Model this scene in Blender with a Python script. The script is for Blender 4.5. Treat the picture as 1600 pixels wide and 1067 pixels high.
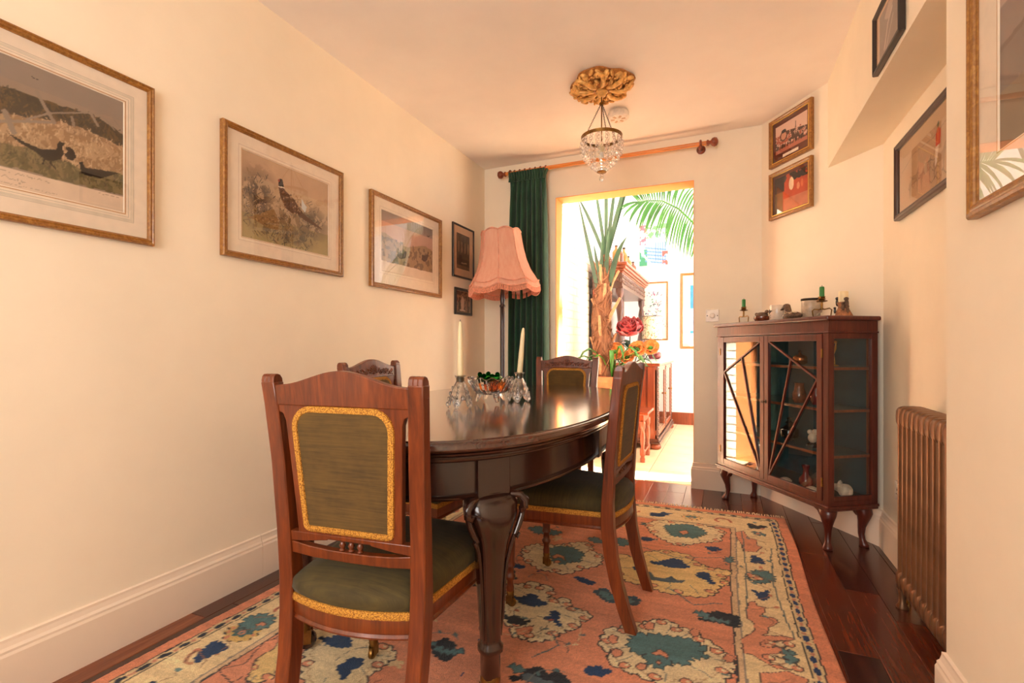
import bpy, math, random
import numpy as np
from mathutils import Matrix, Vector

for _o in list(bpy.data.objects):
    bpy.data.objects.remove(_o)
SC = bpy.context.scene
COL = SC.collection
PI = math.pi
random.seed(7)

# ------------------------------------------------------------------ camera
cam_data = bpy.data.cameras.new('camera')
cam = bpy.data.objects.new('camera', cam_data)
COL.objects.link(cam)
cam.location = (0, 0, 1.0)
cam.rotation_euler = (PI / 2, 0, math.radians(23.4075))
cam_data.sensor_width = 36.0
cam_data.lens = 36.0 * 760.0 / 1600.0
cam_data.shift_y = 9.5 / 1600.0
cam_data.clip_start = 0.02
SC.camera = cam

# ------------------------------------------------------------------ world, sun, daylight, exposure
world = bpy.data.worlds.new('world')
SC.world = world
world.use_nodes = True
_bg = world.node_tree.nodes['Background']
_bg.inputs[0].default_value = (0.93, 0.97, 1.0, 1)
_bg.inputs[1].default_value = 1.5


def light(name, kind, loc, rot, energy, color, **kw):
    d = bpy.data.lights.new(name, kind)
    d.energy = energy
    d.color = color
    for k, v in kw.items():
        setattr(d, k, v)
    o = bpy.data.objects.new(name, d)
    o.location = loc
    o.rotation_euler = rot
    COL.objects.link(o)
    return o


# high sun: through the roof slot added for it, it falls on the tiles just inside the doorway
light('sun', 'SUN', (3, 6, 6), Vector((-0.42, -0.10, -0.90)).to_track_quat('-Z', 'Y').to_euler(), 62.0, (1.0, 0.92, 0.80), angle=math.radians(2.0))
# daylight through the glazed side of the garden room
light('side_daylight', 'AREA', (1.80, 5.3, 1.60), (0, PI / 2, 0), 52, (1.0, 0.98, 0.95), shape='RECTANGLE', size=2.4, size_y=2.7)
# added fill light, set at the unseen window added behind the camera
light('added_window_fill', 'AREA', (-0.65, -1.80, 1.45), (PI / 2, 0, 0), 41, (1.0, 0.94, 0.87), shape='RECTANGLE', size=1.7, size_y=1.5)

SC.view_settings.view_transform = 'Standard'
SC.view_settings.look = 'None'
SC.view_settings.gamma = 1.0
SC.view_settings.use_curve_mapping = False
SC.view_settings.exposure = 0.88
SC.cycles.use_denoising = True
SC.cycles.max_bounces = 10
SC.cycles.diffuse_bounces = 5
SC.cycles.glossy_bounces = 5
SC.cycles.transmission_bounces = 8
SC.cycles.transparent_max_bounces = 24
SC.cycles.sample_clamp_indirect = 6.0
SC.cycles.caustics_reflective = False
SC.cycles.caustics_refractive = False


# ------------------------------------------------------------------ colour and materials
def lin(c):
    c = np.asarray(c, float)
    if c.max() > 1.0:
        c = c / 255.0
    return np.where(c <= 0.04045, c / 12.92, ((c + 0.055) / 1.055) ** 2.4)


def rgba(c):
    l = lin(c)
    return (float(l[0]), float(l[1]), float(l[2]), 1.0)


class NT:
    """small helper round a node tree"""
    def __init__(self, name):
        self.m = bpy.data.materials.new(name)
        self.m.use_nodes = True
        self.t = self.m.node_tree
        self.b = self.t.nodes['Principled BSDF']
        self.out = self.t.nodes['Material Output']

    def n(self, kind, **kw):
        x = self.t.nodes.new(kind)
        for k, v in kw.items():
            if k in x.inputs:
                x.inputs[k].default_value = v
            else:
                setattr(x, k, v)
        return x

    def l(self, a, b):
        self.t.links.new(a, b)

    def coords(self, scale=(1, 1, 1), kind='Object'):
        tc = self.n('ShaderNodeTexCoord')
        mp = self.n('ShaderNodeMapping')
        mp.inputs['Scale'].default_value = scale
        self.l(tc.outputs[kind], mp.inputs['Vector'])
        return mp.outputs[0]

    def noise(self, vec, scale, detail=4, rough=0.6, dist=0.0):
        x = self.n('ShaderNodeTexNoise', Scale=scale, Detail=detail, Roughness=rough, Distortion=dist)
        self.l(vec, x.inputs['Vector'])
        return x.outputs[0]

    def ramp(self, fac, stops):
        r = self.n('ShaderNodeValToRGB')
        e = r.color_ramp.elements
        while len(e) < len(stops):
            e.new(0.5)
        for i, (p, c) in enumerate(stops):
            e[i].position = p
            e[i].color = rgba(c)
        self.l(fac, r.inputs[0])
        return r.outputs[0]

    def bump(self, h, strength, dist=0.01):
        b = self.n('ShaderNodeBump', Strength=strength, Distance=dist)
        self.l(h, b.inputs['Height'])
        self.l(b.outputs[0], self.b.inputs['Normal'])
        return b


def plain(name, col, rough=0.5, metal=0.0, spec=0.5, noise=0.06, scale=30.0, bump=0.0, coat=0.0, sheen=0.0):
    t = NT(name)
    v = t.coords()
    f = t.noise(v, scale, 3)
    c = np.asarray(col, float)
    t.l(t.ramp(f, [(0.3, np.clip(c * (1 - noise), 0, 255)), (0.7, np.clip(c * (1 + noise), 0, 255))]), t.b.inputs['Base Color'])
    t.b.inputs['Roughness'].default_value = rough
    t.b.inputs['Metallic'].default_value = metal
    t.b.inputs['Specular IOR Level'].default_value = spec
    t.b.inputs['Coat Weight'].default_value = coat
    t.b.inputs['Coat Roughness'].default_value = 0.1
    t.b.inputs['Sheen Weight'].default_value = sheen
    if bump:
        t.bump(f, bump, 0.004)
    return t.m


def wood(name, dark, mid, light_, rough=0.3, grain=(30, 30, 2.0), coat=0.3, bump=0.06):
    t = NT(name)
    v = t.coords(grain)
    f = t.noise(v, 1.6, 6, 0.65, 0.6)
    v2 = t.coords((grain[0] * 5, grain[1] * 5, grain[2] * 3))
    f2 = t.noise(v2, 1.0, 3, 0.6, 0.1)
    mx = t.n('ShaderNodeMix', data_type='FLOAT')
    mx.inputs[0].default_value = 0.35
    t.l(f, mx.inputs[2])
    t.l(f2, mx.inputs[3])
    t.l(t.ramp(mx.outputs[0], [(0.3, dark), (0.5, mid), (0.72, light_)]), t.b.inputs['Base Color'])
    t.b.inputs['Roughness'].default_value = rough
    t.b.inputs['Coat Weight'].default_value = coat
    t.b.inputs['Coat Roughness'].default_value = 0.12
    t.bump(f2, bump, 0.002)
    return t.m


def fabric(name, dark, light_, grain=(8, 8, 260), rough=0.85, sheen=0.4):
    t = NT(name)
    f = t.noise(t.coords(grain), 1.0, 3, 0.7)
    g = t.noise(t.coords(), 14.0, 3, 0.6)
    mx = t.n('ShaderNodeMix', data_type='FLOAT')
    mx.inputs[0].default_value = 0.45
    t.l(f, mx.inputs[2])
    t.l(g, mx.inputs[3])
    t.l(t.ramp(mx.outputs[0], [(0.3, dark), (0.7, light_)]), t.b.inputs['Base Color'])
    t.b.inputs['Roughness'].default_value = rough
    t.b.inputs['Sheen Weight'].default_value = sheen
    t.b.inputs['Sheen Roughness'].default_value = 0.4
    t.bump(f, 0.12, 0.002)
    return t.m


def braid(name, dark, light_):
    t = NT(name)
    w = t.n('ShaderNodeTexVoronoi', Scale=300.0)
    t.l(t.coords(), w.inputs['Vector'])
    t.l(t.ramp(w.outputs['Distance'], [(0.1, light_), (0.75, dark)]), t.b.inputs['Base Color'])
    t.b.inputs['Roughness'].default_value = 0.75
    b = t.bump(w.outputs['Distance'], 0.6, 0.004)
    b.invert = True
    return t.m


def thin_glass(name, tint=(255, 255, 255), r0=0.085, rough=0.0):
    """a sheet pane: see-through, with the mirror of its outer face growing at a glance"""
    t = NT(name)
    t.t.nodes.remove(t.b)
    tr = t.n('ShaderNodeBsdfTransparent')
    tr.inputs[0].default_value = rgba(tint)
    gl = t.n('ShaderNodeBsdfGlossy', Roughness=rough)
    lw = t.n('ShaderNodeLayerWeight', Blend=0.5)
    pw = t.n('ShaderNodeMath', operation='POWER')
    pw.inputs[1].default_value = 5.0
    t.l(lw.outputs['Facing'], pw.inputs[0])
    ma = t.n('ShaderNodeMath', operation='MULTIPLY_ADD')
    ma.inputs[1].default_value = 1.0 - r0
    ma.inputs[2].default_value = r0
    t.l(pw.outputs[0], ma.inputs[0])
    ge = t.n('ShaderNodeNewGeometry')
    iv = t.n('ShaderNodeMath', operation='SUBTRACT')
    iv.inputs[0].default_value = 1.0
    t.l(ge.outputs['Backfacing'], iv.inputs[1])
    mu = t.n('ShaderNodeMath', operation='MULTIPLY')
    t.l(ma.outputs[0], mu.inputs[0])
    t.l(iv.outputs[0], mu.inputs[1])
    mx = t.n('ShaderNodeMixShader')
    t.l(mu.outputs[0], mx.inputs[0])
    t.l(tr.outputs[0], mx.inputs[1])
    t.l(gl.outputs[0], mx.inputs[2])
    t.l(mx.outputs[0], t.out.inputs[0])
    return t.m


def facet_glass(name, col=(255, 255, 255), clear=0.45):
    """cut crystal: part refracting, part letting light straight through"""
    t = NT(name)
    t.t.nodes.remove(t.b)
    g = t.n('ShaderNodeBsdfGlass', Roughness=0.0, IOR=1.5)
    g.inputs[0].default_value = rgba(col)
    tr = t.n('ShaderNodeBsdfTransparent')
    tr.inputs[0].default_value = rgba(col)
    mx = t.n('ShaderNodeMixShader')
    mx.inputs[0].default_value = clear
    t.l(g.outputs[0], mx.inputs[1])
    t.l(tr.outputs[0], mx.inputs[2])
    t.l(mx.outputs[0], t.out.inputs[0])
    return t.m


def solid_glass(name, col=(255, 255, 255), rough=0.0, ior=1.5):
    t = NT(name)
    t.b.inputs['Base Color'].default_value = rgba(col)
    t.b.inputs['Transmission Weight'].default_value = 1.0
    t.b.inputs['Roughness'].default_value = rough
    t.b.inputs['IOR'].default_value = ior
    return t.m


def painted(name, rough=0.7, bump=0.0, spec=0.3, sheen=0.0, speck=0.0):
    """takes its colour from the print painted on the mesh"""
    t = NT(name)
    a = t.n('ShaderNodeAttribute', attribute_name='Col')
    c = a.outputs['Color']
    if bump or speck:
        f = t.noise(t.coords(), 330.0, 2, 0.7)
        if speck:
            hv = t.n('ShaderNodeMix', data_type='RGBA', blend_type='MULTIPLY')
            hv.inputs[0].default_value = 1.0
            t.l(c, hv.inputs[6])
            t.l(t.ramp(f, [(0.25, (255 * (1 - speck),) * 3), (0.7, (255, 255, 255))]), hv.inputs[7])
            c = hv.outputs[2]
        if bump:
            t.bump(f, bump, 0.004)
    t.l(c, t.b.inputs['Base Color'])
    t.b.inputs['Roughness'].default_value = rough
    t.b.inputs['Specular IOR Level'].default_value = spec
    t.b.inputs['Sheen Weight'].default_value = sheen
    return t.m


def wall_paint(name, col, bump=0.05, scuff=0.0):
    t = NT(name)
    v = t.coords()
    f = t.noise(v, 1.7, 5, 0.6)
    c = np.asarray(col, float)
    t.l(t.ramp(f, [(0.3, c * 0.975), (0.7, np.clip(c * 1.015, 0, 255))]), t.b.inputs['Base Color'])
    t.b.inputs['Roughness'].default_value = 0.7
    t.b.inputs['Specular IOR Level'].default_value = 0.25
    g = t.noise(v, 140.0, 3, 0.6)
    t.bump(g, bump, 0.003)
    return t.m


M = {}
M['wall'] = wall_paint('cream_wall_paint', (248, 233, 209))
M['ceiling'] = wall_paint('ceiling_paint', (252, 240, 230))
M['skirting'] = wall_paint('skirting_paint', (242, 222, 200), 0.02)
M['reveal'] = wall_paint('orange_reveal_paint', (234, 146, 84))
M['white_wall'] = wall_paint('white_wall_paint', (246, 246, 248))
M['brick_paint'] = plain('painted_brick', (248, 240, 226), 0.8, noise=0.03, scale=60, bump=0.3)
M['mortar'] = plain('painted_mortar', (240, 228, 210), 0.9, noise=0.05, scale=60)
M['socket'] = plain('white_plastic', (238, 226, 212), 0.35)
M['grey_plastic'] = plain('grey_plastic', (120, 112, 108), 0.45)
M['chair_wood'] = wood('mahogany_chair', (70, 28, 9), (106, 46, 16), (140, 68, 26), 0.3)
M['dark_wood'] = wood('dark_mahogany', (26, 11, 7), (44, 20, 13), (66, 32, 20), 0.22, coat=0.5)
M['table_top'] = wood('polished_table_top', (48, 24, 17), (70, 37, 26), (92, 54, 38), 0.16, grain=(26, 1.6, 26), coat=0.8, bump=0.02)
M['cab_wood'] = wood('cabinet_mahogany', (56, 19, 13), (84, 31, 20), (112, 46, 30), 0.34, grain=(26, 26, 2.0), coat=0.15, bump=0.015)
M['oak'] = wood('orange_oak', (92, 36, 15), (132, 58, 25), (166, 82, 40), 0.35)
M['oak_dark'] = wood('carved_dark_oak', (50, 24, 15), (76, 38, 25), (108, 62, 42), 0.4)
M['pine'] = wood('orange_pine', (190, 104, 36), (218, 130, 50), (234, 154, 72), 0.36, grain=(2.0, 30, 30))
M['velvet'] = fabric('olive_velvet', (62, 44, 12), (104, 76, 26), grain=(10, 10, 300), sheen=0.1)
M['velvet_dark'] = fabric('olive_velvet_seat', (42, 34, 10), (78, 64, 24), grain=(10, 200, 10), sheen=0.12)
M['curtain'] = fabric('green_velvet', (12, 46, 30), (34, 82, 56), grain=(60, 60, 1.5), sheen=0.4)
M['braid'] = braid('gold_braid', (150, 94, 22), (228, 164, 60))
M['brass'] = plain('brass', (190, 142, 70), 0.28, 1.0, noise=0.1)
M['old_brass'] = plain('aged_brass', (132, 98, 52), 0.42, 1.0, noise=0.2)
M['iron'] = plain('blackened_iron', (58, 46, 36), 0.5, 0.7)
M['gilt'] = plain('gilt_plaster', (234, 172, 96), 0.4, 0.25, noise=0.14, scale=40, bump=0.15)
M['gilt_dark'] = plain('shaded_gilt_ground', (176, 116, 58), 0.55, 0.2, noise=0.2, scale=40, bump=0.2)  # recess shade put into the colour, so the carved foliage stands out
M['frame_gold'] = wood('antique_gold_frame', (112, 68, 24), (150, 98, 40), (192, 138, 66), 0.38, grain=(40, 40, 40), coat=0.2)
M['frame_bright'] = plain('bright_gold_line', (232, 190, 96), 0.3, 0.8)
M['frame_black'] = plain('black_lacquer_frame', (36, 26, 24), 0.3, coat=0.3)
M['frame_brown'] = wood('dark_brown_frame', (40, 20, 14), (62, 34, 24), (84, 50, 36), 0.35)
M['mount'] = plain('cream_mount_board', (240, 222, 200), 0.85, noise=0.02)
M['mount_pink'] = plain('buff_mount_board', (214, 176, 142), 0.85, noise=0.03)
M['mount_brown'] = plain('brown_mount_board', (98, 46, 28), 0.85, noise=0.05)
M['pane'] = thin_glass('picture_glass')
M['cab_pane'] = thin_glass('cabinet_glass', (240, 243, 241), 0.11)
M['window_pane'] = thin_glass('window_glass', (250, 252, 252))
M['crystal'] = facet_glass('cut_crystal', clear=0.05)
M['chandelier_crystal'] = facet_glass('chandelier_crystal', clear=0.55)
M['green_glass'] = facet_glass('green_glass', (70, 225, 100), 0.3)
M['dark_green_glass'] = facet_glass('dark_green_glass', (24, 130, 60), 0.3)
M['amber_glass'] = facet_glass('amber_glass', (255, 186, 110))
M['print'] = painted('printed_paper', 0.8)
M['wax'] = plain('ivory_wax', (236, 216, 172), 0.4, noise=0.02)
M['green_wax'] = plain('green_wax', (40, 120, 44), 0.4)
M['terracotta'] = plain('terracotta', (190, 98, 62), 0.8, noise=0.12, scale=16, bump=0.15)
M['tile'] = plain('buff_floor_tile', (236, 204, 168), 0.35, noise=0.07, scale=5)
M['grout'] = plain('tile_grout', (176, 140, 112), 0.9)
M['teal'] = plain('teal_lining', (34, 72, 84), 0.85, noise=0.12, scale=20)
M['white_frame'] = plain('white_window_frame', (240, 240, 240), 0.4, noise=0.01)
M['radiator'] = plain('bronze_radiator', (128, 90, 62), 0.38, 0.6, noise=0.10, scale=8)


# ------------------------------------------------------------------ mesh building
class MB:
    def __init__(self):
        self.v, self.f = [], []

    def add(self, vs, fs, mat=None):
        o = len(self.v)
        if mat is not None:
            vs = [tuple(mat @ Vector(p)) for p in vs]
        self.v += [tuple(p) for p in vs]
        self.f += [tuple(i + o for i in q) for q in fs]
        return self

    def box(self, x0, x1, y0, y1, z0, z1, mat=None):
        vs = [(x, y, z) for z in (z0, z1) for y in (y0, y1) for x in (x0, x1)]
        return self.add(vs, [(0, 2, 3, 1), (4, 5, 7, 6), (0, 1, 5, 4), (2, 6, 7, 3), (0, 4, 6, 2), (1, 3, 7, 5)], mat)

    def loft(self, rings, cap=True, closed=False, mat=None):
        n = len(rings[0])
        vs = [p for r in rings for p in r]
        fs = []
        m = len(rings)
        for i in range(m if closed else m - 1):
            a, b = i * n, ((i + 1) % m) * n
            for j in range(n):
                k = (j + 1) % n
                fs.append((a + j, a + k, b + k, b + j))
        if cap and not closed:
            fs.append(tuple(range(n - 1, -1, -1)))
            fs.append(tuple((m - 1) * n + j for j in range(n)))
        return self.add(vs, fs, mat)

    def lathe(self, prof, n=20, o=(0, 0, 0), mat=None, flute=None):
        rings = []
        for r, z in prof:
            ring = []
            for j in range(n):
                a = 2 * PI * j / n
                rr = r * (flute(a, z) if flute else 1.0)
                ring.append((o[0] + rr * math.cos(a), o[1] + rr * math.sin(a), o[2] + z))
            rings.append(ring)
        return self.loft(rings, True, False, mat)

    def tube(self, pts, r, n=8, cap=True, closed=False, mat=None):
        P = [Vector(p) for p in pts]
        m = len(P)
        rs = r if hasattr(r, '__len__') else [r] * m
        rings = []
        up = None
        for i in range(m):
            if closed:
                d = (P[(i + 1) % m] - P[i - 1]).normalized()
            else:
                d = (P[min(i + 1, m - 1)] - P[max(i - 1, 0)]).normalized()
            if up is None:
                up = Vector((0, 0, 1)) if abs(d.z) < 0.9 else Vector((1, 0, 0))
            up = (up - d * up.dot(d))
            if up.length < 1e-6:
                up = d.orthogonal()
            up.normalize()
            s = d.cross(up)
            rings.append([tuple(P[i] + (up * math.cos(2 * PI * j / n) + s * math.sin(2 * PI * j / n)) * rs[i]) for j in range(n)])
        return self.loft(rings, cap and not closed, closed, mat)

    def bar(self, a, b, w, h, mat=None, up=(0, 0, 1)):
        a, b = Vector(a), Vector(b)
        d = (b - a).normalized()
        u = Vector(up)
        u = (u - d * u.dot(d)).normalized()
        s = d.cross(u)
        rings = [[tuple(p + s * (w / 2 * i) + u * (h / 2 * j)) for i, j in ((-1, -1), (1, -1), (1, 1), (-1, 1))] for p in (a, b)]
        return self.loft(rings, True, False, mat)

    def prism(self, poly, c0, c1, fn, mat=None):
        n = len(poly)
        vs = [fn(a, b, c0) for a, b in poly] + [fn(a, b, c1) for a, b in poly]
        fs = [tuple(range(n - 1, -1, -1)), tuple(range(n, 2 * n))]
        fs += [(i, (i + 1) % n, n + (i + 1) % n, n + i) for i in range(n)]
        return self.add(vs, fs, mat)

    def ell(self, c, r, nu=8, nv=6, mat=None, rot=None):
        if not hasattr(r, '__len__'):
            r = (r, r, r)
        vs = [(0, 0, -1)]
        for i in range(1, nv):
            p = -PI / 2 + PI * i / nv
            for j in range(nu):
                a = 2 * PI * j / nu
                vs.append((math.cos(p) * math.cos(a), math.cos(p) * math.sin(a), math.sin(p)))
        vs.append((0, 0, 1))
        fs = [(0, 1 + (j + 1) % nu, 1 + j) for j in range(nu)]
        for i in range(nv - 2):
            for j in range(nu):
                k = (j + 1) % nu
                fs.append((1 + i * nu + j, 1 + i * nu + k, 1 + (i + 1) * nu + k, 1 + (i + 1) * nu + j))
        t = len(vs) - 1
        fs += [(t, 1 + (nv - 2) * nu + j, 1 + (nv - 2) * nu + (j + 1) % nu) for j in range(nu)]
        T = Matrix.Translation(c) @ (rot.to_4x4() if rot is not None else Matrix()) @ Matrix.Diagonal((r[0], r[1], r[2], 1))
        if mat is not None:
            T = mat @ T
        return self.add(vs, fs, T)

    def strip(self, spine, widths, thick, normal=(0, 0, 1), mat=None):
        """a leaf: a tapered blade along a spine with a slight keel"""
        P = [Vector(p) for p in spine]
        m = len(P)
        rings = []
        for i in range(m):
            d = (P[min(i + 1, m - 1)] - P[max(i - 1, 0)]).normalized()
            n = Vector(normal)
            n = n - d * n.dot(d)
            if n.length < 1e-5:
                n = d.orthogonal()
            n.normalize()
            s = d.cross(n)
            w = widths[i] / 2
            rings.append([tuple(P[i] + s * w + n * (w * 0.25)), tuple(P[i] + n * thick), tuple(P[i] - s * w + n * (w * 0.25)), tuple(P[i] - n * thick)])
        return self.loft(rings, True, False, mat)

    def build(self, name, mat, parent=None, smooth=40, bevel=0.0, seg=2):
        me = bpy.data.meshes.new(name)
        me.from_pydata(self.v, [], self.f)
        me.update()
        if smooth:
            me.shade_smooth()
            me.set_sharp_from_angle(angle=math.radians(smooth))
        me.materials.append(M[mat] if isinstance(mat, str) else mat)
        o = bpy.data.objects.new(name, me)
        COL.objects.link(o)
        if parent is not None:
            o.parent = parent
        if bevel:
            b = o.modifiers.new('bevel', 'BEVEL')
            b.width = bevel
            b.segments = seg
            b.limit_method = 'ANGLE'
            b.angle_limit = math.radians(35)
            b.harden_normals = False
        return o


def tag(o, label=None, cat=None, group=None, kind=None):
    if label:
        o['label'] = label
    if cat:
        o['category'] = cat
    if group:
        o['group'] = group
    if kind:
        o['kind'] = kind
    return o


def thing(name, label, cat, loc=(0, 0, 0), rz=0.0, group=None):
    o = bpy.data.objects.new(name, None)
    o.empty_display_size = 0.05
    COL.objects.link(o)
    o.location = loc
    o.rotation_euler = (0, 0, rz)
    return tag(o, label, cat, group)


def copy_tree(o, parent=None):
    c = o.copy()
    COL.objects.link(c)
    c.parent = parent
    for ch in [k for k in o.children]:
        copy_tree(ch, c)
    return c


def share(o, parent, loc=(0, 0, 0), rz=0.0, scale=None):
    """another copy of a one-mesh piece"""
    c = o.copy()
    COL.objects.link(c)
    c.parent = parent
    c.location = loc
    c.rotation_euler = (0, 0, rz)
    if scale:
        c.scale = scale
    return c


# ------------------------------------------------------------------ painting prints on fine meshes
def vnoise(X, Y, seed=0, octaves=4):
    rng = np.random.RandomState(seed)
    tot = np.zeros_like(X)
    amp, s = 1.0, 0.0
    for k in range(octaves):
        L = rng.rand(64, 64)
        x, y = X * (2 ** k), Y * (2 ** k)
        xi, yi = np.floor(x).astype(int), np.floor(y).astype(int)
        fx, fy = x - xi, y - yi
        fx, fy = fx * fx * (3 - 2 * fx), fy * fy * (3 - 2 * fy)
        a, b = L[yi % 64, xi % 64], L[yi % 64, (xi + 1) % 64]
        c, d = L[(yi + 1) % 64, xi % 64], L[(yi + 1) % 64, (xi + 1) % 64]
        tot += amp * ((a * (1 - fx) + b * fx) * (1 - fy) + (c * (1 - fx) + d * fx) * fy)
        s += amp
        amp *= 0.5
    return tot / s


class Paint:
    def __init__(self, x0, x1, y0, y1, step, bg):
        self.nx, self.ny = max(2, int(round((x1 - x0) / step))), max(2, int(round((y1 - y0) / step)))
        self.xs, self.ys = np.linspace(x0, x1, self.nx + 1), np.linspace(y0, y1, self.ny + 1)
        self.X, self.Y = np.meshgrid(self.xs, self.ys)
        self.I = np.empty(self.X.shape + (3,))
        self.I[:] = lin(bg)
        self.wob = None

    def wobble(self, amp, scale, seed=3):
        self.WX = self.X + amp * (vnoise(self.X * scale + 9, self.Y * scale + 5, seed, 3) - 0.5) * 2
        self.WY = self.Y + amp * (vnoise(self.X * scale + 31, self.Y * scale + 17, seed + 1, 3) - 0.5) * 2
        self.wob = True

    def xy(self):
        return (self.WX, self.WY) if self.wob else (self.X, self.Y)

    def put(self, m, col, a=1.0):
        w = (m * a)[..., None] if m.dtype != bool else np.where(m, a, 0.0)[..., None]
        self.I = self.I * (1 - w) + lin(col) * w
        return self

    def window(self, x0, x1, y0, y1, pad):
        i0, i1 = np.searchsorted(self.xs, [x0 - pad, x1 + pad])
        j0, j1 = np.searchsorted(self.ys, [y0 - pad, y1 + pad])
        return slice(max(j0 - 1, 0), j1 + 1), slice(max(i0 - 1, 0), i1 + 1)

    def local(self, sl, m, col, a):
        w = np.where(m, a, 0.0)[..., None]
        self.I[sl] = self.I[sl] * (1 - w) + lin(col) * w

    def poly(self, pts, col, a=1.0, edge=None, ew=0.0):
        P = np.asarray(pts, float)
        sl = self.window(P[:, 0].min(), P[:, 0].max(), P[:, 1].min(), P[:, 1].max(), 0.03)
        X, Y = self.xy()
        X, Y = X[sl], Y[sl]
        m = np.zeros(X.shape, bool)
        n = len(P)
        for i in range(n):
            xa, ya = P[i]
            xb, yb = P[(i + 1) % n]
            if ya == yb:
                continue
            m ^= ((Y < ya) != (Y < yb)) & (X < xa + (Y - ya) * (xb - xa) / (yb - ya))
        self.local(sl, m, col, a)
        if edge is not None:
            self.line(list(pts) + [pts[0]], ew, edge, a)
        return self

    def line(self, pts, w, col, a=1.0):
        P = np.asarray(pts, float)
        sl = self.window(P[:, 0].min(), P[:, 0].max(), P[:, 1].min(), P[:, 1].max(), 0.03 + w)
        X, Y = self.xy()
        X, Y = X[sl], Y[sl]
        m = np.zeros(X.shape, bool)
        for (xa, ya), (xb, yb) in zip(P[:-1], P[1:]):
            dx, dy = xb - xa, yb - ya
            t = np.clip(((X - xa) * dx + (Y - ya) * dy) / max(dx * dx + dy * dy, 1e-12), 0, 1)
            m |= (X - xa - t * dx) ** 2 + (Y - ya - t * dy) ** 2 < (w / 2) ** 2
        self.local(sl, m, col, a)
        return self

    def oval(self, cx, cy, rx, ry, col, rot=0.0, a=1.0, lobes=0, depth=0.0, ph=0.0):
        r = max(rx, ry) * 1.3
        sl = self.window(cx - r, cx + r, cy - r, cy + r, 0.02)
        X, Y = self.xy()
        X, Y = X[sl] - cx, Y[sl] - cy
        c, s = math.cos(rot), math.sin(rot)
        u, v = (X * c + Y * s) / rx, (-X * s + Y * c) / ry
        lim = 1.0
        if lobes:
            lim = 1.0 + depth * np.cos(lobes * np.arctan2(v, u) + ph)
        self.local(sl, u * u + v * v < lim * lim, col, a)
        return self

    def mottle(self, amp, scale, seed=1):
        n = vnoise(self.X * scale, self.Y * scale, seed, 4)
        self.I = np.clip(self.I * (1 + amp * (n[..., None] - 0.5) * 2), 0, 1)
        return self

    def build(self, name, mat, parent, fn, Z=None):
        """fn maps (x, y, z) arrays to an N by 3 array of points"""
        z = np.zeros(self.X.size) if Z is None else Z.ravel()
        co = fn(self.X.ravel(), self.Y.ravel(), z)
        nx, ny = self.nx + 1, self.ny + 1
        i = (np.arange(ny - 1)[:, None] * nx + np.arange(nx - 1)[None, :]).ravel()
        q = np.stack([i, i + 1, i + nx + 1, i + nx], 1).astype(np.int32)
        me = bpy.data.meshes.new(name)
        me.vertices.add(len(co))
        me.vertices.foreach_set('co', np.ascontiguousarray(co, np.float32).ravel())
        me.loops.add(q.size)
        me.loops.foreach_set('vertex_index', q.ravel())
        me.polygons.add(len(q))
        me.polygons.foreach_set('loop_start', np.arange(0, q.size, 4, dtype=np.int32))
        me.update(calc_edges=True)
        at = me.color_attributes.new('Col', 'FLOAT_COLOR', 'POINT')
        c4 = np.ones((len(co), 4), np.float32)
        c4[:, :3] = self.I.reshape(-1, 3)
        at.data.foreach_set('color', c4.ravel())
        me.shade_smooth()
        me.materials.append(M[mat])
        me.validate()
        o = bpy.data.objects.new(name, me)
        COL.objects.link(o)
        if parent is not None:
            o.parent = parent
        return o
# ------------------------------------------------------------------ the room shell
XL, YF, ZC = -1.855, 3.70, 2.51          # left wall, far wall, ceiling
XP, XA = 0.55, 0.741                     # pier face, alcove wall
YP0, YP1 = 0.55, 1.657                   # pier
YB = -1.6                                # wall behind the camera
A0, A1 = (0.244, 3.70), (0.741, 2.982)   # diagonal wall
DX0, DX1, DZ, YT = -1.222, -0.187, 2.195, 3.87   # doorway and the back of the far wall
GX0, GX1, GY1, GZ = -1.285, 1.55, 6.70, 2.75     # garden room


def struct(name, mb, mat, bevel=0.0, smooth=0):
    o = mb.build(name, mat, None, smooth, bevel)
    o['kind'] = 'structure'
    return o


struct('wall_left', MB().box(XL - 0.15, XL, YB - 0.15, YT, 0, ZC + 0.1), 'wall')
w = MB()
w.box(XL, DX0, YF, YT, 0, ZC + 0.1)
w.box(DX1, 1.1, YF, YT, 0, ZC + 0.1)
w.box(DX0, DX1, YF, YT, DZ, ZC + 0.1)
struct('wall_far', w, 'wall')
w = MB()   # painted lining of the doorway
w.box(DX0 - 0.001, DX0 + 0.004, YF + 0.002, YT + 0.002, 0.0, DZ)
w.box(DX1 - 0.004, DX1 + 0.001, YF + 0.002, YT + 0.002, 0.0, DZ)
w.box(DX0, DX1, YF + 0.002, YT + 0.002, DZ - 0.004, DZ + 0.001)
struct('trim_1', w, 'reveal')
dn = Vector((0.822, 0.569, 0))
w = MB()
w.prism([A0, A1, (A1[0] + 0.2, A1[1]), (A1[0] + 0.2, YF), ], 0, ZC + 0.1, lambda a, b, c: (a, b, c))
struct('wall_diagonal', w, 'wall')
struct('wall_alcove', MB().box(XA, XA + 0.2, YB - 0.15, 3.0, 0, ZC + 0.1), 'wall')
struct('wall_right', MB().box(XP, XA, YP0, YP1, 0, ZC + 0.1), 'wall')
struct('wall_bulkhead', MB().box(XP, XA, YP1, 3.258, 2.022, ZC + 0.1).box(XP, XA, YB, YP0, 2.022, ZC + 0.1), 'wall')
w = MB()   # wall behind the camera, with an opening added for the fill light
WX0, WX1, WZ0, WZ1 = -1.5, 0.2, 0.7, 2.2
w.box(XL, WX0, YB - 0.15, YB, 0, ZC + 0.1)
w.box(WX1, XA, YB - 0.15, YB, 0, ZC + 0.1)
w.box(WX0, WX1, YB - 0.15, YB, 0, WZ0)
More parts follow.
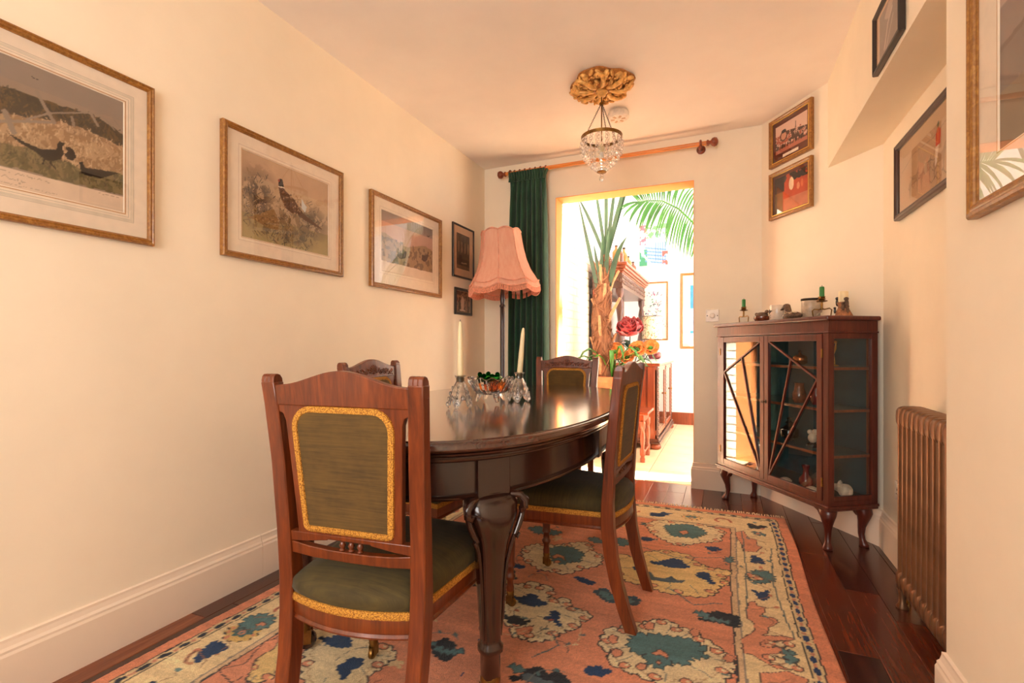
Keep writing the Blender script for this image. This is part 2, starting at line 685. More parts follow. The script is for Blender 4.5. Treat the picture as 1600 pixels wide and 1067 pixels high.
w.box(WX0, WX1, YB - 0.15, YB, WZ1, ZC + 0.1)
struct('wall_back', w, 'wall')
w = MB()
for x in (WX0, (WX0 + WX1) / 2 - 0.03, WX1 - 0.06):
    w.box(x, x + 0.06, YB - 0.1, YB - 0.05, WZ0, WZ1)
for z in (WZ0, (WZ0 + WZ1) / 2 - 0.03, WZ1 - 0.06):
    w.box(WX0, WX1, YB - 0.098, YB - 0.052, z, z + 0.06)
struct('added_window', w, 'white_frame')  # frame of the added window, out of view
struct('ceiling', MB().box(XL, XA, YB, YT, ZC, ZC + 0.1), 'ceiling')

# skirting boards: a tall board with a moulded cap
SK = [(0, 0), (0.019, 0), (0.019, 0.135), (0.016, 0.143), (0.016, 0.150), (0.011, 0.158), (0.008, 0.172), (0.008, 0.180), (0, 0.183)]


def skirting(name, a, b, side):
    """board along a to b in plan, standing out to the given side"""
    a, b = Vector((a[0], a[1], 0)), Vector((b[0], b[1], 0))
    s = Vector((side[0], side[1], 0)).normalized()
    mb = MB()
    rings = [[tuple(p + s * d + Vector((0, 0, z))) for d, z in SK] for p in (a, b)]
    mb.loft(rings)
    return struct(name, mb, 'skirting')


skirting('baseboard_left', (XL, 1.5135), (XL, YF), (1, 0))
skirting('baseboard_left', (XL, YB), (XL, 1.5115), (1, 0))
skirting('baseboard_far', (XL, YF), (DX0, YF), (0, -1))
w = MB()
w.loft([[(DX1 - d if k == 0 else (DX1 - d if k == 1 else A0[0]), y - (0 if k == 0 else d), z) for d, z in SK] for k, y in ((0, YT), (1, YF), (2, YF))])
struct('baseboard_far', w, 'skirting')
skirting('baseboard_diagonal', A0, A1, (-0.822, -0.569))
skirting('baseboard_alcove', (XA, YP1), (XA, A1[1]), (-1, 0))
w = MB()
w.loft([[(XA if k == 0 else XP - d, YP1 + d if k < 2 else YP0, z) for d, z in SK] for k in (0, 1, 2)])
struct('baseboard_right', w, 'skirting')

# ------------------------------------------------------------------ floor of dark walnut planks
struct_floor = struct('floor', MB().box(XL - 0.02, 1.1, YB - 0.15, YF + 0.06, -0.06, -0.012), 'dark_wood')


def plank_mat(name, dark, mid, light_):
    return wood(name, dark, mid, light_, 0.26, grain=(22, 1.3, 22), coat=0.35, bump=0.05)


plank_mats = [plank_mat('walnut_plank', (52, 24, 16), (76, 36, 25), (104, 54, 38)),
              plank_mat('red_walnut_plank', (66, 28, 16), (98, 44, 26), (128, 64, 38)),
              plank_mat('deep_walnut_plank', (42, 19, 14), (62, 29, 21), (84, 44, 31)),
              plank_mat('tan_walnut_plank', (88, 42, 22), (122, 62, 34), (150, 84, 48))]
PW = 0.117
rng = random.Random(11)
protos = {}
RUG = (-1.722, 0.338, 0.30, 3.245)
x = XL - 0.02
while x < 0.80:
    y = YB + rng.uniform(-0.8, 0.0)
    while y < YF + 0.05:
        L = rng.choice((0.62, 0.84, 1.02, 1.20))
        y0, y1 = max(y, YB), min(y + L, YF + 0.05)
        y += L
        if y1 - y0 < 0.05:
            continue
        if x > RUG[0] and x + PW < RUG[1] and y1 < RUG[3] - 0.02 and y0 > RUG[2]:
            continue
        mk = rng.choice((0, 0, 1, 1, 2, 3))
        me_key = (round(y1 - y0, 3), mk)
        if me_key not in protos:
            l = y1 - y0
            p = MB().box(0.0006, PW - 0.0006, 0.0006, l - 0.0006, -0.012, 0.0).build('plank', plank_mats[mk], struct_floor, 0, 0.0012, 1)
            protos[me_key] = p
        else:
            p = share(protos[me_key], struct_floor)
        p.location = (x, y0, 0)
    x += PW
# ------------------------------------------------------------------ the garden room beyond the doorway
GZ = 3.15
gf = struct('floor', MB().box(GX0 - 0.1, GX1 + 0.1, YF + 0.06, GY1 + 0.1, -0.06, -0.006), 'grout')
TS = 0.36
tile0 = None
for i in range(9):
    for j in range(9):
        x0, y0 = GX0 + 0.02 + i * TS, YF + 0.06 + j * TS
        x1, y1 = min(x0 + TS, GX1), min(y0 + TS, GY1)
        if x1 - x0 < 0.05 or y1 - y0 < 0.05 or y0 < YT - 0.3 and (x0 < DX0 - TS or x0 > DX1 + TS):
            continue
        full = x1 - x0 > TS - 1e-4 and y1 - y0 > TS - 1e-4
        if full and tile0 is not None:
            share(tile0, gf, (x0, y0, 0))
        else:
            p = MB().box(0.003, x1 - x0 - 0.003, 0.003, y1 - y0 - 0.003, -0.02, 0.0).build('tile', 'tile', gf, 0, 0.002, 1)
            p.location = (x0, y0, 0)
            if full:
                tile0 = p
struct('wall_garden_back', MB().box(GX0 - 0.1, GX1 + 0.1, GY1, GY1 + 0.12, 0, GZ), 'white_wall')
struct('baseboard_garden', MB().box(GX0, GX1, GY1 - 0.018, GY1, 0, 0.155), 'oak', 0.004)
bw = struct('wall_garden_left', MB().box(GX0 - 0.12, GX0 - 0.008, YT, GY1, 0, GZ), 'mortar')
brick0 = None
BL, BH, BJ = 0.225, 0.0745, 0.009
for r in range(33):
    for k in range(-1, 6):
        y0 = YT + 0.002 + k * BL + (BL / 2 if r % 2 else 0)
        y1 = y0 + BL - BJ
        z0 = 0.006 + r * BH
        y0c, y1c = max(y0, YT + 0.001), min(y1, 5.15)
        if y1c - y0c < 0.03:
            continue
        full = y1c - y0c > BL - BJ - 1e-4
        dx = random.uniform(-0.002, 0.002)
        if full and brick0 is not None:
            share(brick0, bw, (GX0 + dx, y0c, z0))
        else:
            p = MB().box(-0.03, 0, 0, y1c - y0c, 0, BH - BJ).build('brick', 'brick_paint', bw, 0, 0.004, 2)
            p.location = (GX0 + dx, y0c, z0)
            if full:
                brick0 = p
# the wall's plastered run past the bricks
struct('wall_garden_plaster', MB().box(GX0 - 0.03, GX0 + 0.002, 5.151, GY1, 0, GZ), 'white_wall')
# outer face of the dining room wall above and beside the doorway
struct('wall_garden_near', MB().box(GX1 - 0.45, GX1 + 0.1, YT - 0.1, YT, 0, GZ).box(GX0 - 0.1, GX1 + 0.1, YT - 0.1, YT, ZC + 0.1, GZ), 'white_wall')
# glazed side: sill wall, posts, panes
gs = struct('window_2', MB().box(GX1, GX1 + 0.1, YT, GY1, 0, 0.35).box(GX1, GX1 + 0.1, YT, GY1, GZ - 0.3, GZ), 'white_frame')
n = 4
for k in range(n + 1):
    y = YT + (GY1 - YT - 0.07) * k / n
    MB().box(GX1 + 0.01, GX1 + 0.09, y, y + 0.07, 0.35, GZ - 0.3).build('post', 'white_frame', gs, 0, 0.004)
    if k < n:
        y2 = YT + (GY1 - YT - 0.07) * (k + 1) / n
        MB().box(GX1 + 0.045, GX1 + 0.051, y + 0.07, y2, 0.35, GZ - 0.3).build('pane', 'window_pane', gs, 0)
# unseen roof shaped for the sunlight: glazed strip by the doorway, plastered boards beyond
YG0, YG1 = YT + 0.06, 4.34
gr = struct('ceiling_garden_sun_slot', MB().box(GX0 - 0.1, GX1 + 0.1, YT - 0.05, YG0, GZ, GZ + 0.1).box(GX0 - 0.1, GX1 + 0.1, YG1, GY1 + 0.1, GZ, GZ + 0.1), 'white_wall')
for k in range(4):
    x = GX0 + (GX1 - GX0 - 0.05) * k / 3
    MB().box(x, x + 0.05, YG0, YG1, GZ, GZ + 0.1).build('rafter', 'white_frame', gr, 0, 0.004)
    if k < 3:
        x2 = GX0 + (GX1 - GX0 - 0.05) * (k + 1) / 3
        MB().box(x + 0.05, x2, YG0, YG1, GZ + 0.05, GZ + 0.056).build('pane', 'window_pane', gr, 0)
RUG_MOTIFS = [
    ('C', [(-0.896, 2.21), (-0.886, 2.277), (-0.84, 2.326), (-0.767, 2.329), (-0.711, 2.381), (-0.661, 2.427), (-0.607, 2.427), (-0.587, 2.344), (-0.527, 2.305), (-0.52, 2.206), (-0.576, 2.144), (-0.625, 2.067), (-0.679, 2.062), (-0.744, 2.062), (-0.838, 2.108)]),
    ('T', [(-0.787, 2.279), (-0.75, 2.33), (-0.694, 2.354), (-0.641, 2.32), (-0.607, 2.291), (-0.617, 2.234), (-0.602, 2.21), (-0.639, 2.194), (-0.675, 2.149), (-0.72, 2.159), (-0.753, 2.207)]),
    ('S', [(-0.747, 2.214), (-0.728, 2.249), (-0.688, 2.231), (-0.671, 2.19), (-0.693, 2.207), (-0.716, 2.212), (-0.729, 2.186)]),
    ('S', [(-0.715, 2.171), (-0.704, 2.187), (-0.689, 2.169), (-0.696, 2.15), (-0.709, 2.152)]),
    ('B', [(-0.9, 2.051), (-0.889, 2.066), (-0.818, 2.058), (-0.831, 2.029), (-0.879, 2.022)]),
    ('B', [(-0.591, 2.047), (-0.561, 2.06), (-0.521, 2.051), (-0.492, 2.039), (-0.502, 2.005), (-0.533, 2.012), (-0.566, 2.023)]),
    ('D', [(-0.484, 1.962), (-0.456, 1.997), (-0.429, 2.001), (-0.413, 1.962), (-0.353, 1.973), (-0.32, 1.98), (-0.291, 1.963), (-0.303, 1.909), (-0.329, 1.911), (-0.352, 1.93), (-0.393, 1.898), (-0.428, 1.904), (-0.455, 1.929)]),
    ('T', [(-0.461, 1.956), (-0.438, 1.981), (-0.418, 1.952), (-0.363, 1.954), (-0.323, 1.956), (-0.313, 1.932), (-0.345, 1.926), (-0.397, 1.917), (-0.433, 1.924)]),
    ('C', [(-0.794, 1.767), (-0.805, 1.87), (-0.758, 1.907), (-0.73, 1.936), (-0.699, 1.916), (-0.657, 1.926), (-0.639, 1.894), (-0.636, 1.843), (-0.605, 1.835), (-0.565, 1.866), (-0.547, 1.831), (-0.562, 1.811), (-0.518, 1.802), (-0.455, 1.79), (-0.452, 1.753), (-0.478, 1.729), (-0.477, 1.682), (-0.513, 1.654), (-0.534, 1.6), (-0.579, 1.553), (-0.612, 1.556), (-0.669, 1.553), (-0.684, 1.604), (-0.721, 1.612)]),
    ('B', [(-0.771, 1.792), (-0.731, 1.802), (-0.716, 1.838), (-0.687, 1.843), (-0.672, 1.82), (-0.623, 1.805), (-0.623, 1.784), (-0.676, 1.754), (-0.72, 1.756)]),
    ('K', [(-0.748, 1.663), (-0.723, 1.648), (-0.701, 1.677), (-0.662, 1.65), (-0.644, 1.664), (-0.652, 1.624), (-0.707, 1.612)]),
    ('B', [(-0.606, 1.699), (-0.587, 1.72), (-0.593, 1.757), (-0.567, 1.761), (-0.552, 1.735), (-0.553, 1.709), (-0.528, 1.671), (-0.542, 1.663), (-0.564, 1.692), (-0.589, 1.687)]),
    ('S', [(-0.67, 1.587), (-0.642, 1.616), (-0.618, 1.638), (-0.612, 1.589), (-0.645, 1.558)]),
    ('C', [(-0.382, 1.644), (-0.369, 1.723), (-0.334, 1.732), (-0.306, 1.779), (-0.266, 1.791), (-0.245, 1.818), (-0.206, 1.847), (-0.17, 1.844), (-0.144, 1.814), (-0.104, 1.809), (-0.063, 1.782), (-0.03, 1.754), (-0.004, 1.726), (0.026, 1.673), (0.016, 1.615), (-0.013, 1.562), (-0.092, 1.516), (-0.157, 1.494), (-0.188, 1.502), (-0.24, 1.513), (-0.294, 1.525), (-0.329, 1.537), (-0.335, 1.592), (-0.367, 1.608)]),
    ('T', [(-0.295, 1.666), (-0.275, 1.735), (-0.244, 1.726), (-0.218, 1.748), (-0.161, 1.75), (-0.123, 1.756), (-0.089, 1.75), (-0.046, 1.727), (-0.076, 1.704), (-0.039, 1.677), (-0.09, 1.659), (-0.107, 1.606), (-0.149, 1.615), (-0.166, 1.58), (-0.185, 1.563), (-0.207, 1.576), (-0.23, 1.589), (-0.229, 1.618), (-0.267, 1.617), (-0.287, 1.633)]),
    ('S', [(-0.215, 1.634), (-0.191, 1.662), (-0.163, 1.647), (-0.162, 1.619), (-0.183, 1.638), (-0.203, 1.625)]),
    ('S', [(-0.199, 1.593), (-0.19, 1.608), (-0.179, 1.598), (-0.187, 1.58)]),
    ('S', [(-0.364, 1.657), (-0.352, 1.688), (-0.33, 1.682), (-0.326, 1.652), (-0.343, 1.635)]),
    ('S', [(-0.262, 1.787), (-0.249, 1.82), (-0.226, 1.813), (-0.223, 1.779), (-0.242, 1.761)]),
    ('S', [(-0.338, 1.591), (-0.327, 1.619), (-0.306, 1.614), (-0.302, 1.586), (-0.319, 1.571)]),
    ('S', [(-0.112, 1.8), (-0.096, 1.832), (-0.076, 1.825), (-0.076, 1.792), (-0.095, 1.775)]),
    ('S', [(-0.006, 1.691), (0.009, 1.72), (0.027, 1.714), (0.025, 1.685), (0.007, 1.67)]),
    ('S', [(-0.253, 1.547), (-0.241, 1.573), (-0.222, 1.569), (-0.219, 1.543), (-0.236, 1.529)]),
    ('K', [(-0.557, 1.402), (-0.535, 1.434), (-0.506, 1.433), (-0.481, 1.409), (-0.476, 1.446), (-0.451, 1.435), (-0.413, 1.401), (-0.452, 1.372), (-0.501, 1.358), (-0.557, 1.359), (-0.576, 1.338), (-0.593, 1.356), (-0.566, 1.368)]),
    ('G', [(-0.562, 1.378), (-0.542, 1.391), (-0.495, 1.386), (-0.463, 1.387), (-0.452, 1.372), (-0.497, 1.36), (-0.544, 1.356)]),
    ('T', [(-0.608, 1.412), (-0.568, 1.415), (-0.562, 1.387), (-0.598, 1.389)]),
    ('B', [(-0.39, 1.483), (-0.372, 1.496), (-0.361, 1.509), (-0.343, 1.5), (-0.315, 1.498), (-0.326, 1.472), (-0.354, 1.456), (-0.386, 1.458)]),
    ('T', [(-0.982, 2.497), (-0.939, 2.544), (-0.873, 2.53), (-0.789, 2.512), (-0.811, 2.462), (-0.912, 2.445)]),
    ('T', [(-0.643, 2.497), (-0.605, 2.526), (-0.559, 2.484), (-0.578, 2.451), (-0.615, 2.459)]),
    ('T', [(-0.503, 2.558), (-0.457, 2.552), (-0.435, 2.501), (-0.466, 2.459), (-0.487, 2.479)]),
    ('B', [(-0.396, 2.611), (-0.355, 2.629), (-0.318, 2.613), (-0.347, 2.575), (-0.382, 2.573)]),
    ('B', [(-1.064, 2.624), (-1.038, 2.639), (-1.002, 2.629), (-1.025, 2.58), (-1.05, 2.59)]),
    ('B', [(-0.4, 3.025), (-0.349, 3.031), (-0.306, 3), (-0.341, 2.969), (-0.391, 2.97)]),
    ('Y', [(-0.487, 2.301), (-0.435, 2.366), (-0.372, 2.33), (-0.346, 2.426), (-0.256, 2.487), (-0.183, 2.475), (-0.136, 2.463), (-0.133, 2.413), (-0.095, 2.39), (-0.05, 2.353), (-0.029, 2.362), (0.034, 2.353), (0.02, 2.303), (-0.001, 2.268), (0.032, 2.233), (-0.014, 2.197), (-0.026, 2.122), (-0.076, 2.078), (-0.16, 2.064), (-0.213, 2.064), (-0.27, 2.086), (-0.356, 2.097), (-0.44, 2.148), (-0.468, 2.21)]),
    ('B', [(-0.31, 2.337), (-0.272, 2.343), (-0.216, 2.402), (-0.178, 2.404), (-0.161, 2.372), (-0.129, 2.341), (-0.164, 2.313), (-0.207, 2.303), (-0.253, 2.312), (-0.299, 2.312)]),
    ('B', [(-0.107, 2.256), (-0.091, 2.302), (-0.06, 2.312), (-0.045, 2.283), (-0.041, 2.25), (-0.024, 2.216), (-0.044, 2.2), (-0.061, 2.233)]),
    ('G', [(-0.313, 2.194), (-0.296, 2.228), (-0.268, 2.186), (-0.225, 2.18), (-0.2, 2.216), (-0.176, 2.184), (-0.139, 2.2), (-0.154, 2.165), (-0.208, 2.153), (-0.278, 2.148)]),
    ('B', [(-0.372, 2.232), (-0.351, 2.299), (-0.344, 2.254), (-0.319, 2.236), (-0.346, 2.215)]),
    ('K', [(-0.081, 1.901), (-0.053, 1.951), (-0.03, 1.98), (-0.001, 1.987), (0.017, 1.975), (0.058, 1.974), (0.055, 1.895), (0.028, 1.894), (-0.001, 1.9), (-0.046, 1.898)]),
    ('T', [(-0.099, 1.951), (-0.06, 1.961), (-0.047, 1.928), (-0.012, 1.931), (0.034, 1.926), (-0.001, 1.909), (-0.047, 1.91), (-0.089, 1.935)]),
    ('B', [(-0.081, 2.608), (-0.024, 2.621), (-0.001, 2.597), (-0.031, 2.562), (-0.063, 2.57)]),
    ('T', [(0.01, 2.496), (0.044, 2.531), (0.044, 2.46), (0.014, 2.457)]),
    ('C', [(-0.395, 2.807), (-0.351, 2.892), (-0.279, 2.915), (-0.195, 2.921), (-0.112, 2.929), (-0.042, 2.886), (0.009, 2.855), (-0.013, 2.794), (-0.018, 2.71), (-0.102, 2.659), (-0.204, 2.574), (-0.297, 2.638), (-0.353, 2.716)]),
    ('T', [(-0.301, 2.829), (-0.251, 2.869), (-0.17, 2.904), (-0.121, 2.87), (-0.079, 2.799), (-0.136, 2.708), (-0.191, 2.7), (-0.247, 2.693)]),
    ('S', [(-0.219, 2.773), (-0.187, 2.805), (-0.167, 2.761), (-0.193, 2.726)]),
    ('B', [(-0.399, 3.021), (-0.342, 3.033), (-0.312, 2.99), (-0.359, 2.962)]),
    ('B', [(0.123, 2.565), (0.138, 2.582), (0.169, 2.554), (0.179, 2.49), (0.152, 2.497), (0.123, 2.494)]),
    ('T', [(0.101, 2.346), (0.132, 2.404), (0.174, 2.422), (0.205, 2.391), (0.207, 2.341), (0.178, 2.299), (0.138, 2.282), (0.107, 2.306)]),
    ('C', [(0.122, 2.347), (0.143, 2.365), (0.148, 2.329), (0.127, 2.306)]),
    ('B', [(0.115, 2.213), (0.139, 2.193), (0.176, 2.232), (0.17, 2.156), (0.147, 2.132), (0.134, 2.162)]),
    ('S', [(0.097, 2.096), (0.122, 2.114), (0.129, 2.082), (0.155, 2.08), (0.152, 2.04), (0.127, 2.004), (0.178, 2.013), (0.19, 1.988), (0.156, 1.944), (0.147, 1.895), (0.124, 1.874), (0.21, 1.9), (0.225, 1.896), (0.207, 1.873), (0.138, 1.848), (0.135, 1.806), (0.192, 1.825), (0.178, 1.785), (0.117, 1.758), (0.142, 1.714), (0.2, 1.725), (0.208, 1.716), (0.15, 1.695), (0.114, 1.72), (0.081, 1.743), (0.056, 1.742), (0.058, 1.824), (0.104, 1.899), (0.107, 1.946), (0.086, 1.973), (0.082, 2.022)]),
    ('C', [(0.13, 1.814), (0.193, 1.836), (0.207, 1.855), (0.164, 1.849), (0.142, 1.834)]),
    ('C', [(0.128, 1.749), (0.184, 1.755), (0.213, 1.718), (0.158, 1.725)]),
    ('S', [(0.1, 1.652), (0.178, 1.694), (0.23, 1.675), (0.213, 1.612), (0.104, 1.565)]),
    ('T', [(0.177, 1.804), (0.215, 1.816), (0.205, 1.787), (0.212, 1.753), (0.185, 1.76)]),
    ('S', [(0.058, 2.865), (0.102, 2.911), (0.115, 2.825), (0.154, 2.792), (0.154, 2.721), (0.176, 2.707), (0.145, 2.627), (0.091, 2.615), (0.087, 2.703), (0.065, 2.766)]),
    ('K', [(0.124, 3.033), (0.15, 3.044), (0.174, 3.011), (0.201, 3.037), (0.226, 3.02), (0.18, 2.972), (0.129, 2.964)]),
    ('T', [(0.144, 2.916), (0.193, 2.91), (0.207, 2.878), (0.158, 2.869)]),
    ('B', [(-1.514, 0.994), (-1.553, 1.024), (-1.578, 1.099), (-1.538, 1.101), (-1.49, 1.093), (-1.513, 1.021)]),
    ('T', [(-1.58, 1.193), (-1.608, 1.242), (-1.571, 1.284), (-1.519, 1.289), (-1.483, 1.243), (-1.504, 1.19)]),
    ('S', [(-1.536, 1.221), (-1.525, 1.247), (-1.498, 1.237), (-1.506, 1.212)]),
    ('C', [(-1.352, 1.309), (-1.268, 1.354), (-1.158, 1.343), (-1.088, 1.311), (-1.026, 1.323), (-0.964, 1.293), (-0.976, 1.234), (-0.988, 1.178), (-0.944, 1.094), (-1.079, 1.036), (-1.204, 1.135), (-1.28, 1.228)]),
    ('B', [(-1.274, 1.261), (-1.232, 1.28), (-1.216, 1.31), (-1.179, 1.318), (-1.127, 1.265), (-1.168, 1.247), (-1.203, 1.239)]),
    ('B', [(-1.095, 1.169), (-1.094, 1.223), (-1.054, 1.24), (-1.036, 1.208), (-1.045, 1.178), (-1.036, 1.157), (-1.041, 1.131)]),
    ('K', [(-0.893, 1.388), (-0.869, 1.444), (-0.821, 1.427), (-0.795, 1.366), (-0.804, 1.335), (-0.86, 1.351)]),
    ('T', [(-0.901, 1.407), (-0.845, 1.387), (-0.777, 1.416), (-0.786, 1.384), (-0.852, 1.369)]),
    ('Y', [(-1.339, 1.051), (-1.39, 1.165), (-1.387, 1.212), (-1.26, 1.111), (-1.245, 1.043), (-1.283, 1.007)]),
    ('S', [(-1.419, 1.004), (-1.374, 1.061), (-1.417, 1.169), (-1.383, 1.199), (-1.353, 1.153), (-1.367, 1.091), (-1.319, 1.035), (-1.333, 0.981)]),
]
# ------------------------------------------------------------------ the wool rug
RC = {'C': (242, 220, 174), 'Y': (240, 206, 138), 'T': (88, 128, 130), 'B': (24, 62, 104), 'K': (26, 34, 44),
      'G': (84, 100, 108), 'S': (232, 154, 118), 'D': (46, 80, 96)}


def build_rug():
    x0, x1, y0, y1 = -1.716, 0.335, 0.26, 3.215
    M['rug'] = painted('wool_rug_pile', 0.95, bump=0.9, spec=0.1, sheen=0.15, speck=0.14)
    M['fringe'] = plain('cotton_fringe', (222, 196, 158), 0.9)
    p = Paint(x0, x1, y0, y1, 0.005, (228, 144, 106))
    p.wobble(0.006, 28, 4)
    S, K = (230, 150, 114), (40, 40, 48)
    # main border ground, all four sides
    ins = lambda d, c: p.poly([(x0 + d, y0 + d), (x1 - d, y0 + d), (x1 - d, y1 - d), (x0 + d, y1 - d)], c)
    ins(0.050, K)
    ins(0.055, (226, 200, 150))
    ins(0.088, K)
    ins(0.093, (242, 216, 166))
    ins(0.272, (150, 140, 128))
    ins(0.278, (226, 192, 150))
    ins(0.296, (60, 58, 62))
    ins(0.302, S)
    # small blue guards along the narrow strip
    for d0 in (0.0715,):
        y = y0 + d0 + 0.03
        while y < y1 - d0:
            for xx in (x0 + d0, x1 - d0):
                p.oval(xx, y, 0.010, 0.019, (28, 58, 104) if xx > 0 else (24, 34, 52))
                p.oval(xx, y + 0.031, 0.007, 0.010, (206, 140, 112))
            y += 0.062
        xx = x0 + d0 + 0.03
        while xx < x1 - d0:
            for yy in (y0 + d0, y1 - d0):
                p.oval(xx, yy, 0.019, 0.010, (40, 54, 74))
            xx += 0.062
    # flowers repeated along the left, far and near borders
    rg = random.Random(5)

    def palmette(cx, cy, s, ground, heart):
        p.oval(cx, cy, s * 1.08, s * 0.92, (70, 62, 60), lobes=11, depth=0.10, ph=rg.uniform(0, 6))
        p.oval(cx, cy, s * 1.04, s * 0.88, ground, lobes=11, depth=0.10, ph=rg.uniform(0, 6))
        p.oval(cx, cy + s * 0.1, s * 0.62, s * 0.5, heart, lobes=7, depth=0.16, ph=rg.uniform(0, 6))
        p.oval(cx, cy - s * 0.05, s * 0.22, s * 0.2, (222, 150, 116))
        p.oval(cx, cy - s * 0.05, s * 0.10, s * 0.1, heart)
        for k in range(5):
            a = rg.uniform(0, 6.28)
            p.oval(cx + s * 0.85 * math.cos(a), cy + s * 0.7 * math.sin(a), s * 0.13, s * 0.10, S)

    def sprig(cx, cy, s, col, rot):
        p.oval(cx, cy, s, s * 0.5, col, rot=rot, lobes=5, depth=0.28, ph=rg.uniform(0, 6))

    def tendril(cx, cy, s, rot, col):
        pts = []
        for k in range(14):
            t = k / 13
            a = rot + t * 4.2
            r = s * (1 - 0.55 * t)
            pts.append((cx + r * math.cos(a), cy + r * math.sin(a)))
        p.line(pts, s * 0.28, col)
        p.line(pts, s * 0.05, (92, 70, 64))

    bcol = (-1.716 + 0.182, 0.335 - 0.182)
    for i, y in enumerate(np.arange(0.55, 3.1, 0.155)):
        k = i % 4
        if k == 0:
            palmette(bcol[0], y, 0.058, (222, 184, 110), (74, 112, 112))
        elif k == 1:
            tendril(bcol[0] + 0.01, y, 0.06, y * 9, (206, 124, 96))
        elif k == 2:
            sprig(bcol[0], y, 0.055, (22, 44, 72), 0.7)
        else:
            tendril(bcol[0], y, 0.055, y * 7, (196, 140, 104))
    for i, xx in enumerate(np.arange(-1.45, 0.0, 0.16)):
        k = i % 3
        if k == 0:
            tendril(xx, y1 - 0.185, 0.055, xx * 9, (212, 132, 100))
        elif k == 1:
            sprig(xx, y1 - 0.185, 0.05, (34, 68, 108), 0.4)
        else:
            palmette(xx, y1 - 0.185, 0.05, (232, 200, 140), (96, 132, 132))
        sprig(xx, y0 + 0.185, 0.05, (34, 68, 108), 0.9)
    for y in (0.65, 0.95, 1.3):
        tendril(bcol[1] - 0.01, y, 0.06, y * 5, (208, 128, 98))
    # field filling where the chairs and the table cover it
    for cx, cy, s, g, h in ((-1.16, 2.25, 0.15, (230, 196, 130), (30, 66, 104)), (-1.22, 1.62, 0.14, (232, 206, 158), (86, 126, 128)),
                            (-0.52, 0.85, 0.15, (232, 206, 158), (86, 126, 128)), (-0.95, 1.92, 0.12, (226, 190, 124), (28, 60, 98)),
                            (-0.12, 1.02, 0.15, (230, 196, 130), (30, 66, 104)), (-1.10, 2.72, 0.13, (232, 206, 158), (86, 126, 128)),
                            (-0.58, 2.80, 0.10, (230, 196, 130), (30, 66, 104))):
        palmette(cx, cy, s, g, h)
    for k in range(46):
        cx, cy = rg.uniform(-1.36, 0.0), rg.uniform(0.6, 2.85)
        sprig(cx, cy, rg.uniform(0.025, 0.045), rg.choice(((24, 58, 100), (60, 96, 104), (228, 196, 146), (34, 40, 50))), rg.uniform(0, 3))
    # clear the ground the nearer, clearly seen motifs lie on, then lay them
    p.poly([(-0.72, 1.28), (-0.36, 1.2), (0.03, 1.35), (0.03, 2.88), (-0.35, 2.88), (-0.62, 2.5), (-0.78, 1.9)], S)
    def scallop(pts, step, amp, sharp):
        """lobed or toothed edge along an outline, as woven palmettes have"""
        P_ = [Vector(q) for q in pts]
        area = sum(P_[i - 1].x * P_[i].y - P_[i].x * P_[i - 1].y for i in range(len(P_)))
        o = []
        for i in range(len(P_)):
            a_, b_ = P_[i], P_[(i + 1) % len(P_)]
            d_ = b_ - a_
            L_ = d_.length
            k_ = max(1, int(round(L_ / step)))
            nrm = Vector((d_.y, -d_.x)) / max(L_, 1e-6) * (1 if area > 0 else -1)
            for q in range(k_):
                for e in ((0.0, 0.5) if sharp else (0.0, 0.2, 0.4, 0.6, 0.8)):
                    o.append(tuple(a_ + d_ * ((q + e) / k_) + nrm * (amp * (math.sin(PI * e) if not sharp else (1 if e else -0.4)))))
        return o
    for c, pts in RUG_MOTIFS:
        if c in 'CY':
            q = scallop(pts, 0.038, 0.013, False)
            p.poly(q, RC[c], 1.0, (66, 60, 60), 0.006)
            cx = sum(e[0] for e in pts) / len(pts)
            cy = sum(e[1] for e in pts) / len(pts)
            p.line([(cx + (e[0] - cx) * 0.84, cy + (e[1] - cy) * 0.84) for e in q], 0.004, (186, 146, 106), 0.7)
            # hooked salmon buds round the rim, veins towards the heart
            for i in range(len(pts)):
                bx, by = pts[i][0] + (cx - pts[i][0]) * 0.10, pts[i][1] + (cy - pts[i][1]) * 0.10
                if i % 2 == 0:
                    p.oval(bx, by, 0.021, 0.017, (92, 72, 66))
                    p.oval(bx, by, 0.017, 0.013, RC['S'])
                    p.oval(bx + 0.006, by + 0.003, 0.007, 0.006, RC[c])
                else:
                    ex, ey = pts[i][0] + (cx - pts[i][0]) * 0.42, pts[i][1] + (cy - pts[i][1]) * 0.42
                    p.line([(bx, by), ((bx + ex) / 2 + 0.008, (by + ey) / 2), (ex, ey)], 0.004, (120, 128, 122), 0.8)
        elif c == 'T':
            p.poly(scallop(pts, 0.026, 0.012, True), RC[c], 1.0, (66, 74, 78), 0.004)
        elif c in 'BKD':
            p.poly(scallop(pts, 0.022, 0.006, True), RC[c])
        elif c == 'S':
            p.poly(pts, RC[c], 1.0, (96, 72, 66), 0.004)
        else:
            p.poly(pts, RC[c])
    # curling stems with small leaves between the palmettes
    rs = random.Random(17)
    for k in range(46):
        x_, y_ = rs.uniform(-1.36, 0.0), rs.uniform(0.65, 2.86)
        a_ = rs.uniform(0, 2 * PI)
        pts_ = []
        for q in range(10):
            pts_.append((x_, y_))
            x_ += 0.016 * math.cos(a_)
            y_ += 0.016 * math.sin(a_)
            a_ += rs.uniform(-0.1, 0.6) * (1 if k % 2 else -1)
        p.line(pts_, 0.0045, rs.choice(((232, 196, 152), (120, 122, 116), (150, 92, 74), (96, 82, 76))), 0.75)
        for q in (3, 7):
            p.oval(pts_[q][0] + 0.008, pts_[q][1] + 0.006, 0.012, 0.006, rs.choice(((238, 212, 162), (80, 116, 118), (190, 100, 76))), rot=a_, a=0.9)
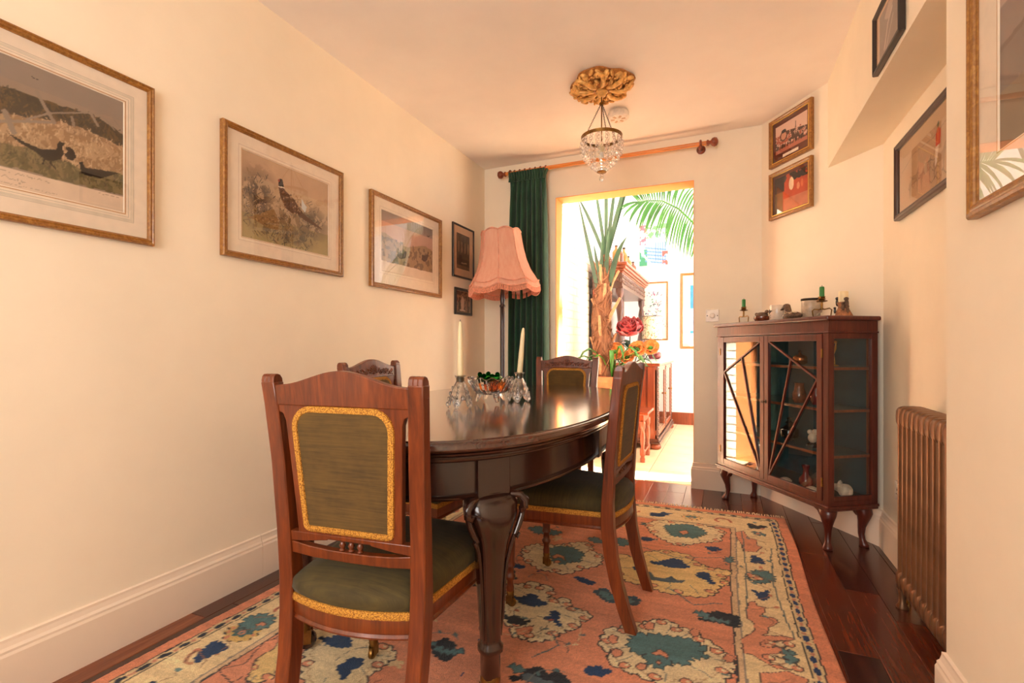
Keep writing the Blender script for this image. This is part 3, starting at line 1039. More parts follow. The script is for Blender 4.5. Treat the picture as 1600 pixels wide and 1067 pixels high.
    for k in range(26):
        y_ = 0.9 + k * 0.088
        for xb in (0.335 - 0.182, -1.716 + 0.182):
            o_ = 0.055 * math.sin(k * 1.3)
            p.line([(xb + o_, y_), (xb + o_ * 0.3 + 0.02, y_ + 0.03), (xb - o_ * 0.6, y_ + 0.05)], 0.0045, (150, 104, 84), 0.7)
            p.oval(xb - o_ * 0.8, y_ + 0.055, 0.013, 0.009, (214, 140, 108) if k % 3 else (110, 140, 138), rot=k)
    # thin stems
    for pts in ([(-0.55, 1.62), (-0.5, 1.56), (-0.56, 1.47)], [(-0.2, 2.1), (-0.1, 2.0), (0.0, 2.05)], [(-0.4, 2.5), (-0.2, 2.42), (0.0, 2.5)],
                [(0.09, 2.9), (0.10, 2.4), (0.085, 2.0)], [(0.215, 2.7), (0.2, 2.3), (0.225, 1.9)]):
        p.line(pts, 0.006, (104, 116, 112))
    # worn streaks of dye running across the weave
    n = vnoise(p.X * 7, p.Y * 46, 21, 4)
    p.I = np.clip(p.I * (1 + 0.22 * (n[..., None] - 0.5) * 2), 0, 1)
    p.mottle(0.14, 5.0, 8)
    rng_ = np.random.RandomState(2)
    p.I = np.clip(p.I * (0.86 + 0.28 * rng_.rand(*p.X.shape)[..., None]), 0, 1)
    Z = 0.0060 + 0.0022 * vnoise(p.X * 40, p.Y * 90, 6, 3) + 0.0012 * rng_.rand(*p.X.shape)
    edge = np.minimum.reduce([p.X - x0, x1 - p.X, p.Y - y0, y1 - p.Y])
    Z = np.where(edge < 0.004, 0.0006, Z)
    rug = thing('wool_rug', 'large salmon and cream patterned wool rug under the dining table', 'rug')
    wob = lambda X, Y, Zz: np.stack([X + 0.006 * np.sin(Y * 5.0) * (abs(X + 0.69) / 1.03), Y + 0.012 * np.sin(X * 3.2 + 0.4), Zz], 1)
    p.build('pile', 'rug', rug, wob, Z)
    mb = MB()
    xx = x0 + 0.01
    while xx < x1 - 0.005:
        l = rg.uniform(0.018, 0.045)
        yb = y1 + 0.012 * math.sin(xx * 3.2 + 0.4) - 0.004
        sx = rg.uniform(-0.014, 0.014)
        mb.tube([(xx, yb, 0.006), (xx + sx * 0.4, yb + l * 0.5, 0.012), (xx + sx, yb + l, 0.003)], [0.003, 0.0028, 0.0016], 4)
        xx += rg.uniform(0.008, 0.014)
    f = mb.build('fringe', 'fringe', rug)
    f['kind'] = 'stuff'
    return rug


build_rug()
# ------------------------------------------------------------------ the oval dining table
TZ = 0.7554


def sup(a, b, n, e=2.65):
    out = []
    for k in range(n):
        t = 2 * PI * k / n
        c, s = math.cos(t), math.sin(t)
        out.append((a * math.copysign(abs(c) ** (2 / e), c), b * math.copysign(abs(s) ** (2 / e), s)))
    return out


def build_table():
    t = thing('dining_table', 'oval dark mahogany dining table with cabriole legs on castors', 'table', (-0.925, 1.94, 0.0096))
    A, B = 0.556, 0.965

    def ring(da, z, n=128):
        return [(x, y, z) for x, y in sup(A - da, B - da, n)]
    # top in two leaves that meet on the centre line, with a thumb-moulded edge
    prof = [(0.030, TZ - 0.034), (0.012, TZ - 0.033), (0.004, TZ - 0.029), (0.000, TZ - 0.022), (0.001, TZ - 0.013), (0.006, TZ - 0.006), (0.010, TZ - 0.004), (0.012, TZ - 0.004), (0.014, TZ)]
    MB().loft([ring(d, z) for d, z in prof]).build('tabletop', 'table_top', t, 35)
    m = MB()   # dark moulding round the edge, under the polished top
    pr = [(0.060, TZ - 0.062), (0.036, TZ - 0.062), (0.030, TZ - 0.056), (0.030, TZ - 0.048), (0.020, TZ - 0.044), (0.016, TZ - 0.036), (0.030, TZ - 0.034)]
    m.loft([ring(d, z) for d, z in pr], cap=False)
    m.build('edge_moulding', 'dark_wood', t, 50)
    # apron, set back, with a bead along its lower edge
    ap = MB()
    ap.loft([ring(0.055, TZ - 0.160), ring(0.055, TZ - 0.05), ring(0.085, TZ - 0.05), ring(0.085, TZ - 0.160)], cap=False, closed=True)
    ap.build('apron', 'dark_wood', t, 50)
    bd = MB()
    bp = [(0.055, TZ - 0.152), (0.047, TZ - 0.152), (0.043, TZ - 0.156), (0.045, TZ - 0.162), (0.052, TZ - 0.166), (0.085, TZ - 0.166), (0.085, TZ - 0.16)]
    bd.loft([ring(d, z) for d, z in bp], cap=False, closed=True)
    bd.build('bead', 'dark_wood', t, 50)
    # flat blocks on the apron: over each leg and beside the wind-out joints
    lx, ly = 0.352, 0.754
    pts = sup(A - 0.055, B - 0.055, 720)
    for (x, y) in ((lx, -ly), (-lx, -ly), (lx, ly), (-lx, ly)):
        k = min(range(720), key=lambda i: math.hypot(pts[i][0] - x, pts[i][1] - y))
        px, py = pts[k]
        qx, qy = pts[(k + 1) % 720]
        a = math.atan2(qy - py, qx - px)
        T = Matrix.Translation((px, py, 0)) @ Matrix.Rotation(a, 4, 'Z')
        MB().box(-0.050, 0.050, -0.012, 0.05, TZ - 0.166, TZ - 0.06, T).build('apron_block', 'dark_wood', t, 0, 0.003)
        leg_at(t, px, py, a)
    for y in (-0.16, 0.16):
        for s in (-1, 1):
            k = min(range(720), key=lambda i: abs(pts[i][1] - y) + (0 if pts[i][0] * s > 0 else 9))
            MB().box(min(s * 0.49, s * (pts[k][0] * s + 0.012)), max(s * 0.49, s * (pts[k][0] * s + 0.012)), y - 0.022, y + 0.022, TZ - 0.168, TZ - 0.055).build('apron_block', 'dark_wood', t, 0, 0.003)
    return t


def leg_at(t, px, py, a):
    """cabriole leg under the apron at (px, py); a is the direction of the rim there"""
    nrm = a + PI / 2          # inward
    T = Matrix.Translation((px, py, 0)) @ Matrix.Rotation(a, 4, 'Z')   # local x along the rim, y inward
    # (z, half width along rim, half depth, offset inward)
    sec = [(0.600, 0.058, 0.036, 0.030), (0.590, 0.074, 0.046, 0.022), (0.570, 0.078, 0.052, 0.012), (0.540, 0.073, 0.052, 0.008), (0.505, 0.060, 0.047, 0.008),
           (0.470, 0.048, 0.042, 0.010), (0.430, 0.041, 0.037, 0.012), (0.36, 0.036, 0.034, 0.014), (0.27, 0.031, 0.030, 0.014), (0.205, 0.027, 0.027, 0.012),
           (0.190, 0.027, 0.027, 0.012), (0.182, 0.033, 0.033, 0.012), (0.168, 0.033, 0.033, 0.012), (0.160, 0.026, 0.026, 0.012), (0.095, 0.025, 0.025, 0.012)]
    rings = []
    for z, w, d, o in reversed(sec):
        ring = []
        for k in range(20):
            th = 2 * PI * k / 20
            c, s = math.cos(th), math.sin(th)
            e = 2 / 2.6
            ring.append((w * math.copysign(abs(c) ** e, c), o + d * math.copysign(abs(s) ** e, s), z))
        rings.append(ring)
    leg = MB().loft(rings, True, False, T).build('leg', 'dark_wood', t, 50)
    # carved scrolls down the edges of the knee
    for s in (-1, 1):
        m = MB()
        for pth, rr in (([(0.052, -0.010, 0.590), (0.074, -0.024, 0.588), (0.088, -0.026, 0.572), (0.086, -0.026, 0.552), (0.076, -0.026, 0.545), (0.072, -0.030, 0.556)], [0.008, 0.010, 0.012, 0.011, 0.009, 0.007]),
                        ([(0.086, -0.020, 0.562), (0.079, -0.022, 0.528), (0.068, -0.022, 0.502), (0.058, -0.022, 0.484), (0.064, -0.024, 0.474), (0.068, -0.026, 0.485)], [0.009, 0.009, 0.009, 0.008, 0.007, 0.005]),
                        ([(0.060, -0.018, 0.482), (0.049, -0.014, 0.45), (0.041, -0.008, 0.41), (0.036, -0.006, 0.36), (0.031, -0.004, 0.27), (0.026, 0.0, 0.205)], [0.007, 0.006, 0.005, 0.0045, 0.004, 0.003])):
            m.tube([(x * s, y, z) for x, y, z in pth], rr, 8, mat=T)
        m.build('knee_scroll', 'dark_wood', leg, 50)
    c = MB()
    c.lathe([(0.016, 0.060), (0.027, 0.064), (0.028, 0.096), (0.024, 0.104)], 14, (0, 0.012, 0), T)
    c.box(-0.019, -0.013, -0.002, 0.042, 0.022, 0.068, T)
    c.box(0.013, 0.019, -0.002, 0.042, 0.022, 0.068, T)
    c.build('castor', 'old_brass', leg, 40)
    wh = MB()
    wh.lathe([(0.010, -0.012), (0.027, -0.012), (0.030, -0.007), (0.030, 0.007), (0.027, 0.012), (0.010, 0.012)], 18, (0, 0, 0), T @ Matrix.Translation((0, 0.026, 0.030)) @ Matrix.Rotation(PI / 2, 4, 'Y'))
    wh.build('castor_wheel', 'dark_wood', leg, 40)


build_table()

# ------------------------------------------------------------------ the four dining chairs
CHAIRS = [
    ('mahogany dining chair nearest the camera, olive back panel turned to the camera', (-0.794, 0.8995), 6.4),
    ('mahogany dining chair at right side of table, standing between table and cabinet', (-0.365, 1.886), 88.0),
    ('mahogany dining chair at far end of table, in front of the doorway', (-0.938, 3.03), 180.0),
    ('mahogany dining chair between the table and left wall, carved crest showing', (-1.402, 1.755), -86.0),
]


def build_chair():
    t = thing('dining_chair', CHAIRS[0][0], 'chair', group='dining chairs round the table')
    # rear posts, raked above the seat and swept back below it
    for s in (-1, 1):
        path = [(0.165, -0.080, 0.0), (0.166, -0.056, 0.07), (0.168, -0.030, 0.16), (0.171, -0.010, 0.26), (0.175, 0.0, 0.36), (0.177, 0.0, 0.44), (0.180, -0.008, 0.56), (0.183, -0.022, 0.72), (0.190, -0.038, 0.86), (0.193, -0.045, 0.910)]
        dim = [(0.017, 0.020), (0.018, 0.021), (0.019, 0.022), (0.019, 0.023), (0.019, 0.023), (0.019, 0.021), (0.019, 0.018), (0.019, 0.017), (0.019, 0.016), (0.019, 0.016)]
        m = MB()
        rings = [[(s * x + i * w, y + j * d, z) for i, j in ((-1, -1), (1, -1), (1, 1), (-1, 1))] for (x, y, z), (w, d) in zip(path, dim)]
        m.loft(rings)
        post = m.build('rear_post', 'chair_wood', t, 30, 0.003)
        # rounded, reeded head of the post
        h = MB()
        x, y, z = path[-1]
        for k in range(3):
            xx = s * x + (k - 1) * 0.0115
            prof = [(-0.0150, -0.03), (-0.0150, 0.004), (-0.012, 0.013), (-0.006, 0.0185), (0.002, 0.019), (0.009, 0.0165), (0.0148, 0.008), (0.0150, -0.03)]
            h.prism(prof, xx - 0.0062, xx + 0.0062, lambda a, b, c: (c, y + a + (b * -0.13), z + b))
        h.build('post_head', 'chair_wood', post, 30, 0.002)
    yb = lambda z: -0.0 - (0.0 if z < 0.44 else (z - 0.44) * 0.096)     # plane of the back at height z
    # crest rail, arched
    def crest(x):
        u = min(1.0, abs(x) / 0.165)
        return 0.908 + 0.030 * (0.5 + 0.5 * math.cos(PI * u)) - 0.004 * u
    m = MB()
    xs = [-0.176 + 0.352 * k / 24 for k in range(25)]
    m.loft([[(x, yb(0.86) + j * 0.011, 0.856) for j in (-1, 1)] + [(x, yb(0.92) + j * 0.011, crest(x)) for j in (1, -1)] for x in xs])
    cr = m.build('crest_rail', 'chair_wood', t, 40, 0.0025)
    # carved foliage on the front of the crest
    m = MB()
    rg = random.Random(4)
    yy = yb(0.9) + 0.012
    for k in range(9):
        a = PI * (k / 8)
        r_ = 0.026
        m.ell((0.020 * math.cos(a), yy, 0.880 + 0.020 * math.sin(a)), (0.016, 0.006, 0.0055), 7, 5, rot=Matrix.Rotation(-a, 3, 'Y'))
    m.ell((0, yy, 0.877), (0.010, 0.008, 0.008))
    for s in (-1, 1):
        for k in range(7):
            u = 0.040 + k * 0.017
            zc = 0.892 - 0.010 * (k % 2) - 0.0016 * k
            m.ell((s * u, yy, zc), (0.013, 0.006, 0.0055), 7, 5, rot=Matrix.Rotation(s * (0.7 if k % 2 else -0.6), 3, 'Y'))
            m.ell((s * (u + 0.006), yy, zc - 0.016 + 0.022 * (k % 2)), (0.009, 0.005, 0.0045), 7, 5, rot=Matrix.Rotation(s * (-0.5 if k % 2 else 0.8), 3, 'Y'))
        pts = [(s * (0.03 + 0.115 * q / 12), yy - 0.001, 0.886 + 0.008 * math.sin(q * 1.1)) for q in range(13)]
        m.tube(pts, 0.0035, 6)
    m.build('crest_carving', 'chair_wood', cr, 60)
    m = MB()
    m.box(-0.168, 0.168, 0.009, 0.014, 0.857, 0.862, Matrix.Translation((0, yb(0.86), 0)))
    m.build('crest_bead', 'chair_wood', cr, 0, 0.002)
    # padded panel: wooden surround with rounded shoulders
    def panel(grow, rt=0.045, z0=0.561, z1=0.850, wt=0.130, wb=0.116, rb=0.010):
        z0, z1, wt, wb = z0 - grow, z1 + grow * 0.4, wt + grow, wb + grow
        out = []
        for cx, cz, r, a0 in ((wt - rt, z1 - rt, rt, 0), (-(wt - rt), z1 - rt, rt, 90), (-(wb - rb), z0 + rb, rb, 180), (wb - rb, z0 + rb, rb, 270)):
            for k in range(7):
                a = math.radians(a0 + 15 * k)
                out.append((cx + r * math.cos(a), cz + r * math.sin(a)))
        return out
    tilt = lambda a, b, c: (a, yb(b) + c, b)
    sp = MB()
    o = [(0.132, 0.857), (0.150, 0.857), (0.150, 0.846), (0.139, 0.838), (0.134, 0.82)]
    side = [(0.178, 0.862), (0.176, 0.842), (0.160, 0.836), (0.154, 0.82), (0.151, 0.78), (0.144, 0.66), (0.139, 0.565), (0.139, 0.540)]
    poly = side + [(-x, z) for x, z in reversed(side)]
    sp.prism(poly, -0.009, 0.009, tilt)
    sp.build('splat', 'chair_wood', t, 30, 0.002)
    for nm, sgn in (('back_panel', -1), ('front_panel', 1)):
        m = MB()
        rings = []
        for g, c in ((0.0, 0.0085), (-0.004, 0.0115), (-0.02, 0.0150 if sgn > 0 else 0.0125), (-0.05, 0.020 if sgn > 0 else 0.013)):
            rings.append([tilt(a, b, sgn * c) for a, b in panel(g, max(0.045 + g, 0.012))])
        m.loft(rings)
        pn = m.build(nm, 'velvet', t, 60)
        # woven braid along its edge
        b_ = MB()
        outl = panel(-0.003)
        dense = []
        for i in range(len(outl)):
            (ax, az), (bx, bz) = outl[i], outl[(i + 1) % len(outl)]
            L = math.hypot(bx - ax, bz - az)
            q = max(1, int(L / 0.02))
            for j in range(q):
                dense.append((ax + (bx - ax) * j / q, az + (bz - az) * j / q))
        n = len(dense)
        rings = []
        for i in range(n):
            (ax, az), (bx, bz) = dense[i - 1], dense[(i + 1) % n]
            d = Vector((bx - ax, bz - az)).normalized()
            nx, nz = -d.y, d.x
            px, pz = dense[i]
            rings.append([tilt(px + nx * u, pz + nz * u, sgn * c) for u, c in ((-0.0075, 0.009), (-0.0065, 0.0135), (0, 0.0150), (0.0065, 0.0150), (0.0085, 0.010))])
        b_.loft(rings, False, True)
        b_.build('braid', 'braid', pn, 60)
    # lower back rail: two bars with a pierced slot and three little spindles
    lr = MB()
    lr.prism([(-0.174, 0.566), (0.174, 0.566), (0.174, 0.540), (0.12, 0.544), (0.06, 0.552), (0.055, 0.5555), (-0.055, 0.5555), (-0.06, 0.552), (-0.12, 0.544), (-0.174, 0.540)], -0.010, 0.010, tilt)
    lr.prism([(-0.174, 0.543), (-0.11, 0.533), (-0.05, 0.529), (0.05, 0.529), (0.11, 0.533), (0.174, 0.543), (0.174, 0.513), (0.10, 0.506), (0, 0.504), (-0.10, 0.506), (-0.174, 0.513)], -0.010, 0.010, tilt)
    lr.v = [(x, y + 0.0014, z - 0.014) for x, y, z in lr.v]
    lo = lr.build('lower_rail', 'chair_wood', t, 30, 0.002)
    for k in (-1, 0, 1):
        MB().lathe([(0.004, 0.526), (0.008, 0.531), (0.0045, 0.535), (0.0085, 0.5425), (0.0045, 0.550), (0.008, 0.554), (0.004, 0.558)], 10, (k * 0.024, yb(0.54) + 0.0014, -0.014)).build('spindle', 'chair_wood', lo, 60)
    # seat
    def plan(grow=0.0, nb=10):
        """seat outline: straight tapered sides, bowed front and back"""
        pts = []
        for k in range(nb + 1):
            u = k / nb * 2 - 1
            pts.append((u * (0.158 + grow), -0.012 - grow - 0.030 * (1 - u * u)))
        for k in range(nb + 1):
            u = 1 - k / nb * 2
            pts.append((u * (0.216 + grow), 0.402 + grow + 0.022 * (1 - u * u)))
        return pts
    m = MB()
    m.loft([[(x, y, z) for x, y in plan(g)] for g, z in ((-0.02, 0.338), (0.0, 0.338), (0.002, 0.343), (-0.002, 0.349), (0.001, 0.355), (0.001, 0.386), (-0.02, 0.386))])
    m.build('seat_rail', 'chair_wood', t, 40)
    m = MB()
    rings = []
    for g, z in ((-0.006, 0.384), (-0.002, 0.398), (0.006, 0.416), (0.004, 0.434), (-0.012, 0.452), (-0.04, 0.465), (-0.085, 0.474), (-0.13, 0.478)):
        base = plan(g) if g > -0.02 else None
        if base is None:
            f = 1 + g / 0.20
            base = [(x * f, 0.205 + (y - 0.205) * f) for x, y in plan(-0.004)]
        rings.append([(x, y, z) for x, y in base])
    m.loft(rings)
    seat = m.build('seat', 'velvet_dark', t, 60)
    m = MB()
    m.loft([[(x, y, z) for x, y in plan(g)] for g, z in ((-0.004, 0.383), (0.003, 0.3835), (0.0055, 0.392), (0.003, 0.401), (-0.004, 0.402))], cap=False)
    m.build('seat_braid', 'braid', seat, 60)
    # turned and fluted front legs on castors
    for s in (-1, 1):
        m = MB()
        prof = [(0.010, 0.050), (0.014, 0.055), (0.015, 0.075), (0.012, 0.085), (0.013, 0.100), (0.019, 0.110), (0.020, 0.118), (0.014, 0.126), (0.014, 0.150), (0.020, 0.158), (0.018, 0.166), (0.0165, 0.175), (0.021, 0.320), (0.024, 0.330), (0.024, 0.345)]
        m.lathe(prof, 32, (s * 0.190, 0.376, 0), None, lambda a, z: 1 + (0.06 * math.cos(12 * a) if 0.176 > z > 0.17 or 0.175 <= z <= 0.32 else 0))
        lg = m.build('front_leg', 'chair_wood', t, 50)
        c = MB()
        c.lathe([(0.006, 0.036), (0.0135, 0.040), (0.015, 0.060), (0.013, 0.064)], 12, (s * 0.190, 0.376, 0))
        c.box(s * 0.190 - 0.010, s * 0.190 - 0.0065, 0.364, 0.390, 0.010, 0.042)
        c.box(s * 0.190 + 0.0065, s * 0.190 + 0.010, 0.364, 0.390, 0.010, 0.042)
        c.lathe([(0.005, -0.006), (0.0165, -0.006), (0.018, -0.003), (0.018, 0.003), (0.0165, 0.006), (0.005, 0.006)], 16, (0, 0, 0), Matrix.Translation((s * 0.190, 0.370, 0.018)) @ Matrix.Rotation(PI / 2, 4, 'Y'))
        c.build('castor', 'old_brass', lg, 40)
    return t


chair0 = build_chair()
for i, (lab, (x, y), rz) in enumerate(CHAIRS):
    c = chair0 if i == 0 else copy_tree(chair0)
    c.location = (x, y, 0.0096)
    c.rotation_euler = (0, 0, math.radians(rz))
    c['label'] = lab
# ------------------------------------------------------------------ framed pictures
def rect_ring(x0, x1, z0, z1, y):
    return [(x0, y, z0), (x1, y, z0), (x1, y, z1), (x0, y, z1)]


def picture(label, loc, rz, W, H, fw, mat, window=None, mount=None, deep=0.018, lines=(), prof=None, line_mat=None, glass=True, cat='picture', tilt=0.0, lean=0.0):
    """framed picture hung on a wall; local x to the right, z up, the wall behind at y = 0.
    window is (left, right, bottom, top) of the opening in the mount"""
    t = thing('framed_picture', label, cat, loc, rz)
    t.rotation_euler = (lean, tilt, rz)
    pf = prof or [(0.0, 0.0), (0.0, 0.75), (0.12, 0.95), (0.30, 1.0), (0.42, 0.86), (0.55, 0.84), (0.68, 0.92), (0.82, 0.80), (0.90, 0.62), (1.0, 0.58), (1.0, 0.3), (0.9, 0.0)]
    m = MB()
    rings = [rect_ring(fw * d, W - fw * d, fw * d, H - fw * d, -deep * k) for d, k in pf]
    m.loft(rings, False, True)
    fr = m.build('frame', mat, t, 25)
    if line_mat:
        q = fw * 0.93
        m = MB().loft([rect_ring(q, W - q, q, H - q, -deep * 0.58), rect_ring(q, W - q, q, H - q, -deep * 0.72), rect_ring(q + 0.004, W - q - 0.004, q + 0.004, H - q - 0.004, -deep * 0.72), rect_ring(q + 0.004, W - q - 0.004, q + 0.004, H - q - 0.004, -deep * 0.5)], False, True)
        m.build('inner_slip', line_mat, fr, 0)
    MB().box(fw * 0.5, W - fw * 0.5, -deep * 0.12, -0.0005, fw * 0.5, H - fw * 0.5).build('backing_board', 'mount_brown', t, 0)
    if mount:
        l, r, b, tp = window
        f2 = fw * 0.9
        m = MB().loft([rect_ring(f2, W - f2, f2, H - f2, -deep * 0.30), rect_ring(f2, W - f2, f2, H - f2, -deep * 0.42), rect_ring(l - 0.002, r + 0.002, b - 0.002, tp + 0.002, -deep * 0.42), rect_ring(l, r, b, tp, -deep * 0.30)], False, True)
        mo = m.build('mount', mount, t, 0)
        for k, (off, wid, colr) in enumerate(lines):
            mm = MB()
            a = [(l - off, r + off, b - off, tp + off), (l - off - wid, r + off + wid, b - off - wid, tp + off + wid)]
            mm.loft([rect_ring(*a[0], -deep * 0.42), rect_ring(*a[0], -deep * 0.42 - 0.0003), rect_ring(*a[1], -deep * 0.42 - 0.0003), rect_ring(*a[1], -deep * 0.42)], False, True)
            key = 'wash_line_%d_%d_%d' % tuple(colr)
            if key not in M:
                M[key] = plain(key, colr, 0.9, noise=0.03)
            mm.build('wash_line', key, mo, 0)
    if glass:
        MB().box(fw * 0.92, W - fw * 0.92, -deep * 0.56, -deep * 0.50, fw * 0.92, H - fw * 0.92).build('glass', 'pane', t, 0)
    t['_deep'] = deep
    return t


def lay(p, t, name='print'):
    y = -t['_deep'] * 0.27
    del t['_deep']
    return p.build(name, 'print', t, lambda X, Y, Z: np.stack([X, np.full_like(X, y), Y], 1))


def scribble(p, x0, x1, y, h, col, seed, w=0.0016, a=0.55):
    rg = random.Random(seed)
    x = x0
    while x < x1:
        L = rg.uniform(0.012, 0.03)
        pts = [(x + L * k / 6, y + rg.uniform(-h, h)) for k in range(7)]
        p.line(pts, w, col, a)
        x += L + rg.uniform(0.004, 0.008)


PL = -1.855 + 0.002
# 1 pheasants by a broken fence
Y0, Z0 = 0.312, 1.357
W_, H_ = 1.074 - Y0, 0.556
L = lambda pts: [(y - Y0, z - Z0) for y, z in pts]
t = picture('large gold framed print of three dark pheasants by a broken fence', (PL, Y0, Z0), PI / 2, W_, H_, 0.022, 'frame_gold', (0.095, 0.668, 0.098, 0.465), 'mount', 0.020,
            lines=((0.004, 0.003, (196, 146, 100)), (0.014, 0.0015, (196, 184, 164)), (0.020, 0.008, (222, 208, 186)), (0.0295, 0.0015, (196, 184, 164))))
p = Paint(0.093, 0.670, 0.096, 0.467, 0.0026, (222, 196, 170))
sky = (p.Y > 0.150)
p.put(sky, (146, 128, 114))
p.put(sky & (p.Y < 0.40), (154, 132, 114))
p.wobble(0.006, 40, 2)
X, Y = p.xy()
hill = 0.150 + np.interp(X, [0.093, 0.25, 0.36, 0.40, 0.46, 0.52, 0.60, 0.67], [0.215, 0.235, 0.222, 0.226, 0.226, 0.232, 0.235, 0.205])
p.put((Y > 0.152) & (Y < hill), (74, 62, 44))
n = vnoise(p.X * 60, p.Y * 60, 5, 4)
p.put((Y > 0.152) & (Y < hill) & (n > 0.55), (98, 76, 46))
low = 0.150 + np.interp(X, [0.093, 0.36, 0.45, 0.55, 0.67], [0.135, 0.145, 0.17, 0.185, 0.165])
p.put((Y > 0.152) & (Y < low), (176, 144, 110))
p.put((Y > 0.152) & (Y < low) & (n > 0.52), (154, 120, 86))
low2 = 0.150 + np.interp(X, [0.093, 0.36, 0.45, 0.55, 0.67], [0.04, 0.06, 0.075, 0.055, 0.075])
p.put((Y > 0.152) & (Y < low2), (128, 112, 76))
p.put((Y > 0.152) & (Y < low2) & (n > 0.5), (104, 92, 60))
p.wob = None
rg = random.Random(31)
for k in range(1500):      # grass and bracken strokes
    x, z = rg.uniform(0.10, 0.665), rg.uniform(0.155, 0.385)
    hl = np.interp(x, [0.093, 0.25, 0.36, 0.40, 0.46, 0.52, 0.60, 0.67], [0.365, 0.385, 0.372, 0.376, 0.376, 0.382, 0.385, 0.355])
    if z > hl:
        continue
    up_ = z > np.interp(x, [0.093, 0.36, 0.45, 0.55, 0.67], [0.285, 0.295, 0.32, 0.335, 0.315])
    dn_ = z < np.interp(x, [0.093, 0.36, 0.45, 0.55, 0.67], [0.19, 0.21, 0.225, 0.205, 0.225])
    c = rg.choice(((58, 50, 36), (90, 72, 46), (70, 64, 44), (112, 84, 50)) if up_ else ((92, 84, 54), (140, 122, 84), (118, 98, 70), (80, 66, 50)) if dn_ else ((198, 164, 128), (150, 118, 84), (184, 150, 112), (134, 104, 76), (206, 176, 142)))
    a_ = rg.uniform(0.7, 2.4)
    l = rg.uniform(0.005, 0.014)
    p.line([(x, z), (x + l * math.cos(a_), z + l * math.sin(a_))], 0.003, c, 0.75)
fence = (146, 128, 112)
for pts, wd in (([(0.757, 1.75), (0.775, 1.715), (0.797, 1.678)], 0.010), ([(0.884, 1.763), (0.893, 1.74), (0.908, 1.715)], 0.008), ([(0.84, 1.713), (0.845, 1.689)], 0.008), ([(0.687, 1.662), (0.705, 1.612)], 0.014),
                ([(0.44, 1.62), (0.56, 1.640), (0.673, 1.629), (0.733, 1.654), (0.797, 1.678)], 0.008), ([(0.733, 1.66), (0.787, 1.702), (0.884, 1.746), (0.944, 1.766), (0.969, 1.737)], 0.005), ([(0.90, 1.75), (0.93, 1.745), (0.955, 1.72)], 0.004),
                ([(0.50, 1.74), (0.53, 1.60)], 0.01)):
    p.line(L(pts), wd, fence)
bird = (40, 30, 24)
p.poly(L([(0.691, 1.606), (0.728, 1.593), (0.767, 1.586), (0.802, 1.599), (0.805, 1.617), (0.81, 1.627), (0.822, 1.624), (0.816, 1.611), (0.821, 1.593), (0.813, 1.574), (0.792, 1.560), (0.775, 1.558), (0.752, 1.574), (0.719, 1.586)]), bird)
p.line(L([(0.775, 1.562), (0.770, 1.545)]), 0.004, bird).line(L([(0.79, 1.562), (0.787, 1.552), (0.80, 1.540)]), 0.004, bird)
p.poly(L([(0.821, 1.59), (0.829, 1.603), (0.823, 1.612), (0.834, 1.619), (0.845, 1.612), (0.852, 1.594), (0.842, 1.578), (0.829, 1.579)]), bird)
p.poly(L([(0.859, 1.58), (0.867, 1.585), (0.874, 1.568), (0.914, 1.575), (0.969, 1.582), (0.919, 1.549), (0.879, 1.545), (0.864, 1.548)]), bird)
p.poly(L([(0.52, 1.55), (0.56, 1.575), (0.60, 1.57), (0.612, 1.60), (0.622, 1.60), (0.62, 1.56), (0.60, 1.54), (0.56, 1.535)]), bird)
p.line(L([(0.745, 1.79), (0.752, 1.786), (0.758, 1.788)]), 0.002, bird)
scribble(p, 0.20, 0.46, 0.138, 0.003, (120, 96, 80), 3)
scribble(p, 0.26, 0.42, 0.120, 0.009, (140, 116, 98), 4, 0.002)
scribble(p, 0.22, 0.50, 0.106, 0.002, (150, 128, 108), 5)
scribble(p, 0.60, 0.66, 0.142, 0.002, (120, 96, 80), 6)
p.mottle(0.10, 26, 6)
lay(p, t)

# 2 cock and hen pheasant among scrub
Y0, Z0 = 1.326, 1.372
W_, H_ = 1.998 - Y0, 0.548
t = picture('gold framed print of a cock and hen pheasant resting in scrub', (PL, Y0, Z0), PI / 2, W_, H_, 0.024, 'frame_gold', (0.092, 0.576, 0.094, 0.458), 'mount', 0.026,
            lines=((0.003, 0.002, (206, 160, 110)), (0.016, 0.0015, (204, 178, 160))))
p = Paint(0.090, 0.578, 0.092, 0.460, 0.0026, (200, 170, 138))
p.put(p.Y < 0.20, (172, 152, 106))
p.put(p.Y > 0.36, (196, 162, 132))
n = vnoise(p.X * 34, p.Y * 34, 12, 4)
blob = lambda cx, cz, rx, rz: np.clip(1.25 - np.sqrt(((p.X - cx) / rx) ** 2 + ((p.Y - cz) / rz) ** 2), 0, 1)
for cx, cz, rx, rz, c in ((0.17, 0.29, 0.10, 0.13, (84, 68, 56)), (0.24, 0.18, 0.12, 0.07, (104, 84, 58)), (0.47, 0.24, 0.11, 0.09, (98, 82, 70)), (0.36, 0.15, 0.14, 0.05, (80, 76, 72)), (0.33, 0.22, 0.12, 0.08, (126, 102, 72))):
    p.put(blob(cx, cz, rx, rz) * (0.35 + 0.65 * (n > 0.47)), c)
rg = random.Random(8)
for k in range(520):
    cx, cz = rg.choice(((0.17, 0.28), (0.25, 0.16), (0.45, 0.23), (0.36, 0.14), (0.14, 0.23)))
    x, z = cx + rg.gauss(0, 0.05), cz + rg.gauss(0, 0.045)
    a = rg.uniform(0.3, 2.8)
    l = rg.uniform(0.01, 0.03)
    p.line([(x, z), (x + l * math.cos(a), z + l * math.sin(a))], 0.003, rg.choice(((56, 48, 42), (138, 112, 76), (96, 88, 80), (70, 66, 66), (164, 138, 104), (110, 84, 58))), 0.85)
L = lambda pts: [(y - Y0, z - Z0) for y, z in pts]
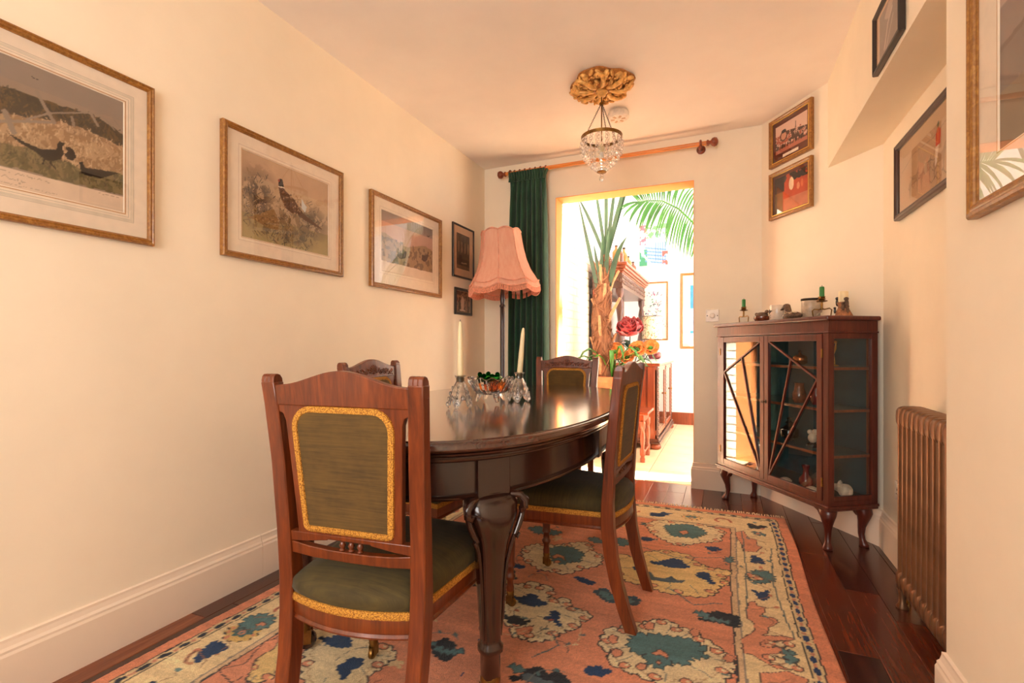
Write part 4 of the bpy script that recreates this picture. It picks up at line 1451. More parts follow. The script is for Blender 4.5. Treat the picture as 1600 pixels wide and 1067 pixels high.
hen = L([(1.545, 1.606), (1.578, 1.621), (1.59, 1.596), (1.607, 1.565), (1.599, 1.531), (1.545, 1.53), (1.483, 1.548), (1.445, 1.552), (1.506, 1.582)])
p.poly(hen, (140, 106, 66))
cock = L([(1.601, 1.758), (1.612, 1.770), (1.624, 1.767), (1.63, 1.742), (1.637, 1.723), (1.691, 1.695), (1.718, 1.665), (1.746, 1.643), (1.876, 1.589), (1.746, 1.613), (1.709, 1.633), (1.673, 1.628), (1.637, 1.644), (1.612, 1.687), (1.603, 1.72)])
p.poly(cock, (92, 60, 42))
p.poly(L([(1.601, 1.758), (1.612, 1.770), (1.624, 1.767), (1.632, 1.735), (1.604, 1.728)]), (34, 40, 44))
p.line(L([(1.604, 1.729), (1.632, 1.733)]), 0.006, (232, 220, 206))
p.oval(1.604 - Y0, 1.757 - Z0, 0.005, 0.006, (150, 50, 36))
for k in range(60):
    u, v = rg.uniform(1.61, 1.73), rg.uniform(1.63, 1.72)
    p.oval(u - Y0, v - Z0, 0.003, 0.004, rg.choice(((150, 104, 70), (60, 40, 32), (190, 150, 116))), a=0.7)
    u, v = rg.uniform(1.47, 1.60), rg.uniform(1.535, 1.60)
    p.oval(u - Y0, v - Z0, 0.003, 0.003, rg.choice(((90, 66, 44), (180, 146, 98))), a=0.7)
p.poly(L([(1.735, 1.71), (1.752, 1.69), (1.765, 1.68), (1.755, 1.65), (1.735, 1.665)]), (206, 208, 206))  # pale patch: chandelier reflection in the glass, painted onto the print
p.mottle(0.10, 24, 3)
lay(p, t)

# 3 print whose glass mirrors the doorway
Y0, Z0 = 2.222, 1.352
W_, H_ = 2.974 - Y0, 0.552
t = picture('gold framed print with the bright doorway mirrored in its glass', (PL, Y0, Z0), PI / 2, W_, H_, 0.026, 'frame_gold', (0.10, 0.652, 0.105, 0.462), 'mount', 0.028,
            lines=((0.016, 0.0015, (204, 178, 160)),))
p = Paint(0.098, 0.654, 0.103, 0.464, 0.003, (226, 204, 182))
p.put(p.Y > 0.165, (188, 150, 132))
p.put(p.Y > 0.40, (150, 132, 124))
p.wobble(0.006, 30, 3)
X, Y = p.xy()
p.put((Y > 0.165) & (Y < 0.31 + 0.02 * np.sin(X * 14)), (154, 126, 96))
n = vnoise(p.X * 40, p.Y * 40, 9, 4)
p.put((Y > 0.165) & (Y < 0.31) & (n > 0.55), (112, 92, 74))
p.wob = None
p.poly([(0.52, 0.235), (0.55, 0.225), (0.585, 0.24), (0.60, 0.27), (0.605, 0.30), (0.595, 0.305), (0.588, 0.28), (0.56, 0.27), (0.525, 0.27)], (72, 58, 50))
p.poly([(0.25, 0.215), (0.29, 0.20), (0.34, 0.215), (0.355, 0.255), (0.34, 0.26), (0.32, 0.24), (0.27, 0.24)], (84, 62, 48))
p.line([(0.585, 0.41), (0.60, 0.404), (0.612, 0.412)], 0.006, (60, 50, 46))
p.mottle(0.08, 24, 4)
lay(p, t)

# 4 and 5: small black framed photographs by the lamp
Y0, Z0 = 3.150, 1.535
W_, H_ = 3.482 - Y0, 0.405
t = picture('black framed photograph of a town house facade above lampshade', (PL, Y0, Z0), PI / 2, W_, H_, 0.014, 'frame_black', (0.062, 0.268, 0.070, 0.340), 'mount_pink', 0.016)
p = Paint(0.060, 0.270, 0.068, 0.342, 0.004, (70, 54, 44))
p.poly([(0.06, 0.15), (0.27, 0.15), (0.27, 0.342), (0.06, 0.342)], (96, 76, 62))
for x in (0.085, 0.135, 0.185, 0.235):
    p.poly([(x, 0.20), (x + 0.022, 0.20), (x + 0.022, 0.28), (x, 0.28)], (150, 122, 100))
    p.poly([(x + 0.026, 0.17), (x + 0.034, 0.17), (x + 0.034, 0.32), (x + 0.026, 0.32)], (54, 42, 36))
p.poly([(0.10, 0.10), (0.15, 0.10), (0.15, 0.18), (0.10, 0.18)], (36, 28, 26))
p.poly([(0.06, 0.068), (0.27, 0.068), (0.27, 0.10), (0.06, 0.10)], (120, 94, 76))
p.line([(0.14, 0.118), (0.22, 0.122)], 0.008, (190, 156, 130))
p.mottle(0.35, 40, 5)
lay(p, t)
Y0, Z0 = 3.186, 1.252
W_, H_ = 3.450 - Y0, 0.205
t = picture('smallest black framed photograph, half hidden by fringed lampshade', (PL, Y0, Z0), PI / 2, W_, H_, 0.022, 'frame_black', (0.024, W_ - 0.024, 0.024, H_ - 0.024), 'mount_pink', 0.016)
p = Paint(0.022, W_ - 0.022, 0.022, H_ - 0.022, 0.004, (150, 112, 90))
n = vnoise(p.X * 50, p.Y * 50, 7, 4)
p.put(n > 0.5, (84, 62, 52))
p.poly([(0.10, 0.04), (0.14, 0.04), (0.15, 0.12), (0.12, 0.15), (0.095, 0.11)], (196, 162, 138))
p.poly([(0.06, 0.05), (0.085, 0.05), (0.085, 0.14), (0.06, 0.13)], (60, 44, 38))
p.line([(0.08, 0.036), (0.16, 0.036)], 0.008, (220, 196, 170))
lay(p, t)

# diagonal wall: two brown-mounted pictures
DRZ = math.radians(-55.3)
dvec = Vector((0.569, -0.822, 0))


def dloc(s, z):
    q = Vector((A0[0], A0[1], 0)) + dvec * s - dn * 0.002
    return (q.x, q.y, z)


W_, H_ = 0.348, 0.306
BP = [(0.0, 0.0), (0.0, 0.8), (0.10, 1.0), (0.45, 1.0), (0.62, 0.86), (0.80, 0.80), (1.0, 0.58), (1.0, 0.3), (0.9, 0.0)]
t = picture('upper brown mounted picture of a horse drawn coach near ceiling', dloc(0.095, 2.170), DRZ, W_, H_, 0.024, 'frame_gold', (0.046, 0.306, 0.076, 0.252), 'mount_brown', 0.024, prof=BP, line_mat='frame_bright')
p = Paint(0.044, 0.308, 0.074, 0.254, 0.0028, (226, 186, 166))
p.put(p.Y < 0.115, (186, 110, 86))
n = vnoise(p.X * 60, p.Y * 60, 3, 4)
p.put((p.Y < 0.20 - abs(p.X - 0.13) * 0.2) & (p.Y > 0.10) & (n > 0.46), (84, 58, 46))
p.put((p.Y < 0.19) & (p.Y > 0.13) & (n < 0.38), (168, 82, 54))
p.oval(0.115, 0.175, 0.032, 0.034, (86, 56, 44)).oval(0.115, 0.175, 0.022, 0.024, (206, 150, 122))
p.oval(0.115, 0.205, 0.02, 0.012, (40, 32, 30)).line([(0.21, 0.16), (0.215, 0.225)], 0.006, (100, 76, 62))
for k in range(10):
    p.line([(0.06 + k * 0.022, 0.10), (0.065 + k * 0.022, 0.125)], 0.006, (66, 44, 36))
lay(p, t)
MB().box(0.112, 0.240, -0.0112, -0.0095, 0.040, 0.057).build('title_plate', 'mount', t, 0)
t = picture('lower brown mounted picture of a red hunting scene', dloc(0.094, 1.832), DRZ, W_, 0.302, 0.024, 'frame_gold', (0.040, 0.310, 0.034, 0.258), 'mount_brown', 0.024, prof=BP, line_mat='frame_bright')
p = Paint(0.038, 0.312, 0.032, 0.260, 0.0028, (190, 74, 44))
n = vnoise(p.X * 40, p.Y * 40, 2, 4)
p.put((p.X < 0.11) & (p.Y < 0.17), (110, 84, 46))
p.put((p.X < 0.12) & (p.Y > 0.16), (40, 34, 32))
p.put((p.Y > 0.205) & (n > 0.42), (52, 44, 42))
p.oval(0.18, 0.19, 0.02, 0.04, (236, 206, 170)).oval(0.235, 0.16, 0.012, 0.022, (226, 150, 110)).oval(0.265, 0.17, 0.010, 0.024, (210, 110, 70))
p.put((p.Y < 0.11) & (p.X > 0.115), (200, 120, 90))
p.mottle(0.25, 30, 3)
lay(p, t)

# bulkhead, alcove and pier
t = picture('small black framed grey drawing high on the bulkhead', (XP - 0.002, 2.272, 2.040), -PI / 2, 0.305, 0.222, 0.016, 'frame_black', (0.046, 0.259, 0.026, 0.196), 'mount_pink', 0.020, tilt=0.0)
p = Paint(0.044, 0.261, 0.024, 0.198, 0.003, (118, 104, 100))
p.mottle(0.25, 30, 3)
p.poly([(0.10, 0.16), (0.15, 0.19), (0.21, 0.18), (0.16, 0.13), (0.13, 0.14)], (178, 160, 152))
p.line([(0.10, 0.05), (0.14, 0.12), (0.19, 0.15)], 0.008, (206, 190, 182)).line([(0.12, 0.04), (0.20, 0.12)], 0.004, (206, 190, 182))
lay(p, t)
t = picture('dark framed buff drawing of a red coated huntsman in the alcove', (XA - 0.002, 2.730, 1.575), -PI / 2, 0.86, 0.338, 0.026, 'frame_brown', None, None, 0.024)
p = Paint(0.020, 0.84, 0.020, 0.318, 0.0035, (190, 154, 120))
p.mottle(0.06, 12, 3)
rg = random.Random(6)
for k in range(16):
    x, z = rg.uniform(0.10, 0.75), rg.uniform(0.05, 0.16)
    p.line([(x + 0.05 * q * 0.4, z + rg.uniform(-0.014, 0.018)) for q in range(6)], 0.0035, (112, 92, 76), 0.8)
for x in (0.14, 0.27, 0.40, 0.60):
    p.poly([(x, 0.12), (x + 0.05, 0.145), (x + 0.09, 0.14), (x + 0.12, 0.17), (x + 0.11, 0.12), (x + 0.10, 0.05), (x + 0.09, 0.11), (x + 0.03, 0.11), (x + 0.015, 0.05)], (142, 112, 86), 0.6)
for x in (0.44, 0.66):
    p.poly([(x - 0.012, 0.175), (x + 0.03, 0.175), (x + 0.035, 0.225), (x + 0.012, 0.245), (x - 0.012, 0.225)], (206, 70, 50))
    p.oval(x + 0.010, 0.252, 0.010, 0.012, (70, 76, 60))
    p.poly([(x - 0.014, 0.175), (x + 0.016, 0.175), (x + 0.0, 0.115), (x - 0.02, 0.105)], (226, 206, 184))
p.line([(0.05, 0.20), (0.2, 0.235), (0.4, 0.22), (0.6, 0.25), (0.82, 0.23)], 0.003, (128, 106, 88), 0.7)
lay(p, t)
t = picture('largest gold framed picture on the pier at the right edge', (XP - 0.002, 1.478, 1.300), -PI / 2, 0.62, 0.78, 0.034, 'frame_gold', (0.118, 0.502, 0.12, 0.66), 'mount', 0.024,
            lines=((0.004, 0.002, (206, 160, 110)),))
p = Paint(0.116, 0.504, 0.118, 0.662, 0.004, (132, 112, 104))
p.put(p.Y > 0.42, (176, 150, 138))
n = vnoise(p.X * 16, p.Y * 16, 4, 4)
p.put((p.Y < 0.34) & (n > 0.4), (110, 96, 90))
p.put((p.Y < 0.24), (126, 108, 88))
p.line([(0.11, 0.33), (0.25, 0.345), (0.5, 0.37)], 0.012, (96, 78, 72))
p.mottle(0.16, 20, 3)
lay(p, t)

# garden room: canvas and two frames on the back wall
YG = GY1 - 0.002
t = thing('canvas_painting', 'unframed bright canvas of blue garden steps under palm frond', 'painting', (-1.023, YG, 2.090))
MB().box(0.0, 0.366, -0.026, 0, 0.0, 0.545).build('stretcher', 'white_frame', t, 0, 0.002)
p = Paint(0.0, 0.366, 0.0, 0.545, 0.006, (150, 186, 214))
n = vnoise(p.X * 26, p.Y * 26, 4, 4)
p.put(p.Y > 0.30, (226, 238, 236))
p.put((p.Y > 0.36) & (n > 0.5), (112, 168, 120))
p.put((p.Y > 0.28) & (p.X < 0.09) & (n > 0.42), (214, 110, 130))
p.put((p.Y < 0.22) & (p.X < 0.10) & (n > 0.35), (70, 140, 110))
for k in range(5):
    p.line([(0.08, 0.24 - k * 0.045), (0.34, 0.20 - k * 0.045)], 0.014, (90, 130, 190))
p.line([(0.0, 0.22), (0.14, 0.03)], 0.022, (222, 232, 244))
for x in (0.21, 0.24, 0.27, 0.30, 0.33):
    p.line([(x, 0.06), (x, 0.42)], 0.008, (72, 104, 172))
p.put((p.X > 0.29) & (p.Y < 0.18) & (n > 0.4), (214, 96, 92))
p.build('canvas', 'print', t, lambda X, Y, Z: np.stack([X, np.full_like(X, -0.0265), Y], 1))
t = picture('botanical flower print in thin gold frame above the sideboard', (-1.005, YG, 1.097), 0, 0.347, 0.775, 0.018, 'frame_gold', (0.03, 0.317, 0.03, 0.745), 'mount', 0.02)
p = Paint(0.028, 0.319, 0.028, 0.747, 0.006, (240, 236, 230))
rg = random.Random(2)
for k in range(90):
    x, z = rg.gauss(0.17, 0.06), rg.uniform(0.16, 0.64)
    p.oval(x, z, rg.uniform(0.006, 0.017), rg.uniform(0.004, 0.010), rg.choice(((86, 150, 140), (120, 110, 170), (176, 90, 150), (60, 84, 120), (196, 160, 180))), rot=rg.uniform(0, 3))
lay(p, t)
t = picture('gold framed picture with a blue panel beside the doorway edge', (-0.504, YG, 0.985), 0, 0.62, 0.98, 0.03, 'frame_gold', (0.118, 0.502, 0.17, 0.82), 'mount', 0.024)
p = Paint(0.116, 0.504, 0.168, 0.822, 0.008, (60, 150, 196))
p.mottle(0.4, 14, 3)
lay(p, t)
# ------------------------------------------------------------------ glazed display cabinet on the diagonal wall
CRZ = math.radians(-56.0)
CW, CD, CH = 0.90, 0.286, 1.156     # width, depth, height of the top
cex = Vector((math.cos(CRZ), math.sin(CRZ), 0))
cey = Vector((-math.sin(CRZ), math.cos(CRZ), 0))
CORG = Vector((0.2175, 3.155, 0)) + cey * 0.004


def cab_world(x, y, z):
    q = CORG + cex * x + cey * y
    return (q.x, q.y, z)


def build_cabinet():
    t = thing('display_cabinet', 'glazed mahogany display cabinet with sunburst doors on cabriole legs', 'cabinet', tuple(CORG), CRZ)
    hw = CW / 2
    # top with a rounded edge, frieze below it
    MB().box(-hw - 0.018, hw + 0.018, -0.022, CD + 0.004, CH - 0.022, CH).build('top', 'cab_wood', t, 0, 0.008, 3)
    f = MB().box(-hw, hw, 0.0, CD, CH - 0.078, CH - 0.022)
    f.box(-hw - 0.006, hw + 0.006, -0.006, CD, CH - 0.084, CH - 0.076)
    f.build('frieze', 'cab_wood', t, 0, 0.002)
    z0, z1 = 0.235, CH - 0.084
    # corner posts
    for x in (-hw, hw - 0.034):
        for y in (0.0, CD - 0.034):
            MB().box(x, x + 0.034, y, y + 0.034, z0, z1).build('corner_post', 'cab_wood', t, 0, 0.002)
    # floor of the case, plinth moulding
    MB().box(-hw, hw, 0.0, CD, z0 - 0.012, z0 + 0.012).build('case_floor', 'cab_wood', t, 0, 0.002)
    m = MB()
    m.box(-hw - 0.010, hw + 0.010, -0.012, CD, 0.212, 0.226)
    m.box(-hw - 0.004, hw + 0.004, -0.006, CD, 0.198, 0.212)
    m.build('base_moulding', 'cab_wood', t, 0, 0.004)
    MB().box(-hw + 0.01, hw - 0.01, CD - 0.012, CD, z0, z1).build('back_panel', 'teal', t, 0)
    # shelves: wooden boards topped with teal lining
    for z in (0.470, 0.695, 0.905):
        s = MB().box(-hw + 0.008, hw - 0.012, 0.030, CD - 0.013, z - 0.016, z - 0.002).build('shelf', 'oak', t, 0, 0.002)
        MB().box(-hw + 0.010, hw - 0.013, 0.036, CD - 0.014, z - 0.002, z).build('shelf_lining', 'teal', s, 0)
    s = MB().box(-hw + 0.01, hw - 0.012, 0.034, CD - 0.014, z0 + 0.012, z0 + 0.015).build('floor_lining', 'teal', t, 0)
    # glazed ends
    for sgn in (-1, 1):
        xo = sgn * hw
        xa, xb = (xo - 0.018, xo - 0.002) if sgn > 0 else (xo + 0.002, xo + 0.018)
        MB().box(xa, xb, 0.034, CD - 0.034, z0, z0 + 0.034).build('end_rail', 'cab_wood', t, 0, 0.002)
        e = MB().box(xa, xb, 0.034, CD - 0.034, z1 - 0.028, z1).build('end_rail', 'cab_wood', t, 0, 0.002)
        xm = (xa + xb) / 2
        MB().box(xm - 0.0015, xm + 0.0015, 0.030, CD - 0.030, z0 + 0.03, z1 - 0.024).build('pane', 'cab_pane', e, 0)
        # light wood bead up the inner back edge
        MB().box(xo - sgn * 0.024 - 0.003, xo - sgn * 0.024 + 0.003, CD - 0.040, CD - 0.034, z0 + 0.03, z1 - 0.03).build('glazing_bead', 'oak', e, 0)
    # doors
    for sgn in (-1, 1):
        xl, xr = (-hw + 0.036, -0.001) if sgn < 0 else (0.001, hw - 0.036)
        st, rl = 0.034, 0.034
        m = MB()
        y0, y1 = -0.003, 0.017
        m.box(xl, xl + st, y0, y1, z0 + 0.006, z1 - 0.004)
        m.box(xr - st, xr, y0, y1, z0 + 0.006, z1 - 0.004)
        m.box(xl + st, xr - st, y0, y1, z0 + 0.006, z0 + 0.006 + rl)
        m.box(xl + st, xr - st, y0, y1, z1 - 0.004 - rl, z1 - 0.004)
        d = m.build('door', 'cab_wood', t, 0, 0.0025)
        gx0, gx1, gz0, gz1 = xl + st, xr - st, z0 + 0.006 + rl, z1 - 0.004 - rl
        MB().box(gx0 - 0.004, gx1 + 0.004, 0.0075, 0.0105, gz0 - 0.004, gz1 + 0.004).build('pane', 'cab_pane', d, 0)
        P = lambda u, v: ((gx0 + (gx1 - gx0) * (u if sgn > 0 else 1 - u)), 0.004, gz0 + (gz1 - gz0) * v)
        for a, b in (((0.0, 1.0), (1.0, 0.745)), ((1.0, 0.745), (0.01, 0.005)), ((0.49, 0.875), (0.005, 0.01))):
            MB().bar(P(*a), P(*b), 0.010, 0.011, up=(0, 1, 0)).build('glazing_bar', 'cab_wood', d, 0, 0.0015)
        hx = xl if sgn < 0 else xr
        for z in (z0 + 0.10, z1 - 0.10):
            MB().box(hx - 0.004, hx + 0.004, -0.006, 0.0, z - 0.022, z + 0.022).build('hinge', 'old_brass', d, 0, 0.001)
        if sgn > 0:
            k = MB()
            k.ell((xl + 0.014, -0.0035, 0.690), (0.007, 0.002, 0.012), 10, 6)
            k.tube([(xl + 0.014, -0.004, 0.690), (xl + 0.014, -0.020, 0.690)], 0.0022, 6)
            k.tube([(xl + 0.014 + 0.007 * math.cos(a), -0.024, 0.690 + 0.007 * math.sin(a)) for a in [2 * PI * q / 10 for q in range(10)]], 0.0018, 6, closed=True)
            k.build('key', 'iron', d, 40)
    # cabriole legs
    for x in (-hw + 0.045, hw - 0.045):
        for y in (0.040, CD - 0.045):
            sx, sy = (1 if x > 0 else -1), (-1 if y < 0.1 else 0.35)
            sec = [(0.199, 0.040, 0.0), (0.188, 0.041, 0.002), (0.170, 0.038, 0.008), (0.150, 0.031, 0.008), (0.125, 0.024, 0.004), (0.095, 0.018, -0.002), (0.060, 0.015, -0.004), (0.036, 0.0145, 0.0), (0.024, 0.018, 0.004), (0.012, 0.023, 0.008), (0.004, 0.023, 0.008), (0.0, 0.019, 0.007)]
            rings = []
            for z, r, o in reversed(sec):
                rings.append([(x + sx * o + r * math.cos(2 * PI * q / 16), y + sy * o + r * 0.92 * math.sin(2 * PI * q / 16), z) for q in range(16)])
            lg = MB().loft(rings).build('leg', 'cab_wood', t, 60)
            ear = MB()
            ear.prism([(0, 0.199), (-sx * 0.075, 0.199), (-sx * 0.066, 0.186), (-sx * 0.046, 0.178), (-sx * 0.034, 0.160), (-sx * 0.020, 0.150), (0, 0.150)], y - 0.020, y + 0.012, lambda a, b, c: (x + a, c, b))
            ear.build('leg_ear', 'cab_wood', lg, 30, 0.003)
    return t


build_cabinet()


def lathe_thing(name, label, cat, prof, mat, loc, n=20, group=None, rz=0.0, flute=None):
    o = MB().lathe(prof, n, (0, 0, 0), None, flute).build(name, mat, None, 50)
    o.location = loc
    o.rotation_euler = (0, 0, rz)
    return tag(o, label, cat, group)


M['cream_china'] = plain('cream_china', (226, 206, 184), 0.25, coat=0.4)
M['brown_glaze'] = plain('brown_glaze', (110, 52, 30), 0.2, noise=0.4, scale=70, coat=0.6)
M['feather'] = plain('carved_bird_brown', (92, 68, 50), 0.7, noise=0.35, scale=90)
M['bark'] = plain('knotted_wood', (150, 98, 62), 0.7, noise=0.3, scale=60, bump=0.3)
M['pewter'] = plain('stoneware_grey', (196, 172, 146), 0.35, noise=0.12)
M['ruby'] = plain('ruby_glaze', (120, 34, 36), 0.15, coat=0.8)
M['shell'] = plain('pale_seashell', (228, 204, 186), 0.4, noise=0.14, scale=40, bump=0.2)
M['copper'] = plain('copper_pot', (190, 112, 66), 0.25, 1.0)
M['black_glaze'] = plain('black_glaze', (34, 26, 24), 0.2, coat=0.6)


def candlestick(label, loc, rz, s):
    t = thing('candle_holder', label, 'candlestick', loc, rz)
    m = MB()
    # bent strap foot and stem
    for q in (-1, 1):
        m.tube([(0, 0, 0.045 * s), (q * 0.012 * s, 0, 0.040 * s), (q * 0.034 * s, 0, 0.044 * s), (q * 0.044 * s, 0, 0.036 * s), (q * 0.040 * s, 0, 0.010 * s), (q * 0.036 * s, 0, 0.003 * s)], 0.003 * s, 6)
    m.tube([(-0.036 * s, 0, 0.003 * s), (-0.036 * s, 0.03 * s, 0.003 * s), (0.036 * s, 0.03 * s, 0.003 * s), (0.036 * s, 0, 0.003 * s)], 0.003 * s, 6)
    m.tube([(-0.036 * s, 0, 0.003 * s), (-0.036 * s, -0.03 * s, 0.003 * s), (0.036 * s, -0.03 * s, 0.003 * s), (0.036 * s, 0, 0.003 * s)], 0.003 * s, 6)
    m.lathe([(0.004, 0.038), (0.005, 0.066), (0.004, 0.074), (0.022, 0.078), (0.023, 0.081), (0.008, 0.083)], 14, (0, 0, 0), Matrix.Scale(s, 4))
    m.build('stand', 'old_brass', t, 50)
    MB().lathe([(0.009, 0.083), (0.017, 0.088), (0.012, 0.092), (0.015, 0.100), (0.013, 0.100), (0.009, 0.092)], 14, (0, 0, 0), Matrix.Scale(s, 4), lambda a, z: 1 + 0.12 * math.cos(5 * a)).build('socket', 'old_brass', t, 50)
    c = MB().lathe([(0.0105, 0.092), (0.0105, 0.140), (0.009, 0.146), (0.003, 0.147)], 14, (0, 0, 0), Matrix.Scale(s, 4)).build('candle', 'green_wax', t, 50)
    MB().tube([(0, 0, 0.146 * s), (0.001, 0, 0.153 * s)], 0.0012 * s, 5).build('wick', 'iron', c, 0)
    return t


TOPZ = CH + 0.0005
candlestick('small brass candlestick with green candle at cabinet left end', cab_world(-0.319, 0.10, TOPZ), CRZ, 1.06)
candlestick('larger brass candlestick with green candle standing behind the stoneware tankard', cab_world(0.256, 0.145, TOPZ), CRZ + 0.3, 1.14)
t = thing('china_bird', 'brown glazed lidded bird dish beside the white mug', 'ornament', cab_world(-0.175, 0.12, TOPZ), CRZ)
MB().lathe([(0.020, 0.0), (0.036, 0.006), (0.046, 0.022), (0.044, 0.036), (0.030, 0.038)], 18).build('dish', 'brown_glaze', t, 50)
m = MB().ell((0, 0, 0.042), (0.044, 0.032, 0.020), 12, 8)
m.ell((0.044, 0, 0.062), (0.013, 0.011, 0.011), 10, 6).tube([(0.028, 0, 0.048), (0.040, 0, 0.058)], [0.013, 0.009], 8).tube([(0.054, 0, 0.062), (0.064, 0, 0.060)], [0.004, 0.001], 6)
m.ell((-0.046, 0, 0.052), (0.016, 0.008, 0.010), 8, 6)
m.build('bird_lid', 'feather', t, 60)


def mug(label, loc, rz, r, h, mat, crest=False):
    t = thing('mug', label, 'mug', loc, rz)
    MB().lathe([(r * 0.9, 0), (r, 0.004), (r, h - 0.002), (r * 0.97, h), (r * 0.92, h - 0.003), (r * 0.90, 0.008), (0.004, 0.007)], 26).build('cup', mat, t, 50)
    MB().tube([(r * 0.95, 0, h * 0.82), (r * 1.35, 0, h * 0.84), (r * 1.62, 0, h * 0.62), (r * 1.55, 0, h * 0.34), (r * 0.95, 0, h * 0.2)], 0.0055, 8).build('handle', mat, t, 60)
    if crest:
        # dark printed crest and two lines of small print on the side turned to the room
        m = MB()
        rg = random.Random(3)
        for k in range(26):
            a = -PI / 2 - 0.30 + rg.gauss(0, 0.22)
            z = h * 0.60 + rg.gauss(0, 0.006)
            m.ell(((r + 0.0002) * math.cos(a), (r + 0.0002) * math.sin(a), z), (0.0045, 0.0014, 0.0036), 5, 4, rot=Matrix.Rotation(a + PI / 2, 3, 'Z'))
        for zz in (0.36, 0.28, 0.18):
            for k in range(5):
                a = -PI / 2 - 0.30 + (k - 2) * 0.13
                m.ell(((r + 0.0002) * math.cos(a), (r + 0.0002) * math.sin(a), h * zz), (0.0028, 0.0010, 0.0016), 5, 4, rot=Matrix.Rotation(a + PI / 2, 3, 'Z'))
        m.build('crest', 'iron', t, 0)
    return t


mug('white china mug with a small dark crest on cabinet top', cab_world(0.000, 0.085, TOPZ), CRZ, 0.041, 0.090, 'cream_china', True)
tk = mug('grey stoneware tankard with pewter rim behind the carved duck', cab_world(0.115, 0.205, TOPZ), CRZ, 0.047, 0.118, 'pewter')
MB().lathe([(0.0475, 0.106), (0.0495, 0.108), (0.0495, 0.118), (0.0465, 0.119), (0.0455, 0.106)], 26).build('rim', 'iron', tk, 50)
t = thing('carved_duck', 'carved brown duck head on a flat textured body', 'ornament', cab_world(0.118, 0.070, TOPZ), CRZ)
m = MB().ell((0.020, 0, 0.020), (0.062, 0.034, 0.022), 16, 8)
m.build('body', M['feather'], t, 60)
m = MB().tube([(-0.012, 0, 0.030), (-0.014, 0, 0.055), (-0.020, 0, 0.068)], [0.020, 0.016, 0.017], 10)
m.ell((-0.026, 0, 0.074), (0.024, 0.016, 0.016), 10, 8)
m.tube([(-0.044, 0, 0.070), (-0.060, 0, 0.060), (-0.072, 0, 0.058)], [0.009, 0.006, 0.003], 8)
m.build('head', 'feather', t, 60)
m = MB()
rg = random.Random(9)
for k in range(40):
    m.ell((0.02 + rg.uniform(-0.045, 0.05), rg.uniform(-0.026, 0.026), 0.036 + rg.uniform(-0.004, 0.004)), (0.010, 0.006, 0.003), 6, 4, rot=Matrix.Rotation(0.4, 3, 'Y'))
m.build('feathers', 'pewter', t, 60)
t = thing('figurine', 'knotted wooden figure group with a pale candle stub at cabinet right', 'ornament', cab_world(0.405, 0.13, TOPZ), CRZ)
m = MB()
m.lathe([(0.036, 0.0), (0.030, 0.02), (0.020, 0.05), (0.024, 0.07), (0.010, 0.075)], 10, (0, 0, 0), None, lambda a, z: 1 + 0.18 * math.sin(3 * a + z * 40))
m.build('trunk', 'bark', t, 60)
MB().lathe([(0.020, 0.072), (0.022, 0.078), (0.021, 0.122), (0.018, 0.125), (0.004, 0.120)], 14).build('candle', 'wax', t, 50)
for x, y, z, s in ((-0.035, 0, 0.072, 1.0), (0.030, -0.012, 0.060, 1.2), (-0.040, -0.01, 0.030, 0.7), (0.036, -0.01, 0.03, 0.8), (0.018, -0.02, 0.045, 0.9)):
    m = MB().ell((x, y, z), (0.009 * s, 0.008 * s, 0.020 * s), 8, 6).ell((x + 0.002, y - 0.003, z + 0.020 * s), (0.009 * s, 0.009 * s, 0.008 * s), 8, 6)
    m.build('bird', 'black_glaze' if x < 0 else 'feather', t, 60)

# things standing inside the cabinet
SHG = 'ornaments inside the cabinet'
def inside(x, y, shelf):
    return cab_world(x, y, (0.2505, 0.4705, 0.6955, 0.9055)[shelf])


lathe_thing('jug', 'ruby red glass jug on cabinet floor behind the right door', 'jug', [(0.022, 0), (0.034, 0.012), (0.034, 0.04), (0.016, 0.062), (0.014, 0.09), (0.022, 0.112), (0.019, 0.112), (0.011, 0.09), (0.008, 0.06)], 'ruby', inside(0.197, 0.10, 0), group=SHG)
t = thing('seashell', 'large pale seashell on cabinet floor at glazed end', 'shell', inside(0.375, 0.12, 0), CRZ + 0.5, SHG)
m = MB()
for k in range(16):
    a = k * 0.55
    r = 0.034 * (0.86 ** k)
    m.ell((0.016 * math.cos(a) * (0.9 ** k) + 0.022 - k * 0.0045, 0.016 * math.sin(a) * (0.9 ** k), 0.034 + 0.002 * k), (r, r, r), 10, 7)
m.build('whorl', 'shell', t, 60)
m = MB()
for k in range(5):
    a = 0.3 + k * 0.5
    m.tube([(0.012, 0.02 * math.cos(a), 0.036 + 0.02 * math.sin(a)), (0.014, 0.045 * math.cos(a), 0.036 + 0.045 * math.sin(a))], [0.012, 0.002], 7)
m.build('spine', 'shell', t, 60)
for lab_, x_ in (('flat pale shell lying right of the ruby jug', 0.275), ('flat pale shell lying left of the ruby jug', 0.089)):
    t = thing('seashell', lab_, 'shell', inside(x_, 0.065, 0), CRZ, SHG)
    fan = lambda a, z: 1 + 0.05 * math.cos(14 * a)
    MB().lathe([(0.030, 0.0), (0.031, 0.004), (0.024, 0.014), (0.012, 0.020), (0.003, 0.022)], 42, (0, 0, 0), None, fan).build('valve', 'shell', t, 60)
    MB().box(-0.010, 0.010, 0.024, 0.034, 0.0, 0.006).build('hinge_ear', 'shell', t, 0, 0.002)
lathe_thing('jug', 'brown and white stoneware jug on the middle shelf of cabinet', 'jug', [(0.028, 0), (0.036, 0.02), (0.036, 0.05), (0.026, 0.075), (0.024, 0.10), (0.028, 0.108), (0.022, 0.106), (0.018, 0.08)], 'brown_glaze', inside(0.128, 0.12, 2), group=SHG)
